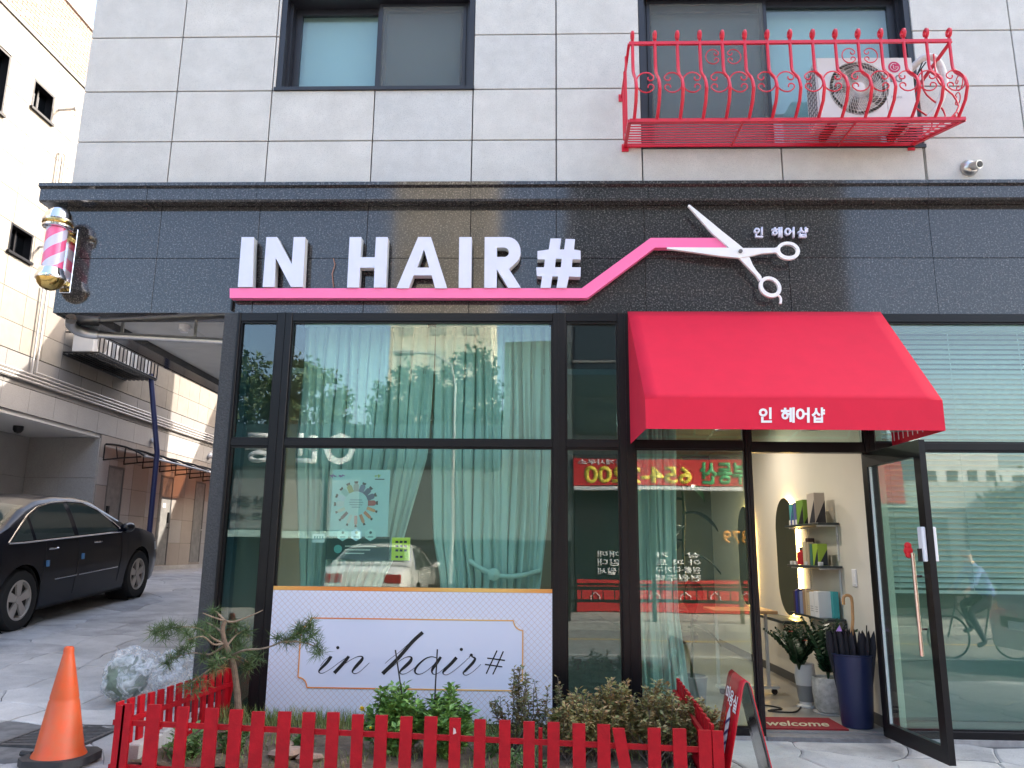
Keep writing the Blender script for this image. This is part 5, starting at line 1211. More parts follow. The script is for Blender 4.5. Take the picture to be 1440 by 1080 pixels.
# ------------------------------------------------------------------ plastic bag
pbt = thing('plastic_bag', 'clear plastic sack stuffed with grey green material on the paving behind the left fence', 'bag', (-3.3, .35, .15))
def blob(cx_, cy_, cz_, rx, ry, rz, amp, sc_, seed, nu=40, nv=26, cut=None):
    rows = []
    for j in range(nv+1):
        th = PI*j/nv; row = []
        for i in range(nu+1):
            ph2 = 2*PI*(i % nu)/nu; d = Vector((math.sin(th)*math.cos(ph2), math.sin(th)*math.sin(ph2), math.cos(th)))
            k = 1 + amp*(noise.noise(d*sc_ + Vector((seed, 0, 0))) + .6*abs(noise.noise(d*sc_*2.7 + Vector((0, seed, 0)))) - .2)
            p = Vector((cx_ + d.x*rx*k, cy_ + d.y*ry*k, max(cz_ + d.z*rz*k, gz(cx_, cy_) + .004))); row.append(p)
        rows.append(row)
    return MB().grid(rows)
part('contents', blob(-3.40, .28, .33, .17, .17, .17, .2, 2.2, 2), mat('grey_green_stuffing', (.20, .25, .19), .9, n=.4, nscale=16), pbt, smooth=True)
M = bpy.data.materials.new('crinkled_clear_film'); M.use_nodes = True; tt = M.node_tree; pb = tt.nodes['Principled BSDF']; pb.inputs['Base Color'].default_value = (.82, .85, .86, 1); pb.inputs['Roughness'].default_value = .18; pb.inputs['Specular IOR Level'].default_value = .9
g = tt.nodes.new('ShaderNodeNewGeometry'); nzz = tt.nodes.new('ShaderNodeTexNoise'); nzz.inputs['Scale'].default_value = 11; nzz.inputs['Detail'].default_value = 5; nzz.inputs['Distortion'].default_value = 1.4; tt.links.new(g.outputs['Position'], nzz.inputs['Vector'])
mr = tt.nodes.new('ShaderNodeMapRange'); mr.inputs[1].default_value = .38; mr.inputs[2].default_value = .68; mr.inputs[3].default_value = .10; mr.inputs[4].default_value = .62; tt.links.new(nzz.outputs[0], mr.inputs[0]); tt.links.new(mr.outputs[0], pb.inputs['Alpha'])
bn = tt.nodes.new('ShaderNodeBump'); bn.inputs['Strength'].default_value = .9; bn.inputs['Distance'].default_value = .03; tt.links.new(nzz.outputs[0], bn.inputs['Height']); tt.links.new(bn.outputs[0], pb.inputs['Normal'])
part('film', blob(-3.35, .30, .35, .24, .20, .24, .22, 2.2, 7, 60, 40), M, pbt, smooth=True)
part('film', blob(-3.05, .38, .36, .22, .17, .19, .28, 2.6, 12, 60, 40), M, pbt, smooth=True)
q = MB(); c0 = Vector((-3.22, .2, .46))
for k in range(22):
    a_ = k/22*2*PI; d = Vector((math.cos(a_), -.3, math.sin(a_)*.8)); l = RS.uniform(.06, .16); n2 = Vector((-d.z, 0, d.x))*.012
    q.add([c0, c0+d*l*.6+n2, c0+d*l, c0+d*l*.6-n2], [(0,1,2,3)])
part('gathered_knot', q, M, pbt)
# ------------------------------------------------------------------ folding sign
fs = thing('standing_sign', 'narrow red bent board sign with white Korean lettering standing right of the fenced bed', 'sign', (1.32, -1.08, 0))
RB = mat('red_gloss_board', (.50, .008, .020), .18, spec=.6); GB = mat('sign_back_steel', (.34, .31, .30), .16, metal=.7)
rx0, ry0, rx1, ry1 = 1.345, -.86, 1.318, -1.36
sec = [(-.16, 0)] + [(-.16+.13*k/6, .60*k/6) for k in range(1, 7)] + [(-.018, .632), (0, .645), (.018, .632)] + [(.03+.13*k/6, .60-.60*k/6) for k in range(7)]
rows = []
for s_, h_ in sec: rows.append([(lerp(rx0, rx1, j/4) + s_, lerp(ry0, ry1, j/4), h_ + gz(1.3, -1.1)) for j in range(5)])
q = MB(); q.grid(rows); me = q.mesh('board', [RB, GB], True)
o = link('board', me, fs); sd_ = o.modifiers.new('s', 'SOLIDIFY'); sd_.thickness = .006; sd_.offset = -1; sd_.material_offset = 1
def onb(u, h): # point on the left board, u along depth 0 far .. 1 near, h up
    s_ = -.16 + .13*h/.60; return Vector((lerp(rx0, rx1, u) + s_ - .005, lerp(ry0, ry1, u), h + gz(1.3, -1.1)))
for ch, u0, u1, h0, h1 in (('미', .15, .40, .47, .56), ('용', .42, .66, .455, .55), ('실', .68, .92, .44, .54)):
    text(ch, 'letter', WHITE, fs, onb(u0, h0), onb(u1, h0), onb(u0, h1), bold=.03, normal=(-1, 0, .2))
q = MB(); q.add([onb(.42, .40), onb(.62, .40), onb(.52, .46)], [(0,1,2)]); q.add([onb(.40, .0), onb(.64, .0), onb(.62, .40), onb(.42, .40)], [(0,1,2,3)]); part('white_pole_print', q, WHITE, fs)
q = MB()
for k in range(5): h = .05+.07*k; a = onb(.40, h); q.add([onb(.41, h)+Vector((-.002,0,0)), onb(.63, h+.05)+Vector((-.002,0,0)), onb(.63, h+.07)+Vector((-.002,0,0)), onb(.41, h+.02)+Vector((-.002,0,0))], [(0,1,2,3)])
part('stripe_print', q, mat('navy_print', (.03, .03, .15), .4), fs)
# ------------------------------------------------------------------ neighbour building on the left
SAND = mat('cream_stone', (.25, .222, .185), .8, n=.10, nscale=5, bump=.15, bscale=120, stain=.08, stainscale=.8)
SAND2 = mat('cream_stone_pale', (.265, .24, .205), .8, n=.10, nscale=6, bump=.15, bscale=120, stain=.08, stainscale=.9)
SAND3 = mat('cream_stone_rosy', (.24, .21, .178), .8, n=.10, nscale=4, bump=.15, bscale=120, stain=.10, stainscale=.7)
WHX = [(4.3, 5.25, 8.50, 9.60), (5.90, 6.50, 9.06, 9.62), (5.86, 6.47, 6.33, 6.85), (4.2, 5.2, 5.74, 6.85)]
GRY = mat('grey_band_stone', (.25, .235, .22), .8, n=.15, nscale=40, speck=((.22, .21, .20), 90, .56))
LOW = mat('grey_lower_stone', (.40, .38, .36), .8, n=.15, nscale=50, speck=((.28, .27, .26), 100, .56), stain=.15)
LOWR = mat('rosy_lower_stone', (.34, .30, .265), .75, n=.15, nscale=50, speck=((.30, .25, .22), 100, .56), stain=.15)
LX = -9.0
nb = thing('neighbour_building', 'cream stone building with grey base, garage bay and brick top storey across the alley', 'building', (LX-2, 8, 0))
q = MB(); q.box(-16, LX-.38, -3, 9.45, 3.70, 10.32); q.box(-16, LX-.38, 9.45, 24, .0, 10.32); q.box(-16, LX-.04, -3, 3.2, -.1, 3.70); part('core', q, mat('neighbour_joint', (.16, .14, .12), .9), nb)
qb_ = MB(); qb_.prism([(LX-.38, -3, 3.70), (LX-.38, 9.45, 3.70), (LX-.38, 9.45, .2), (LX-.38, 24, .2), (LX-.38, 24, 10.32), (LX-.38, -3, 10.32)], (.342, 0, 0), [[(LX-.38, a, e), (LX-.38, c, e), (LX-.38, c, f_), (LX-.38, a, f_)] for a, c, e, f_ in WHX]); part('backing', qb_, mat('neighbour_joint', (.16, .14, .12), .9), nb)
def lpan(name, ys, zs, mats, holes=(), x=LX, gap=.008, depth=.035):
    cache = {}
    for i in range(len(ys)-1):
        for j in range(len(zs)-1):
            rects = [(ys[i], ys[i+1], zs[j], zs[j+1])]
            for h0, h1, g0, g1 in holes:
                new = []
                for a, c, d, e in rects:
                    if h0 >= c-.01 or h1 <= a+.01 or g0 >= e-.01 or g1 <= d+.01: new.append((a, c, d, e)); continue
                    if h0 > a+.02: new.append((a, h0, d, e))
                    if h1 < c-.02: new.append((h1, c, d, e))
                    a2, c2 = max(a, h0), min(c, h1)
                    if g0 > d+.02: new.append((a2, c2, d, g0))
                    if g1 < e-.02: new.append((a2, c2, g1, e))
                rects = new
            for a, c, d, e in rects:
                mm = R.choice(mats); key = (round(c-a, 3), round(e-d, 3), mm.name)
                if key not in cache:
                    qq = MB(); w, h = (c-a)/2-gap/2, (e-d)/2-gap/2; qq.box(-depth, 0, -w, w, -h, h); cache[key] = qq.mesh(name, mm)
                link(name, cache[key], nb, (x + R.uniform(-.0015, .0015), (a+c)/2, (d+e)/2))
YU = [5.90 + .62*i for i in range(-3, 20)]
ZU = [4.71, 5.18, 5.735, 6.29, 6.845, 7.40, 7.955, 8.51, 9.065, 9.62, 10.17, 10.32]
WH = [(4.3, 5.25, 8.50, 9.60), (5.90, 6.50, 9.06, 9.62), (5.86, 6.47, 6.33, 6.85), (4.2, 5.2, 5.74, 6.85)]
lpan('stone_panel', YU, ZU, [SAND, SAND, SAND2, SAND3], WH)
YL = [3.2 + .755*i for i in range(-1, 28)]
lpan('band_panel', YL, [4.14, 4.70], [GRY], x=LX)
DH = [(9.86, 10.52, 1.0, 3.10), (12.24, 12.94, 1.0, 3.115), (14.24, 14.88, 1.05, 3.14)]
lpan('stone_panel', [3.2 + .755*i for i in range(28)], [3.70, 4.135], [LOW])
lpan('stone_panel', [9.45, 10.2, 10.9, 11.6, 12.24, 12.94, 13.6, 14.24, 14.88, 15.6, 16.4, 17.2, 18, 18.8, 19.6], [.95, 1.52, 2.09, 2.66, 3.23, 3.695], [LOWR, LOWR, LOW], DH)
q = MB(); q.box(LX-.05, LX+.10, 9.47, 24, .5, .98); part('plinth', q, CONC, nb)
# garage bay
q = MB(); q.box(-11.2, LX-.04, 3.2, 9.45, 3.62, 3.698); part('garage_ceiling', q, mat('garage_ceiling', (.55, .54, .52), .8), nb)
for i in range(4):
    for j in range(5):
        q = MB(); q.box(-10.55, -10.50, 3.3+j*1.25, 3.3+j*1.25+1.242, .3+i*.83, .3+i*.83+.822); part('garage_panel', q, LOW, nb)
for i in range(2):
    for j in range(4):
        q = MB(); q.box(-10.49+i*.74, -10.49+i*.74+.734, 9.41, 9.448, .3+j*.83, .3+j*.83+.822); part('garage_panel', q, LOW, nb)
q = MB(); q.lathe([(.09, 3.62), (.09, 3.55), (.06, 3.50), (0, 3.48)], (-9.75, 7.9, 0), 14); part('dome_camera', q, BLACK, nb, smooth=True)
# dark coping and brick top storey
q = MB(); q.box(-16, LX+.03, -3, 24, 10.325, 10.40); part('coping', q, mat('dark_coping', (.06, .055, .055), .6), nb)
BR = [mat('beige_brick', (.27, .19, .15), .85, n=.2, nscale=20), mat('beige_brick_dark', (.26, .18, .14), .85, n=.2, nscale=20), mat('beige_brick_light', (.31, .23, .185), .85, n=.2, nscale=20)]
q = MB(); q.box(-16, LX-.045, -3, 24, 10.40, 11.62); part('brick_backing', q, mat('mortar', (.30, .27, .24), .9), nb)
meshes = []
for m_ in BR: meshes.append(MB().box(-.03, 0, .005, .225, .004, .064).mesh('brick', m_))
nbk = 0; rest = MB()
for j in range(17):
    for i in range(20):
        y = 4.4 + i*.232 + (.116 if j % 2 else 0); z = 10.405 + j*.071
        if nbk < 290: link('brick', R.choice(meshes), nb, (LX-.014, y, z)); nbk += 1
        else: rest.box(LX-.044, LX-.014, y+.005, y+.225, z+.004, z+.064)
for j in range(17):
    for i in range(60):
        y = 9.05 + i*.232 + (.116 if j % 2 else 0); z = 10.405 + j*.071; rest.box(LX-.044, LX-.014, y+.005, y+.225, z+.004, z+.064)
part('bricks', rest, BR[0], nb, kind='stuff')
q = MB(); q.box(-16, LX+.03, -3, 24, 11.62, 11.70); part('coping', q, mat('brick_coping', (.5, .42, .36), .8), nb)
DKG = GL_DARK
for k, (y0, y1, z0, z1) in enumerate(WH):
    w = part('window', MB().box(LX-.16, LX-.12, y0, y1, z0, z0+.04), FRAME, nb)
    q = MB(); q.box(LX-.16, LX-.0, y0, y0+.035, z0, z1); q.box(LX-.16, LX-.0, y1-.035, y1, z0, z1); q.box(LX-.16, LX-.0, y0+.035, y1-.035, z1-.035, z1); q.box(LX-.15, LX-.11, (y0+y1)/2-.02, (y0+y1)/2+.02, z0+.04, z1-.035); part('frame', q, FRAME, w)
    q = MB(); q.box(LX-.14, LX-.134, y0+.035, y1-.035, z0+.04, z1-.035); part('pane', q, DKG, w)
    q = MB(); q.box(LX-.02, LX+.05, y0-.03, y1+.03, z0-.035, z0+.01); part('sill', q, FRAME, w)
    q = MB(); q.box(LX-.30, LX-.29, y0, y1, z0, z1); part('blind', q, mat('grey_blind', (.3, .31, .33), .8), w)
DOORM = mat('grey_steel_door', (.20, .195, .185), .45, metal=.2, n=.35, nscale=5, col2=(.29, .28, .26))
for k, (y0, y1, z0, z1) in enumerate(DH):
    d = part('steel_door', MB().box(LX-.03, LX-.01, y0+.04, y1-.04, z0, z1-.04), DOORM, nb)
    q = MB(); q.box(LX-.03, LX+.004, y0, y0+.04, z0, z1); q.box(LX-.03, LX+.004, y1-.04, y1, z0, z1); q.box(LX-.03, LX+.004, y0+.04, y1-.04, z1-.04, z1); part('door_frame', q, mat('door_frame_grey', (.13, .125, .12), .5), d)
    hy_ = y1-.12 if k else y0+.12
    q = MB(); q.box(LX-.01, LX+.03, hy_-.035, hy_+.035, 2.0, 2.25) if k < 2 else None; q.tube([(LX-.01, hy_, 1.88), (LX+.05, hy_, 1.88), (LX+.05, hy_-.1, 1.88)], .012, 6); part('door_handle', q, BLACK if k < 2 else STEEL, d)
    if k == 1: q = MB(); q.box(LX-.009, LX-.006, 12.50, 12.64, 2.36, 2.46); part('paper_note', q, WHITE, d)
# canopy over the doors
cnp = thing('door_canopy', 'long curved glazed canopy on black brackets above the steel doors across the alley', 'canopy', (LX, 12.4, 3.3))
CP = mat('bronze_polycarbonate', (.20, .10, .06), .2)
Mc = glass('bronze_sheet', (.55, .36, .26), 1.5, 0)
for k in range(8):
    y0 = 9.6 + k*.84; q = MB(); rows = []
    for a in range(7):
        u = a/6; rows.append([(LX + .02 + .85*u, y0+.01+.82*j, 3.50 - .24*u**2) for j in (0, 1)])
    q.grid(rows); o = part('canopy_sheet', q, Mc, cnp); s_ = o.modifiers.new('s', 'SOLIDIFY'); s_.thickness = .006
    q = MB(); q.tube([(LX+.02+.86*u/6, y0, 3.51-.24*(u/6)**2) for u in range(7)], .022, 6); q.tube([(LX, y0, 3.18), (LX+.35, y0, 3.22), (LX+.8, y0, 3.25)], .016, 6); q.tube([(LX+.0, y0, 3.18), (LX+.0, y0, 3.5)], .02, 6)
    q.tube([(LX+.3, y0, 3.21), (LX+.25, y0, 3.46)], .012, 6)
    part('bracket', q, BLACK, cnp)
q = MB(); q.tube([(LX+.88, 9.58, 3.26), (LX+.88, 16.4, 3.26)], .025, 6); part('front_rail', q, mat('rail_grey', (.35, .35, .36), .4, metal=.5), cnp)
for k, z in enumerate((4.26, 4.32, 4.385, 4.45)):
    solo('conduit_pipe', MB().tube([(LX+.05, 2 + (4.95 if k == 3 else 0) - (0 if k == 3 else 0), z), (LX+.05, 19, z)], .020, 8), mat('conduit_grey', (.50, .47, .44), .45, metal=.3), ['lowest of the four parallel conduits along the neighbour wall', 'second lowest of the four parallel conduits along the neighbour wall', 'second highest of the four parallel conduits along the neighbour wall', 'highest of the four parallel conduits, starting at the vertical pair'][k], 'pipe', 'parallel wall conduits', smooth=True)
CG = mat('conduit_grey', (.5, .47, .44), .45)
for k, (y, zb_c, zt_c) in enumerate(((6.86, 4.40, 6.02), (6.98, 4.46, 6.05), (6.80, 7.4, 8.6), (6.97, 7.4, 8.6))):
    solo('conduit_pipe', MB().tube([(LX+.05, y, zb_c), (LX+.05, y, zt_c)], .018, 8), CG, ['left of the two short upright conduits rising from the wall conduits', 'right of the two short upright conduits rising from the wall conduits', 'left of the two upright conduits high on the cream wall', 'right of the two upright conduits high on the cream wall'][k], 'pipe', 'upright wall conduits', smooth=True)
q = MB(); q.tube([(LX+.05, 6.80, 8.6)] + [(LX+.05, 6.885-.085*math.cos(a*PI/6), 8.6+.085*math.sin(a*PI/6)) for a in range(1, 6)] + [(LX+.05, 6.97, 8.6)], .016, 6); solo('conduit_loop', q, CG, 'looped end joining the two upright conduits high on the cream wall', 'pipe', smooth=True)
for k, (y, z) in enumerate(((6.65, 9.44), (6.66, 6.71))):
    q = MB(); q.tube([(LX-.0, y, z), (LX+.33, y, z+.02)], [.025, .022], 8); q.lathe([(0, LX+.3), (.04, LX+.3), (.05, LX+.36), (0, LX+.36)], (0, y, z+.02), 10, 'x')
    solo('wall_spout', q, CG, ['short spout sticking out of the cream wall beside the upper small window', 'short spout sticking out of the cream wall beside the lower small window'][k], 'spout')
q = MB(); q.tube([(LX+.95, 10.0, .6), (LX+.93, 10.0, 3.4), (LX+.62, 9.98, 5.1)], .055, 10); solo('drain_pipe', q, mat('blue_paint_pipe', (.012, .02, .085), .4), 'dark blue drain pipe running down the wall in front of the door canopy', 'pipe', smooth=True)
for k, (y, z) in enumerate(((11.58, 3.86), (14.87, 3.89))):
    t = thing('wall_lamp', ['round white wall lamp above the middle of the door canopy', 'round white wall lamp above the far end of the door canopy'][k], 'lamp', (LX, y, z), 'round wall lamps')
    q = MB(); q.lathe([(0, LX+.14), (.06, LX+.12), (.085, LX+.06), (.06, LX+.01), (0, LX)], (0, y, z), 14, 'x'); part('globe', q, WHITE, t, smooth=True)
    q = MB(); q.tube([(LX, y, z+.03), (LX+.1, y, z+.14)], .012, 6); part('arm', q, WHITE, t)
# rack with outdoor units
rk = thing('unit_rack', 'black steel rack hung high on the neighbour wall holding outdoor units', 'rack', (-8.6, 8.5, 5.0))
for k in range(8): q = MB(); q.box(-8.99+k*.095, -8.96+k*.095, 7.75, 10.1, 4.97, 5.0); part('rack_floor_bar', q, BLACK, rk)
for z in (5.02, 5.42):
    q = MB(); q.tube([(-8.98, 7.75, z), (-8.30, 7.75, z), (-8.30, 10.1, z), (-8.98, 10.1, z)], .018, 5); part('rack_rail', q, BLACK, rk)
for k in range(17):
    y = 7.75 + k*.147; q = MB(); q.box(-8.31, -8.29, y-.008, y+.008, 5.02, 5.42); part('rack_bar', q, BLACK, rk)
for k in range(3):
    y = 7.80 + k*.78; t = thing('outdoor_unit', ['outdoor unit at the near end of the black wall rack', 'outdoor unit in the middle of the black wall rack', 'outdoor unit at the far end of the black wall rack'][k], 'air conditioner', (-8.7, y, 5.03), 'outdoor units in the wall rack')
    q = MB(); q.box(-8.86, -8.45, y, y+.70, 5.05, 5.50); part('casing', q, ACW, t, bevel=.01)
    q = MB(); q.lathe([(0, -8.444), (.17, -8.444), (.18, -8.449)], (0, y+.3, 5.27), 20, 'x'); part('fan_guard', q, mat('fan_dark', (.1, .1, .1), .6), t)
    for yy in (.1, .6): q = MB(); q.box(-8.82, -8.48, y+yy-.03, y+yy+.03, 5.012, 5.05); part('foot', q, BLACK, t)
# block standing behind the salon building
q = MB(); q.prism([(-4.1, y, z) for y, z in ((15.5, 0), (15.3, 4.6), (17.6, 9.2), (19, 11), (30, 11), (30, 0))], (14, 0, 0))
solo('rear_block', q, mat('rear_render', (.45, .44, .42), .8), 'plain grey block with sloping front standing behind the salon building', 'building')
q = MB(); q.box(-16, -4, 26, 27, 0, 9); solo('alley_end_wall', q, mat('alley_end', (.5, .48, .45), .8), 'plain pale wall closing the far end of the alley', 'wall')

# ------------------------------------------------------------------ cars
def wheel(t, c, r_, w, side, paint, m_tyre, spokes=5):
    """c = hub centre (local), axis along x, side = +1/-1 outward"""
    tyre = part('wheel', MB().lathe([(r_*.66, -w/2*.9), (r_*.80, -w/2), (r_*.95, -w/2*.92), (r_, -w/2*.6), (r_, w/2*.6), (r_*.95, w/2*.92), (r_*.80, w/2), (r_*.66, w/2*.9)], c, 36, 'x', cap=False), m_tyre, t, smooth=True, world=False)
    cx_, cy_, cz_ = c; xo = cx_ + side*w*.30
    q = MB(); q.lathe([(r_*.66, cx_-side*w*.4), (r_*.66, xo+side*.03), (r_*.60, xo+side*.035), (r_*.58, xo+side*.01), (r_*.58, cx_-side*w*.4)], (0, cy_, cz_), 32, 'x', cap=False); part('rim', q, paint, tyre, smooth=True, world=False)
    q = MB(); q.lathe([(0, xo-side*.06), (r_*.6, xo-side*.06)], (0, cy_, cz_), 24, 'x'); part('brake_disc', q, mat('brake_dark', (.03, .03, .03), .6), tyre, world=False)
    for k in range(spokes):
        a_ = k*2*PI/spokes + .3; q = MB(); u = Vector((0, math.cos(a_), math.sin(a_))); n2 = Vector((0, -math.sin(a_), math.cos(a_)))
        C = Vector((xo, cy_, cz_)); vs = []
        for d_, ww in ((.05*r_/.33, .035), (.61*r_, .055)):
            for s_ in (-1, 1):
                for e_ in (0, -side*.025): vs.append(C + u*d_ + n2*ww*s_ + Vector((side*.02 + e_, 0, 0)))
        q.add(vs, [(0,2,6,4),(1,5,7,3),(0,4,5,1),(2,3,7,6),(0,1,3,2),(4,6,7,5)]); part('spoke', q, paint, tyre, world=False)
    q = MB(); q.lathe([(.055, xo-side*.02), (.05, xo+side*.03), (0, xo+side*.034)], (0, cy_, cz_), 16, 'x'); part('hub_cap', q, paint, tyre, smooth=True, world=False)
def build_car(label, loc, rotz, pitch, P_, paint, group=None, kind='parked_car', lite=False):
    """local frame: +y forward, +x right, z up from the ground; P_: dict of profiles along y"""
    t = thing(kind, label, 'car', loc, group, rotz); t.rotation_euler = (pitch, 0, rotz)
    L0, L1 = P_['y0'], P_['y1']; R0, wr, wf, rr_ = .33, P_['wr'], P_['wf'], P_['R']
    arch = rr_ + .055
    ys = [L0 + (L1-L0)*i/70 for i in range(71)]
    for c in (wr, wf): ys += [c + arch*math.cos(PI*k/16) for k in range(17)]
    ys = sorted(set(round(y, 4) for y in ys))
    HW = lambda y: interp(y, *P_['hw'])       # half width at belt
    BEL = lambda y: interp(y, *P_['belt']); ROOF = lambda y: interp(y, *P_['roof'])
    BOT = lambda y: interp(y, *P_['bot'])
    def side_x(y, z):
        b_, hw = BEL(y), HW(y); z0 = BOT(y)
        if z <= b_:
            u = max(0, (z-z0)/(b_-z0)); return hw*(1 - .07*(1-u)**2*1.2 - .045*max(0, (u-.62)/.38)**1.6)
        rh = max(ROOF(y)-b_, .001); u = min(1, (z-b_)/max(P_['H']-.9, .3)); return hw*(.955 - .30*u**1.15)
    mb = MB(); rows = []
    for y in ys:
        z0 = BOT(y)
        for c in (wr, wf):
            if abs(y-c) < arch - 1e-4: z0 = max(z0, rr_ + math.sqrt(max(arch**2-(y-c)**2, 0)))
        b_, rf = BEL(y), max(ROOF(y), BEL(y)+.012); half = []
        for u in (0, .12, .3, .5, .68, .82, .93, 1): z = lerp(z0, b_, u); half.append((side_x(y, z), z))
        gh = rf - b_
        for u in (.12, .4, .7, .9): z = b_ + gh*u; half.append((side_x(y, z) if gh > .05 else side_x(y, b_)*(1-.02*u), z))
        xr = side_x(y, rf) if gh > .05 else HW(y)*.92
        half += [(xr*.94, rf+.0 + .012), (xr*.7, rf+.028), (xr*.35, rf+.042), (0, rf+.048)]
        rows.append([(x, y, z) for x, z in half] + [(-x, y, z) for x, z in half[-2::-1]])
    mb.grid(rows); k0 = len(rows[0])
    mb.add(rows[0], [tuple(range(k0))]); mb.add(rows[-1], [tuple(range(k0))])
    part('body', mb, paint, t, smooth=True, world=False)
    dark = mat('car_underside', (.012, .012, .012), .8)
    q = MB(); w_ = HW((L0+L1)/2)*.90; q.box(-w_, w_, L0+.55, L1-.75, .17, .50); part('underbody', q, dark, t, world=False)
    # side windows
    glassm = P_.get('glass', GL_CAR)
    for s_ in (1, -1):
        for wi, (ya, yb, lo, hi) in enumerate(P_['win']):
            q = MB(); n_ = 14; top, bot = [], []
            for i in range(n_+1):
                y = lerp(ya, yb, i/n_); zb_w = lo(y) if callable(lo) else lo; zt_w = max(hi(y), zb_w+.004)
                bot.append((y, zb_w)); top.append((y, zt_w))
            R_ = []
            for v in range(5): R_.append([(s_*(side_x(y, lerp(b0, t0, v/4))+.006), y, lerp(b0, t0, v/4)) for (y, b0), (_, t0) in zip(bot, top)])
            q.grid(R_); part('side_window', q, glassm, t, smooth=True, world=False)
            R2 = [[(p[0]-s_*.004, p[1], p[2]) for p in r_] for r_ in R_]; q = MB(); q.grid(R2); part('window_backing', q, mat('car_interior_dark', (.085, .10, .098), .7), t, world=False)
        if P_.get('trim'):
            q = MB(); pts = [(s_*(side_x(y, z)+.010), y, z) for y, z in P_['trim']]; q.tube(pts + [pts[0]], .011, 6); part('window_trim', q, CHROME, t, world=False, smooth=True)
    # windscreen and rear glass
    for nm, ya, yb in (('windscreen', *P_['ws']), ('rear_window', *P_['rw'])):
        q = MB(); R_ = []
        for i in range(9):
            y = lerp(ya, yb, i/8); R_.append([(side_x(y, ROOF(y))*.90*j/5, y, ROOF(y) + .054 - .012*abs(j/5)**2 - (.026*abs(j/5)**3)) for j in range(-5, 6)])
        q.grid(R_); part(nm, q, glassm, t, smooth=True, world=False)
        q = MB(); q.grid([[(x*1.0, y, z-.004) for x, y, z in r_] for r_ in R_]); part('glass_backing', q, mat('car_interior_dark', (.085, .10, .098), .7), t, world=False)
    # joints, handles, mouldings
    for s_ in (1, -1):
        for yj, z0j, z1j, sl in P_['joints']:
            q = MB(); q.tube([(s_*(side_x(yj+sl*(z-z0j), z)+.0015), yj+sl*(z-z0j), z) for z in [lerp(z0j, z1j, k/8) for k in range(9)]], .004, 4); part('panel_gap', q, BLACK, t, world=False)
        for yh, zh in P_['handles']:
            q = MB(); q.tube([(s_*(side_x(yh+d, zh)+o_), yh+d, zh) for d, o_ in ((-.09, .004), (-.06, .03), (.06, .03), (.09, .004))], .012, 6); part('door_handle', q, P_.get('hm', CHROME), t, world=False, smooth=True)
        for ya, yb, z in P_['mould']:
            q = MB(); q.tube([(s_*(side_x(lerp(ya, yb, k/8), z)+.008), lerp(ya, yb, k/8), z+.0*(k)) for k in range(9)], .009, 6); part('side_moulding', q, P_.get('mm', CHROME), t, world=False, smooth=True)
        ym, zm = P_['mirror']; q = MB(); hx_ = side_x(ym, zm)
        q.lathe([(0, -.11), (.06, -.09), (.085, 0), (.075, .07), (0, .09)], (s_*(hx_+.14), ym, zm+.03), 12, 'y', 1); q.v = [(x if True else x, y, zm+.03+(z-zm-.03)*.85) for x, y, z in q.v]; q.tube([(s_*(hx_-.02), ym+.02, zm-.02), (s_*(hx_+.1), ym, zm)], .025, 6); part('wing_mirror', q, P_.get('mirm', paint), t, smooth=True, world=False)
        for c in (wr, wf): wheel(t, (s_*(HW(c)*.965-.10), c, rr_), rr_, .21, s_, P_.get('rimm', mat('alloy_silver', (.50, .46, .42), .35, metal=.25)), mat('tyre_rubber', (.018, .018, .018), .8))
        for c in (wr, wf):
            q = MB(); q.lathe([(0, s_*(HW(c)*.60)), (arch, s_*(HW(c)*.60)), (arch, s_*(HW(c)*.93))], (0, c, rr_), 30, 'x', cap=False); part('wheel_well', q, dark, t, world=False)
    # lights and bumper
    for s_ in (1, -1):
        yf = L1-.02; q = MB(); q.lathe([(0, 0), (.5, 0)], (0, 0, 0), 3) if False else None
        hl = P_['head']; q = MB(); R_ = []
        for i in range(5):
            y = lerp(hl[0], hl[1], i/4); R_.append([(s_*(side_x(y, z)*hl[4 ]+ .008), y + .004, z) for z in [lerp(hl[2], hl[3], v/3) for v in range(4)]])
        q.grid(R_); part('headlight', q, mat('headlamp_lens', (.55, .57, .58), .08), t, smooth=True, world=False)
        tl = P_['tail']; q = MB(); hw_ = HW(L0+.03)
        q.box(s_*hw_*tl[0] if s_ > 0 else -hw_*tl[1], s_*hw_*tl[1] if s_ > 0 else -hw_*tl[0], L0-.012, L0+.10, tl[2], tl[3]); part('tail_light', q, mat('tail_red', (.28, .01, .015), .15), t, world=False, bevel=.02)
        if s_ == 1:
            q = MB(); q.box(-.26, .26, L0-.016, L0-.004, P_['plz'], P_['plz']+.11); part('number_plate', q, mat('plate_white', (.7, .7, .68), .5), t, world=False)
            q = MB(); q.box(-.26, .26, L1+.004, L1+.016, P_['plz']-.35 if not P_.get('fplz') else P_['fplz'], (P_['plz']-.35 if not P_.get('fplz') else P_['fplz'])+.11); part('number_plate', q, mat('plate_white', (.7, .7, .68), .5), t, world=False)
            q = MB(); q.box(-.45, .45, L1-.01, L1+.012, .52, .66); part('grille', q, mat('grille_black', (.02, .02, .02), .4), t, world=False)
    return t
SB = mat('car_paint_midnight', (.003, .004, .010), .35, spec=.1, coat=.55)
wb = 2.78
sed_roof = ([-1.15,-1.10,-.95,-.42,.02,.45,.8,1.2,1.6,1.95,2.75,3.25,3.6,3.72], [.60,.93,.985,1.02,1.20,1.36,1.425,1.44,1.42,1.365,1.03,.93,.78,.58])
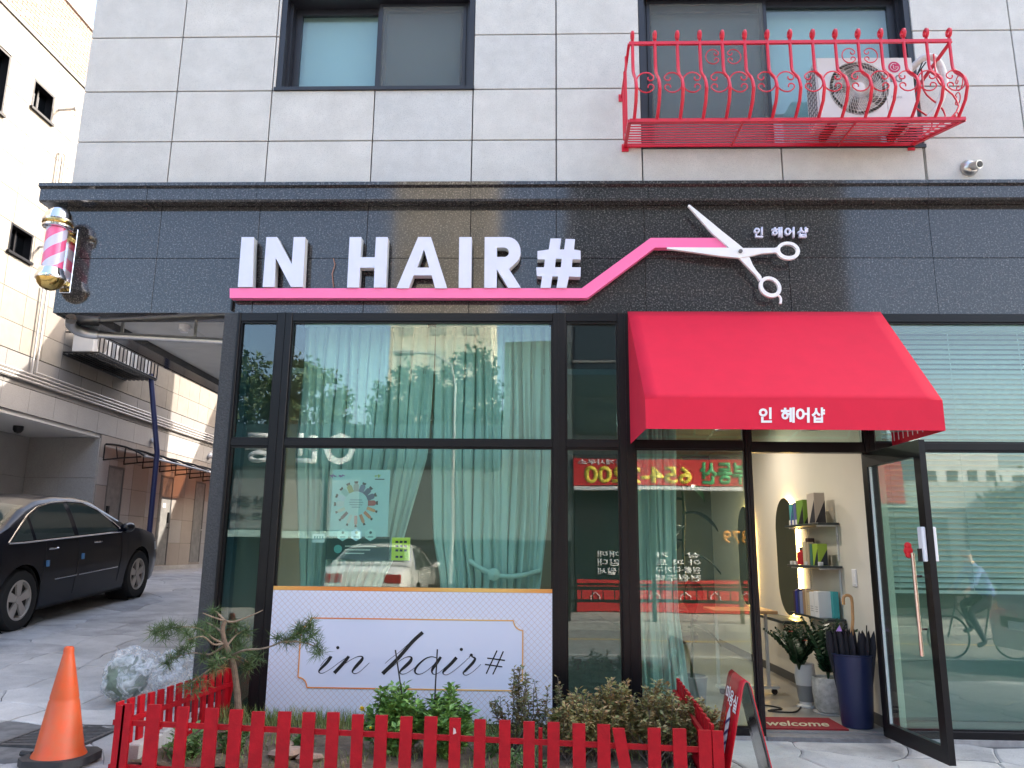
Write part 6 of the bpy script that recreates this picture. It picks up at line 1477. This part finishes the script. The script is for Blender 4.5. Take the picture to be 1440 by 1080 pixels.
# y measured from the rear axle
sed_roof = ([-1.15,-1.10,-.95,-.55,-.20,.20,.55,.95,1.35,1.70,2.42,2.95,3.45,3.66,3.74], [.60,.93,1.0,1.03,1.15,1.325,1.42,1.45,1.435,1.385,1.045,.965,.86,.74,.55])
sedan = dict(y0=-1.16, y1=3.75, wr=0, wf=wb, R=.335, H=1.47, plz=.62,
    hw=([-1.16,-1.05,-.8,0,1.4,2.78,3.3,3.6,3.75], [.72,.80,.87,.905,.915,.905,.86,.76,.62]),
    belt=([-1.16,-.9,-.5,0,1.2,2.45,2.9,3.4,3.65,3.75], [.88,.955,.975,.965,.955,.945,.90,.80,.68,.52]),
    roof=sed_roof, bot=([-1.16,-.9,-.5,3.3,3.75], [.32,.24,.20,.20,.26]),
    win=[(-.20, .18, .985, lambda y: interp(y, [-.20,.0,.18], [.99,1.12,1.225])), (.24, 1.03, .985, lambda y: interp(y, [.24,.6,1.03], [1.255,1.36,1.39])), (1.13, 2.16, .985, lambda y: interp(y, [1.13,1.5,1.8,2.16], [1.39,1.355,1.24,1.0]))],
    trim=[(-.27,.975),(-.22,1.01),(.0,1.15),(.2,1.26),(.45,1.35),(.75,1.395),(1.1,1.41),(1.45,1.385),(1.75,1.285),(2.0,1.13),(2.22,.99),(2.2,.968),(1.0,.968),(0,.968)],
    ws=(1.80, 2.38), rw=(-.42, .30), joints=[(.34, .30, .94, .12), (1.08, .28, .95, .03), (2.18, .30, .93, .04)], handles=[(.55, .865), (1.55, .875)],
    mould=[(.62, 1.10, .50), (1.14, 2.12, .50), (-1.0, -.55, .52)], mirror=(2.14, 1.0), head=(3.28, 3.66, .64, .76, 1.0), tail=(.55, .98, .72, .90))
pitch = math.atan2(.684-.445, wb)
car = build_car('dark navy sedan with chrome window trim and silver five spoke wheels parked in the alley', (-6.90, 2.86, .432), .0, pitch*.96, sedan, SB)
car.scale = (1, 1, 1.05)
for yy, zz in ((.42, .70), (1.18, .72)):
    q = MB(); q.box(.905, .925, yy-.02, yy+.02, zz-.035, zz+.035); part('blue_foam_guard', q, mat('foam_blue', (.10, .25, .50), .7), car, world=False)
sil = dict(sedan); sil['rimm'] = mat('alloy_grey2', (.3, .3, .3), .35, metal=.8)
build_car('white car parked beyond the navy sedan, mostly hidden, with a red rear lamp', (-8.75, 7.15, .60), PI, 0, sil, mat('car_paint_white', (.70, .70, .68), .15, coat=1.0), 'white cars')
# ------------------------------------------------------------------ the other side of the street (seen in the glass)
def M2(px, py, yv): p = at(px, py, yv); return Vector((p.x, -yv, p.z))     # a place seen mirrored in the shop glass
OD = 14.0
ob = thing('office_building', 'tall dark glazed office building across the street with red property office sign', 'building', (5, -17, 0))
DKB = mat('dark_cladding', (.045, .055, .06), .35, n=.15, nscale=2); DKG2 = mat('dark_curtain_glass', (.02, .035, .04), .1, spec=.8)
q = MB(); q.box(1.0, 8.45, -24, -OD-.02, -.1, 12.6); part('wall', q, DKB, ob)
for i in range(5):
    for j in range(8):
        q = MB(); x = 1.08+i*1.48; z = 4.45 + j*1.0; q.box(x, x+1.40, -OD-.02, -OD+.01, z, z+.93); part('window', q, DKG2, ob)
for j in range(4): q = MB(); q.box(1.0, 8.45, -OD-.02, -OD+.06, 6.4+j*2-.04, 6.4+j*2+.03); part('ledge', q, mat('ledge_grey', (.2, .21, .21), .5), ob)
# ground floor office: dark glass with white words, red base and banner
q = MB(); q.box(1.0, 5.9, -OD-.02, -OD+.03, .74, 3.1); part('shop_glass', q, DKG2, ob)
q = MB(); q.box(5.9, 8.4, -OD-.02, -OD+.03, -.05, 3.1); part('shop_wall', q, mat('olive_render', (.22, .22, .17), .7), ob)
q = MB(); q.box(.98, 5.55, -OD, -OD+.06, 3.10, 3.80); ban = part('banner', q, mat('banner_red', (.55, .012, .02), .6), ob)
F = -OD + .065
def otext(s, c0, c1, z0, z1, m_, par, bold=.02, thick=.01):  # words facing the salon (+y)
    return text(s, 'lettering', m_, par, (c1, F, z0), (c0, F, z0), (c1, F, z1), thick=thick, bold=bold, normal=(0, 1, 0))
YL_ = mat('sign_yellow', (.75, .60, .05), .5); WL_ = mat('sign_white', (.8, .8, .8), .5); GL_ = mat('sign_green', (.04, .40, .14), .5)
otext('654-2200', 1.25, 4.05, 3.15, 3.62, YL_, ob, .03); otext('부동산', 4.25, 5.48, 3.14, 3.74, GL_, ob, .04); otext('중개사무소', 1.1, 2.3, 3.64, 3.78, WL_, ob)
for k, s in enumerate(('매매', '임대', '전월세')): otext(s, 1.60, 2.18 if k < 2 else 2.35, 1.26-k*.20, 1.42-k*.20, WL_, ob)
for k, s in enumerate(('상    가', '아 파 트', '원룸·다가구', '전원주택')): otext(s, 3.05, 4.15, 1.26-k*.18, 1.41-k*.18, WL_, ob)
otext('1379', 4.75, 5.6, 1.65, 1.98, mat('sign_orange', (.70, .28, .03), .5), ob)
q = MB(); q.box(1.05, 5.88, -OD, -OD+.05, .66, .74); q.box(1.05, 5.88, -OD, -OD+.045, -.05, .60); part('red_base', q, mat('banner_red', (.5, .01, .02), .5), ob)
for k in range(6):
    q = MB(); x = 1.4 + k*.75; q.tube([(x, F, .2), (x, F, .36), (x+.12, F, .46), (x+.24, F, .36), (x+.24, F, .2)], .012, 4); part('house_symbol', q, WL_, ob)
q = MB(); q.box(.98, 5.9, -OD-.02, -OD+.35, 2.96, 3.05); part('eave', q, WHITE, ob)
# lower shops to the left
lb = thing('shop_row', 'low row of dark fronted shops across the street under big white Korean letters', 'building', (-8, -17, 0))
q = MB(); q.box(-16, .98, -22, -OD-.02, -.1, 4.62); q.box(-.85, .98, -22, -OD-.02, 4.62, 6.95); part('wall', q, mat('shop_render', (.10, .13, .13), .6), lb)
q = MB(); q.box(-16, -.9, -OD-.02, -OD+.05, 3.55, 4.66); part('sign_band', q, mat('sign_band_teal', (.02, .05, .06), .5), lb)
otext('중', -7.65, -6.9, 3.62, 4.42, WL_, lb, .04); otext('안', -6.35, -5.65, 3.62, 4.42, WL_, lb, .04)
q = MB(); q.lathe([(.36, -OD+.06), (.42, -OD+.06), (.42, -OD+.08), (.36, -OD+.08)], (-5.15, 0, 4.0), 8, 'y'); q.lathe([(.2, -OD+.06), (.24, -OD+.06), (.24, -OD+.08), (.2, -OD+.08)], (-5.15, 0, 4.0), 20, 'y'); part('round_emblem', q, WL_, lb)
q = MB(); q.box(-16, -4.6, -OD-.02, -OD+.03, 1.9, 3.2); part('shop_front', q, mat('pale_shopfront', (.22, .23, .225), .5), lb)
q = MB(); q.box(-16, -4.5, -OD, -OD+.5, 1.68, 1.86); part('awning_bar', q, mat('pale_green_bar', (.45, .62, .58), .5), lb)
q = MB(); q.box(-16, .9, -OD-.02, -OD+.03, -.05, 1.68); part('shop_glass', q, DKG2, lb)
for s, x0, x1, z0, z1 in (('안중갈비', -8.6, -6.9, 2.45, 2.75), ('갈비 · 냉면', -7.9, -6.9, 2.15, 2.3)): otext(s, x0, x1, z0, z1, mat('ink_dark', (.05, .05, .05), .6), lb)
for k in range(9): q = MB(); x = -15.5 + k*1.25; q.box(x, x+.08, -OD, -OD+.06, -.05, 3.5); part('pillar', q, FRAME, lb)
# right part of the far side
rb = thing('shop_row', 'low pale shops with signs far right across the street', 'building', (14, -18, 0))
q = MB(); q.box(8.5, 26, -23, -OD-.5, -.1, 3.2); part('wall', q, mat('pale_shop_wall', (.30, .31, .29), .7), rb)
q = MB(); q.box(8.6, 26, -OD-.5, -OD-.4, 2.6, 3.3); part('sign_band', q, mat('sign_band_grey', (.40, .42, .40), .5), rb)
q = MB(); q.box(8.7, 9.6, -OD-.4, -OD-.36, 2.7, 3.9); part('red_sign', q, mat('banner_red', (.5, .01, .02), .5), rb)
for k in range(8): q = MB(); q.box(9+k*2.1, 10.7+k*2.1, -OD-.5, -OD-.47, .1, 2.4); part('shop_window', q, DKG2, rb)
# slab tower behind and the apartment block
tw = thing('beige_tower', 'tall beige tower block beyond the trees across the street', 'building', (-8, -64, 0))
q = MB(); q.box(-13.2, -4.0, -72, -62, -.3, 44); part('wall', q, mat('tower_beige', (.62, .57, .46), .8, n=.06, nscale=.6), tw)
for j in range(14):
    for i in range(3): q = MB(); q.box(-12.4+i*3.0, -11.0+i*3.0, -62, -61.95, 3+j*2.9, 4.4+j*2.9); part('window', q, mat('tower_window', (.40, .40, .34), .3), tw)
def apartment(x0, x1, y, h, n, m_, lab, grp):
    t = thing('apartment_block', lab, 'building', ((x0+x1)/2, y-5, 0), grp)
    q = MB(); q.box(x0, x1, y-12, y, -.3, h); part('wall', q, m_, t)
    fl_ = int(h/2.8); w = (x1-x0)/n
    for j in range(fl_):
        q = MB(); q.box(x0+.1, x1-.1, y, y+.5, 1.2+j*2.8-1.1, 1.2+j*2.8-.9); part('balcony', q, m_, t)
        for i in range(n): q = MB(); q.box(x0+i*w+.3*w, x0+(i+1)*w-.2*w, y-.01, y+.04, 1.5+j*2.8, 2.8+j*2.8); part('window', q, DKG2, t)
    q = MB(); q.box(x0+1, x0+w*1.4, y-8, y-4, h, h+2); part('roof_hut', q, m_, t)
APW = mat('apartment_white', (.60, .60, .58), .8, n=.05, nscale=1)
apartment(32, 38.5, -60, 10.5, 4, APW, 'white apartment block far behind the right shops, the nearer one', 'white apartment blocks')
apartment(39.5, 49, -64, 9.0, 5, mat('apartment_grey', (.48, .50, .50), .8), 'greyer apartment block far behind the right shops', 'white apartment blocks')
# guard rail on the far kerb
gl_ = thing('guard_rail', 'black steel guard rail along the far kerb of the street', 'railing', (3, -11.2, 0))
for z in (.35, .62): q = MB(); q.box(-3, 12, -11.24, -11.18, z, z+.07); part('rail', q, BLACK, gl_)
for k in range(60): q = MB(); x = -3 + k*.25; q.box(x-.012, x+.012, -11.23, -11.19, .40, .62); part('bar', q, BLACK, gl_)
for k in range(9): q = MB(); x = -3 + k*1.87; q.box(x-.04, x+.04, -11.25, -11.17, -.06, .85); part('post', q, BLACK, gl_)
# street trees
FOL = mat('street_tree_leaf', (.075, .115, .040), .6, n=.5, nscale=1.6, col2=(.035, .065, .022)); BK = mat('street_tree_bark', (.12, .09, .07), .9, n=.3, nscale=6)
RT = random.Random(77)
def tree(x, y, h, rad, lab, nclump=90, nleaf=95):
    t = thing('street_tree', lab, 'tree', (x, y, 0), 'round crowned street trees')
    q = MB(); q.tube([(x, y, -.3), (x+.1, y, h*.3), (x-.05, y+.1, h*.62)], [.22, .17, .09], 8); part('trunk', q, BK, t)
    ql = MB()
    for c in range(nclump):
        d = Vector((RT.gauss(0, 1), RT.gauss(0, 1), RT.gauss(0, 1))).normalized()*RT.uniform(.35, 1)**.6
        cc = Vector((x + d.x*rad, y + d.y*rad, h*.64 + d.z*h*.34)); cr = rad*RT.uniform(.16, .30)
        if c % 4 == 0: qb = MB(); qb.tube([(x, y, h*.4), tuple(Vector((x, y, h*.45)).lerp(cc, .5)), tuple(cc)], [.07, .04, .015], 5); part('limb', qb, BK, t)
        for k in range(nleaf):
            p = cc + Vector((RT.gauss(0, 1), RT.gauss(0, 1), RT.gauss(0, .8)))*cr*.55; s_ = RT.uniform(.09, .17)
            a = Vector((RT.gauss(0, 1), RT.gauss(0, 1), RT.gauss(0, 1))).normalized(); b2 = a.cross(Vector((RT.gauss(0, 1), RT.gauss(0, 1), 1))).normalized()
            ql.add([p-a*s_, p+b2*s_*.5, p+a*s_, p-b2*s_*.5], [(0,1,2,3)])
    link('crown', ql.mesh('crown', FOL, fix=False), t)
for x, y, h, r_, lab in ((-12.6, -24, 9.6, 2.3, 'leftmost street tree beyond the low shops'), (-9.4, -25, 9.2, 1.9, 'second street tree from the left beyond the low shops'), (-4.9, -24, 8.6, 1.7, 'third street tree beyond the low shops, in front of the beige tower'), (-2.9, -25, 9.6, 1.9, 'fourth street tree beyond the low shops, nearest the office building'), (12.5, -13.4, 3.4, 1.3, 'small street tree in front of the right shops'), (22, -22, 6.5, 3, 'broad street tree far right of the shops')):
    tree(x, y, h, r_, lab)
lp_ = thing('street_light', 'tall grey street light with curved arm standing across the street', 'street lamp', (-1.9, -11.6, 0))
q = MB(); q.tube([(-1.9, -11.6, -.1), (-1.9, -11.6, 5.2), (-2.0, -11.6, 5.7), (-2.4, -11.5, 5.95), (-2.9, -11.4, 5.95)], [.05, .035, .03, .03, .03], 8); part('pole', q, mat('lamp_pole_grey', (.3, .3, .3), .5), lp_, smooth=True)
q = MB(); q.box(-3.35, -2.85, -11.5, -11.3, 5.90, 6.0); part('lamp_head', q, mat('lamp_pole_grey', (.3, .3, .3), .5), lp_, bevel=.02)
for k, (x0, z0, x1, z1) in enumerate(((-60, 8.5, 60, 7.8), (-60, 8.0, 60, 7.4), (-60, 7.2, 60, 6.9))):
    pass
# cars seen mirrored
wh = mat('car_paint_white', (.70, .70, .68), .15, coat=1.0)
build_car('white sedan parked across the street with its rear towards the salon', (-3.25, -9.8, .06), PI, 0, dict(sedan, mm=wh, hm=wh), wh, 'white cars')
suv = dict(sedan, y0=-1.0, y1=3.62, H=1.7, R=.36, roof=([-1.0,-.95,-.8,-.5,.3,1.2,1.8,2.5,3.0,3.5,3.6,3.62], [.6,1.0,1.35,1.62,1.70,1.70,1.62,1.14,1.05,.95,.8,.6]),
    belt=([-1.0,-.8,0,1.2,2.5,3.1,3.5,3.62], [.95,1.02,1.03,1.02,1.02,.98,.88,.7]), win=[(-.75,.2,1.06,lambda y: interp(y,[-.75,-.4,.2],[1.2,1.5,1.58])), (.28,1.1,1.06,lambda y: 1.58), (1.2,2.2,1.06,lambda y: interp(y,[1.2,1.6,2.2],[1.58,1.52,1.15]))],
    trim=None, ws=(1.9, 2.45), rw=(-.9, -.55), joints=[(.34,.30,1.0,.05),(1.15,.28,1.0,.03),(2.2,.30,.98,.04)], handles=[(.55,.95),(1.5,.95)], mould=[(.6,2.1,.55)], mirror=(2.15,1.1), head=(3.2,3.55,.75,.9,1.0), tail=(.6,.98,.9,1.1), fplz=.50)
sv = build_car('silver grey compact car standing at the near kerb, mirrored in the right shop window', (10.0, -4.35, -.05), PI/2, 0, suv, mat('car_paint_silver', (.48, .50, .50), .2, metal=.3, coat=1.0))
# ------------------------------------------------------------------ cyclist
cy_ = thing('bicycle', 'black bicycle ridden past on the road near the right shop window', 'bicycle', (7.1, -6.7, -.2))
def rp(lx, ly, z): return Vector((7.1 - lx, -6.7 + ly, -.2 + z))
for wx in (-.52, .52):
    w = part('wheel', MB().tube([rp(wx + .33*math.cos(a*PI/14), 0, .34 + .33*math.sin(a*PI/14)) for a in range(29)], .018, 6, False), BLACK, cy_)
    q = MB()
    for k in range(9): q.tube([rp(wx, 0, .34), rp(wx+.32*math.cos(k*2*PI/9), 0, .34+.32*math.sin(k*2*PI/9))], .002, 3)
    part('spokes', q, STEEL, w)
q = MB(); q.tube([rp(-.52, 0, .34), rp(-.05, 0, .32), rp(.38, 0, .80), rp(-.17, 0, .78), rp(-.05, 0, .32)], .016, 6); q.tube([rp(-.52, 0, .34), rp(-.17, 0, .78), rp(-.20, 0, .90)], .014, 6); q.tube([rp(.52, 0, .34), rp(.38, 0, .80), rp(.36, 0, .98)], .014, 6); part('bike_frame', q, mat('bike_dark', (.03, .04, .05), .4), cy_)
q = MB(); q.tube([rp(.34, -.26, 1.0), rp(.38, -.1, 1.0), rp(.38, .1, 1.0), rp(.34, .26, 1.0)], .013, 6); part('handlebar', q, BLACK, cy_)
q = MB(); q.box(7.1+.10, 7.1+.32, -6.78, -6.62, .70, .75); part('saddle', q, BLACK, cy_, bevel=.02)
def person(name, label, chain, mats_):
    """one skinned body: list of (index, parent, position, radius)"""
    me = bpy.data.meshes.new(name); me.from_pydata([c[1] for c in chain], [(i, c[0]) for i, c in enumerate(chain) if c[0] is not None], [])
    o = bpy.data.objects.new(name, me); COL.objects.link(o)
    sk = o.modifiers.new('skin', 'SKIN')
    for i, c in enumerate(chain): me.skin_vertices[0].data[i].radius = (c[2], c[2]); me.skin_vertices[0].data[i].use_root = (i == 0)
    sb = o.modifiers.new('sub', 'SUBSURF'); sb.levels = 2; sb.render_levels = 2
    dg = bpy.context.evaluated_depsgraph_get(); dg.update(); m2 = bpy.data.meshes.new_from_object(o.evaluated_get(dg)); bpy.data.objects.remove(o)
    for mm in mats_: m2.materials.append(mm)
    m2.shade_smooth(); o = link(name, m2); tag(o, label, 'person'); return o
J = []
def j(par, lx, ly, z, r_): J.append((par, tuple(rp(lx, ly, z)), r_)); return len(J)-1
pel = j(None, -.20, 0, .98, .13); sp1 = j(pel, -.12, 0, 1.15, .125); ch_ = j(sp1, -.0, 0, 1.36, .14); nk = j(ch_, .08, 0, 1.50, .055); hd = j(nk, .12, 0, 1.62, .095); hd2 = j(hd, .13, 0, 1.70, .08)
for s_ in (-1, 1):
    sh_ = j(ch_, .03, s_*.18, 1.40, .065); el = j(sh_, .16, s_*.26, 1.18, .045); wr_ = j(el, .31, s_*.25, 1.05, .032); j(wr_, .37, s_*.24, 1.03, .035)
    hp = j(pel, -.17, s_*.10, .93, .10); kn = j(hp, .20, s_*.11, .72 if s_ > 0 else .86, .065); an_ = j(kn, -.0 if s_ > 0 else .08, s_*.11, .28 if s_ > 0 else .46, .042); j(an_, .14 if s_ > 0 else .22, s_*.11, .22 if s_ > 0 else .42, .04)
SK = mat('skin_tone', (.45, .27, .19), .6); BLU = mat('blue_shirt', (.10, .15, .36), .8); NAV = mat('dark_trousers', (.03, .03, .05), .8); HAIR = mat('dark_hair', (.02, .015, .012), .7)
pr = person('person', 'person in a blue shirt and dark trousers riding the black bicycle', J, [BLU, NAV, SK, HAIR])
for pl in pr.data.polygons:
    c = pl.center; z = c.z + .2
    if z < 1.0 and c.x > 6.6 and abs(c.y+6.7) < .22: pl.material_index = 1
    if z > 1.49: pl.material_index = 2
    if z > 1.62 and c.x > 6.94 or z > 1.72: pl.material_index = 3
    if c.x < 6.86 and z > 1.0 and z < 1.3 and abs(c.y+6.7) > .2: pl.material_index = 2
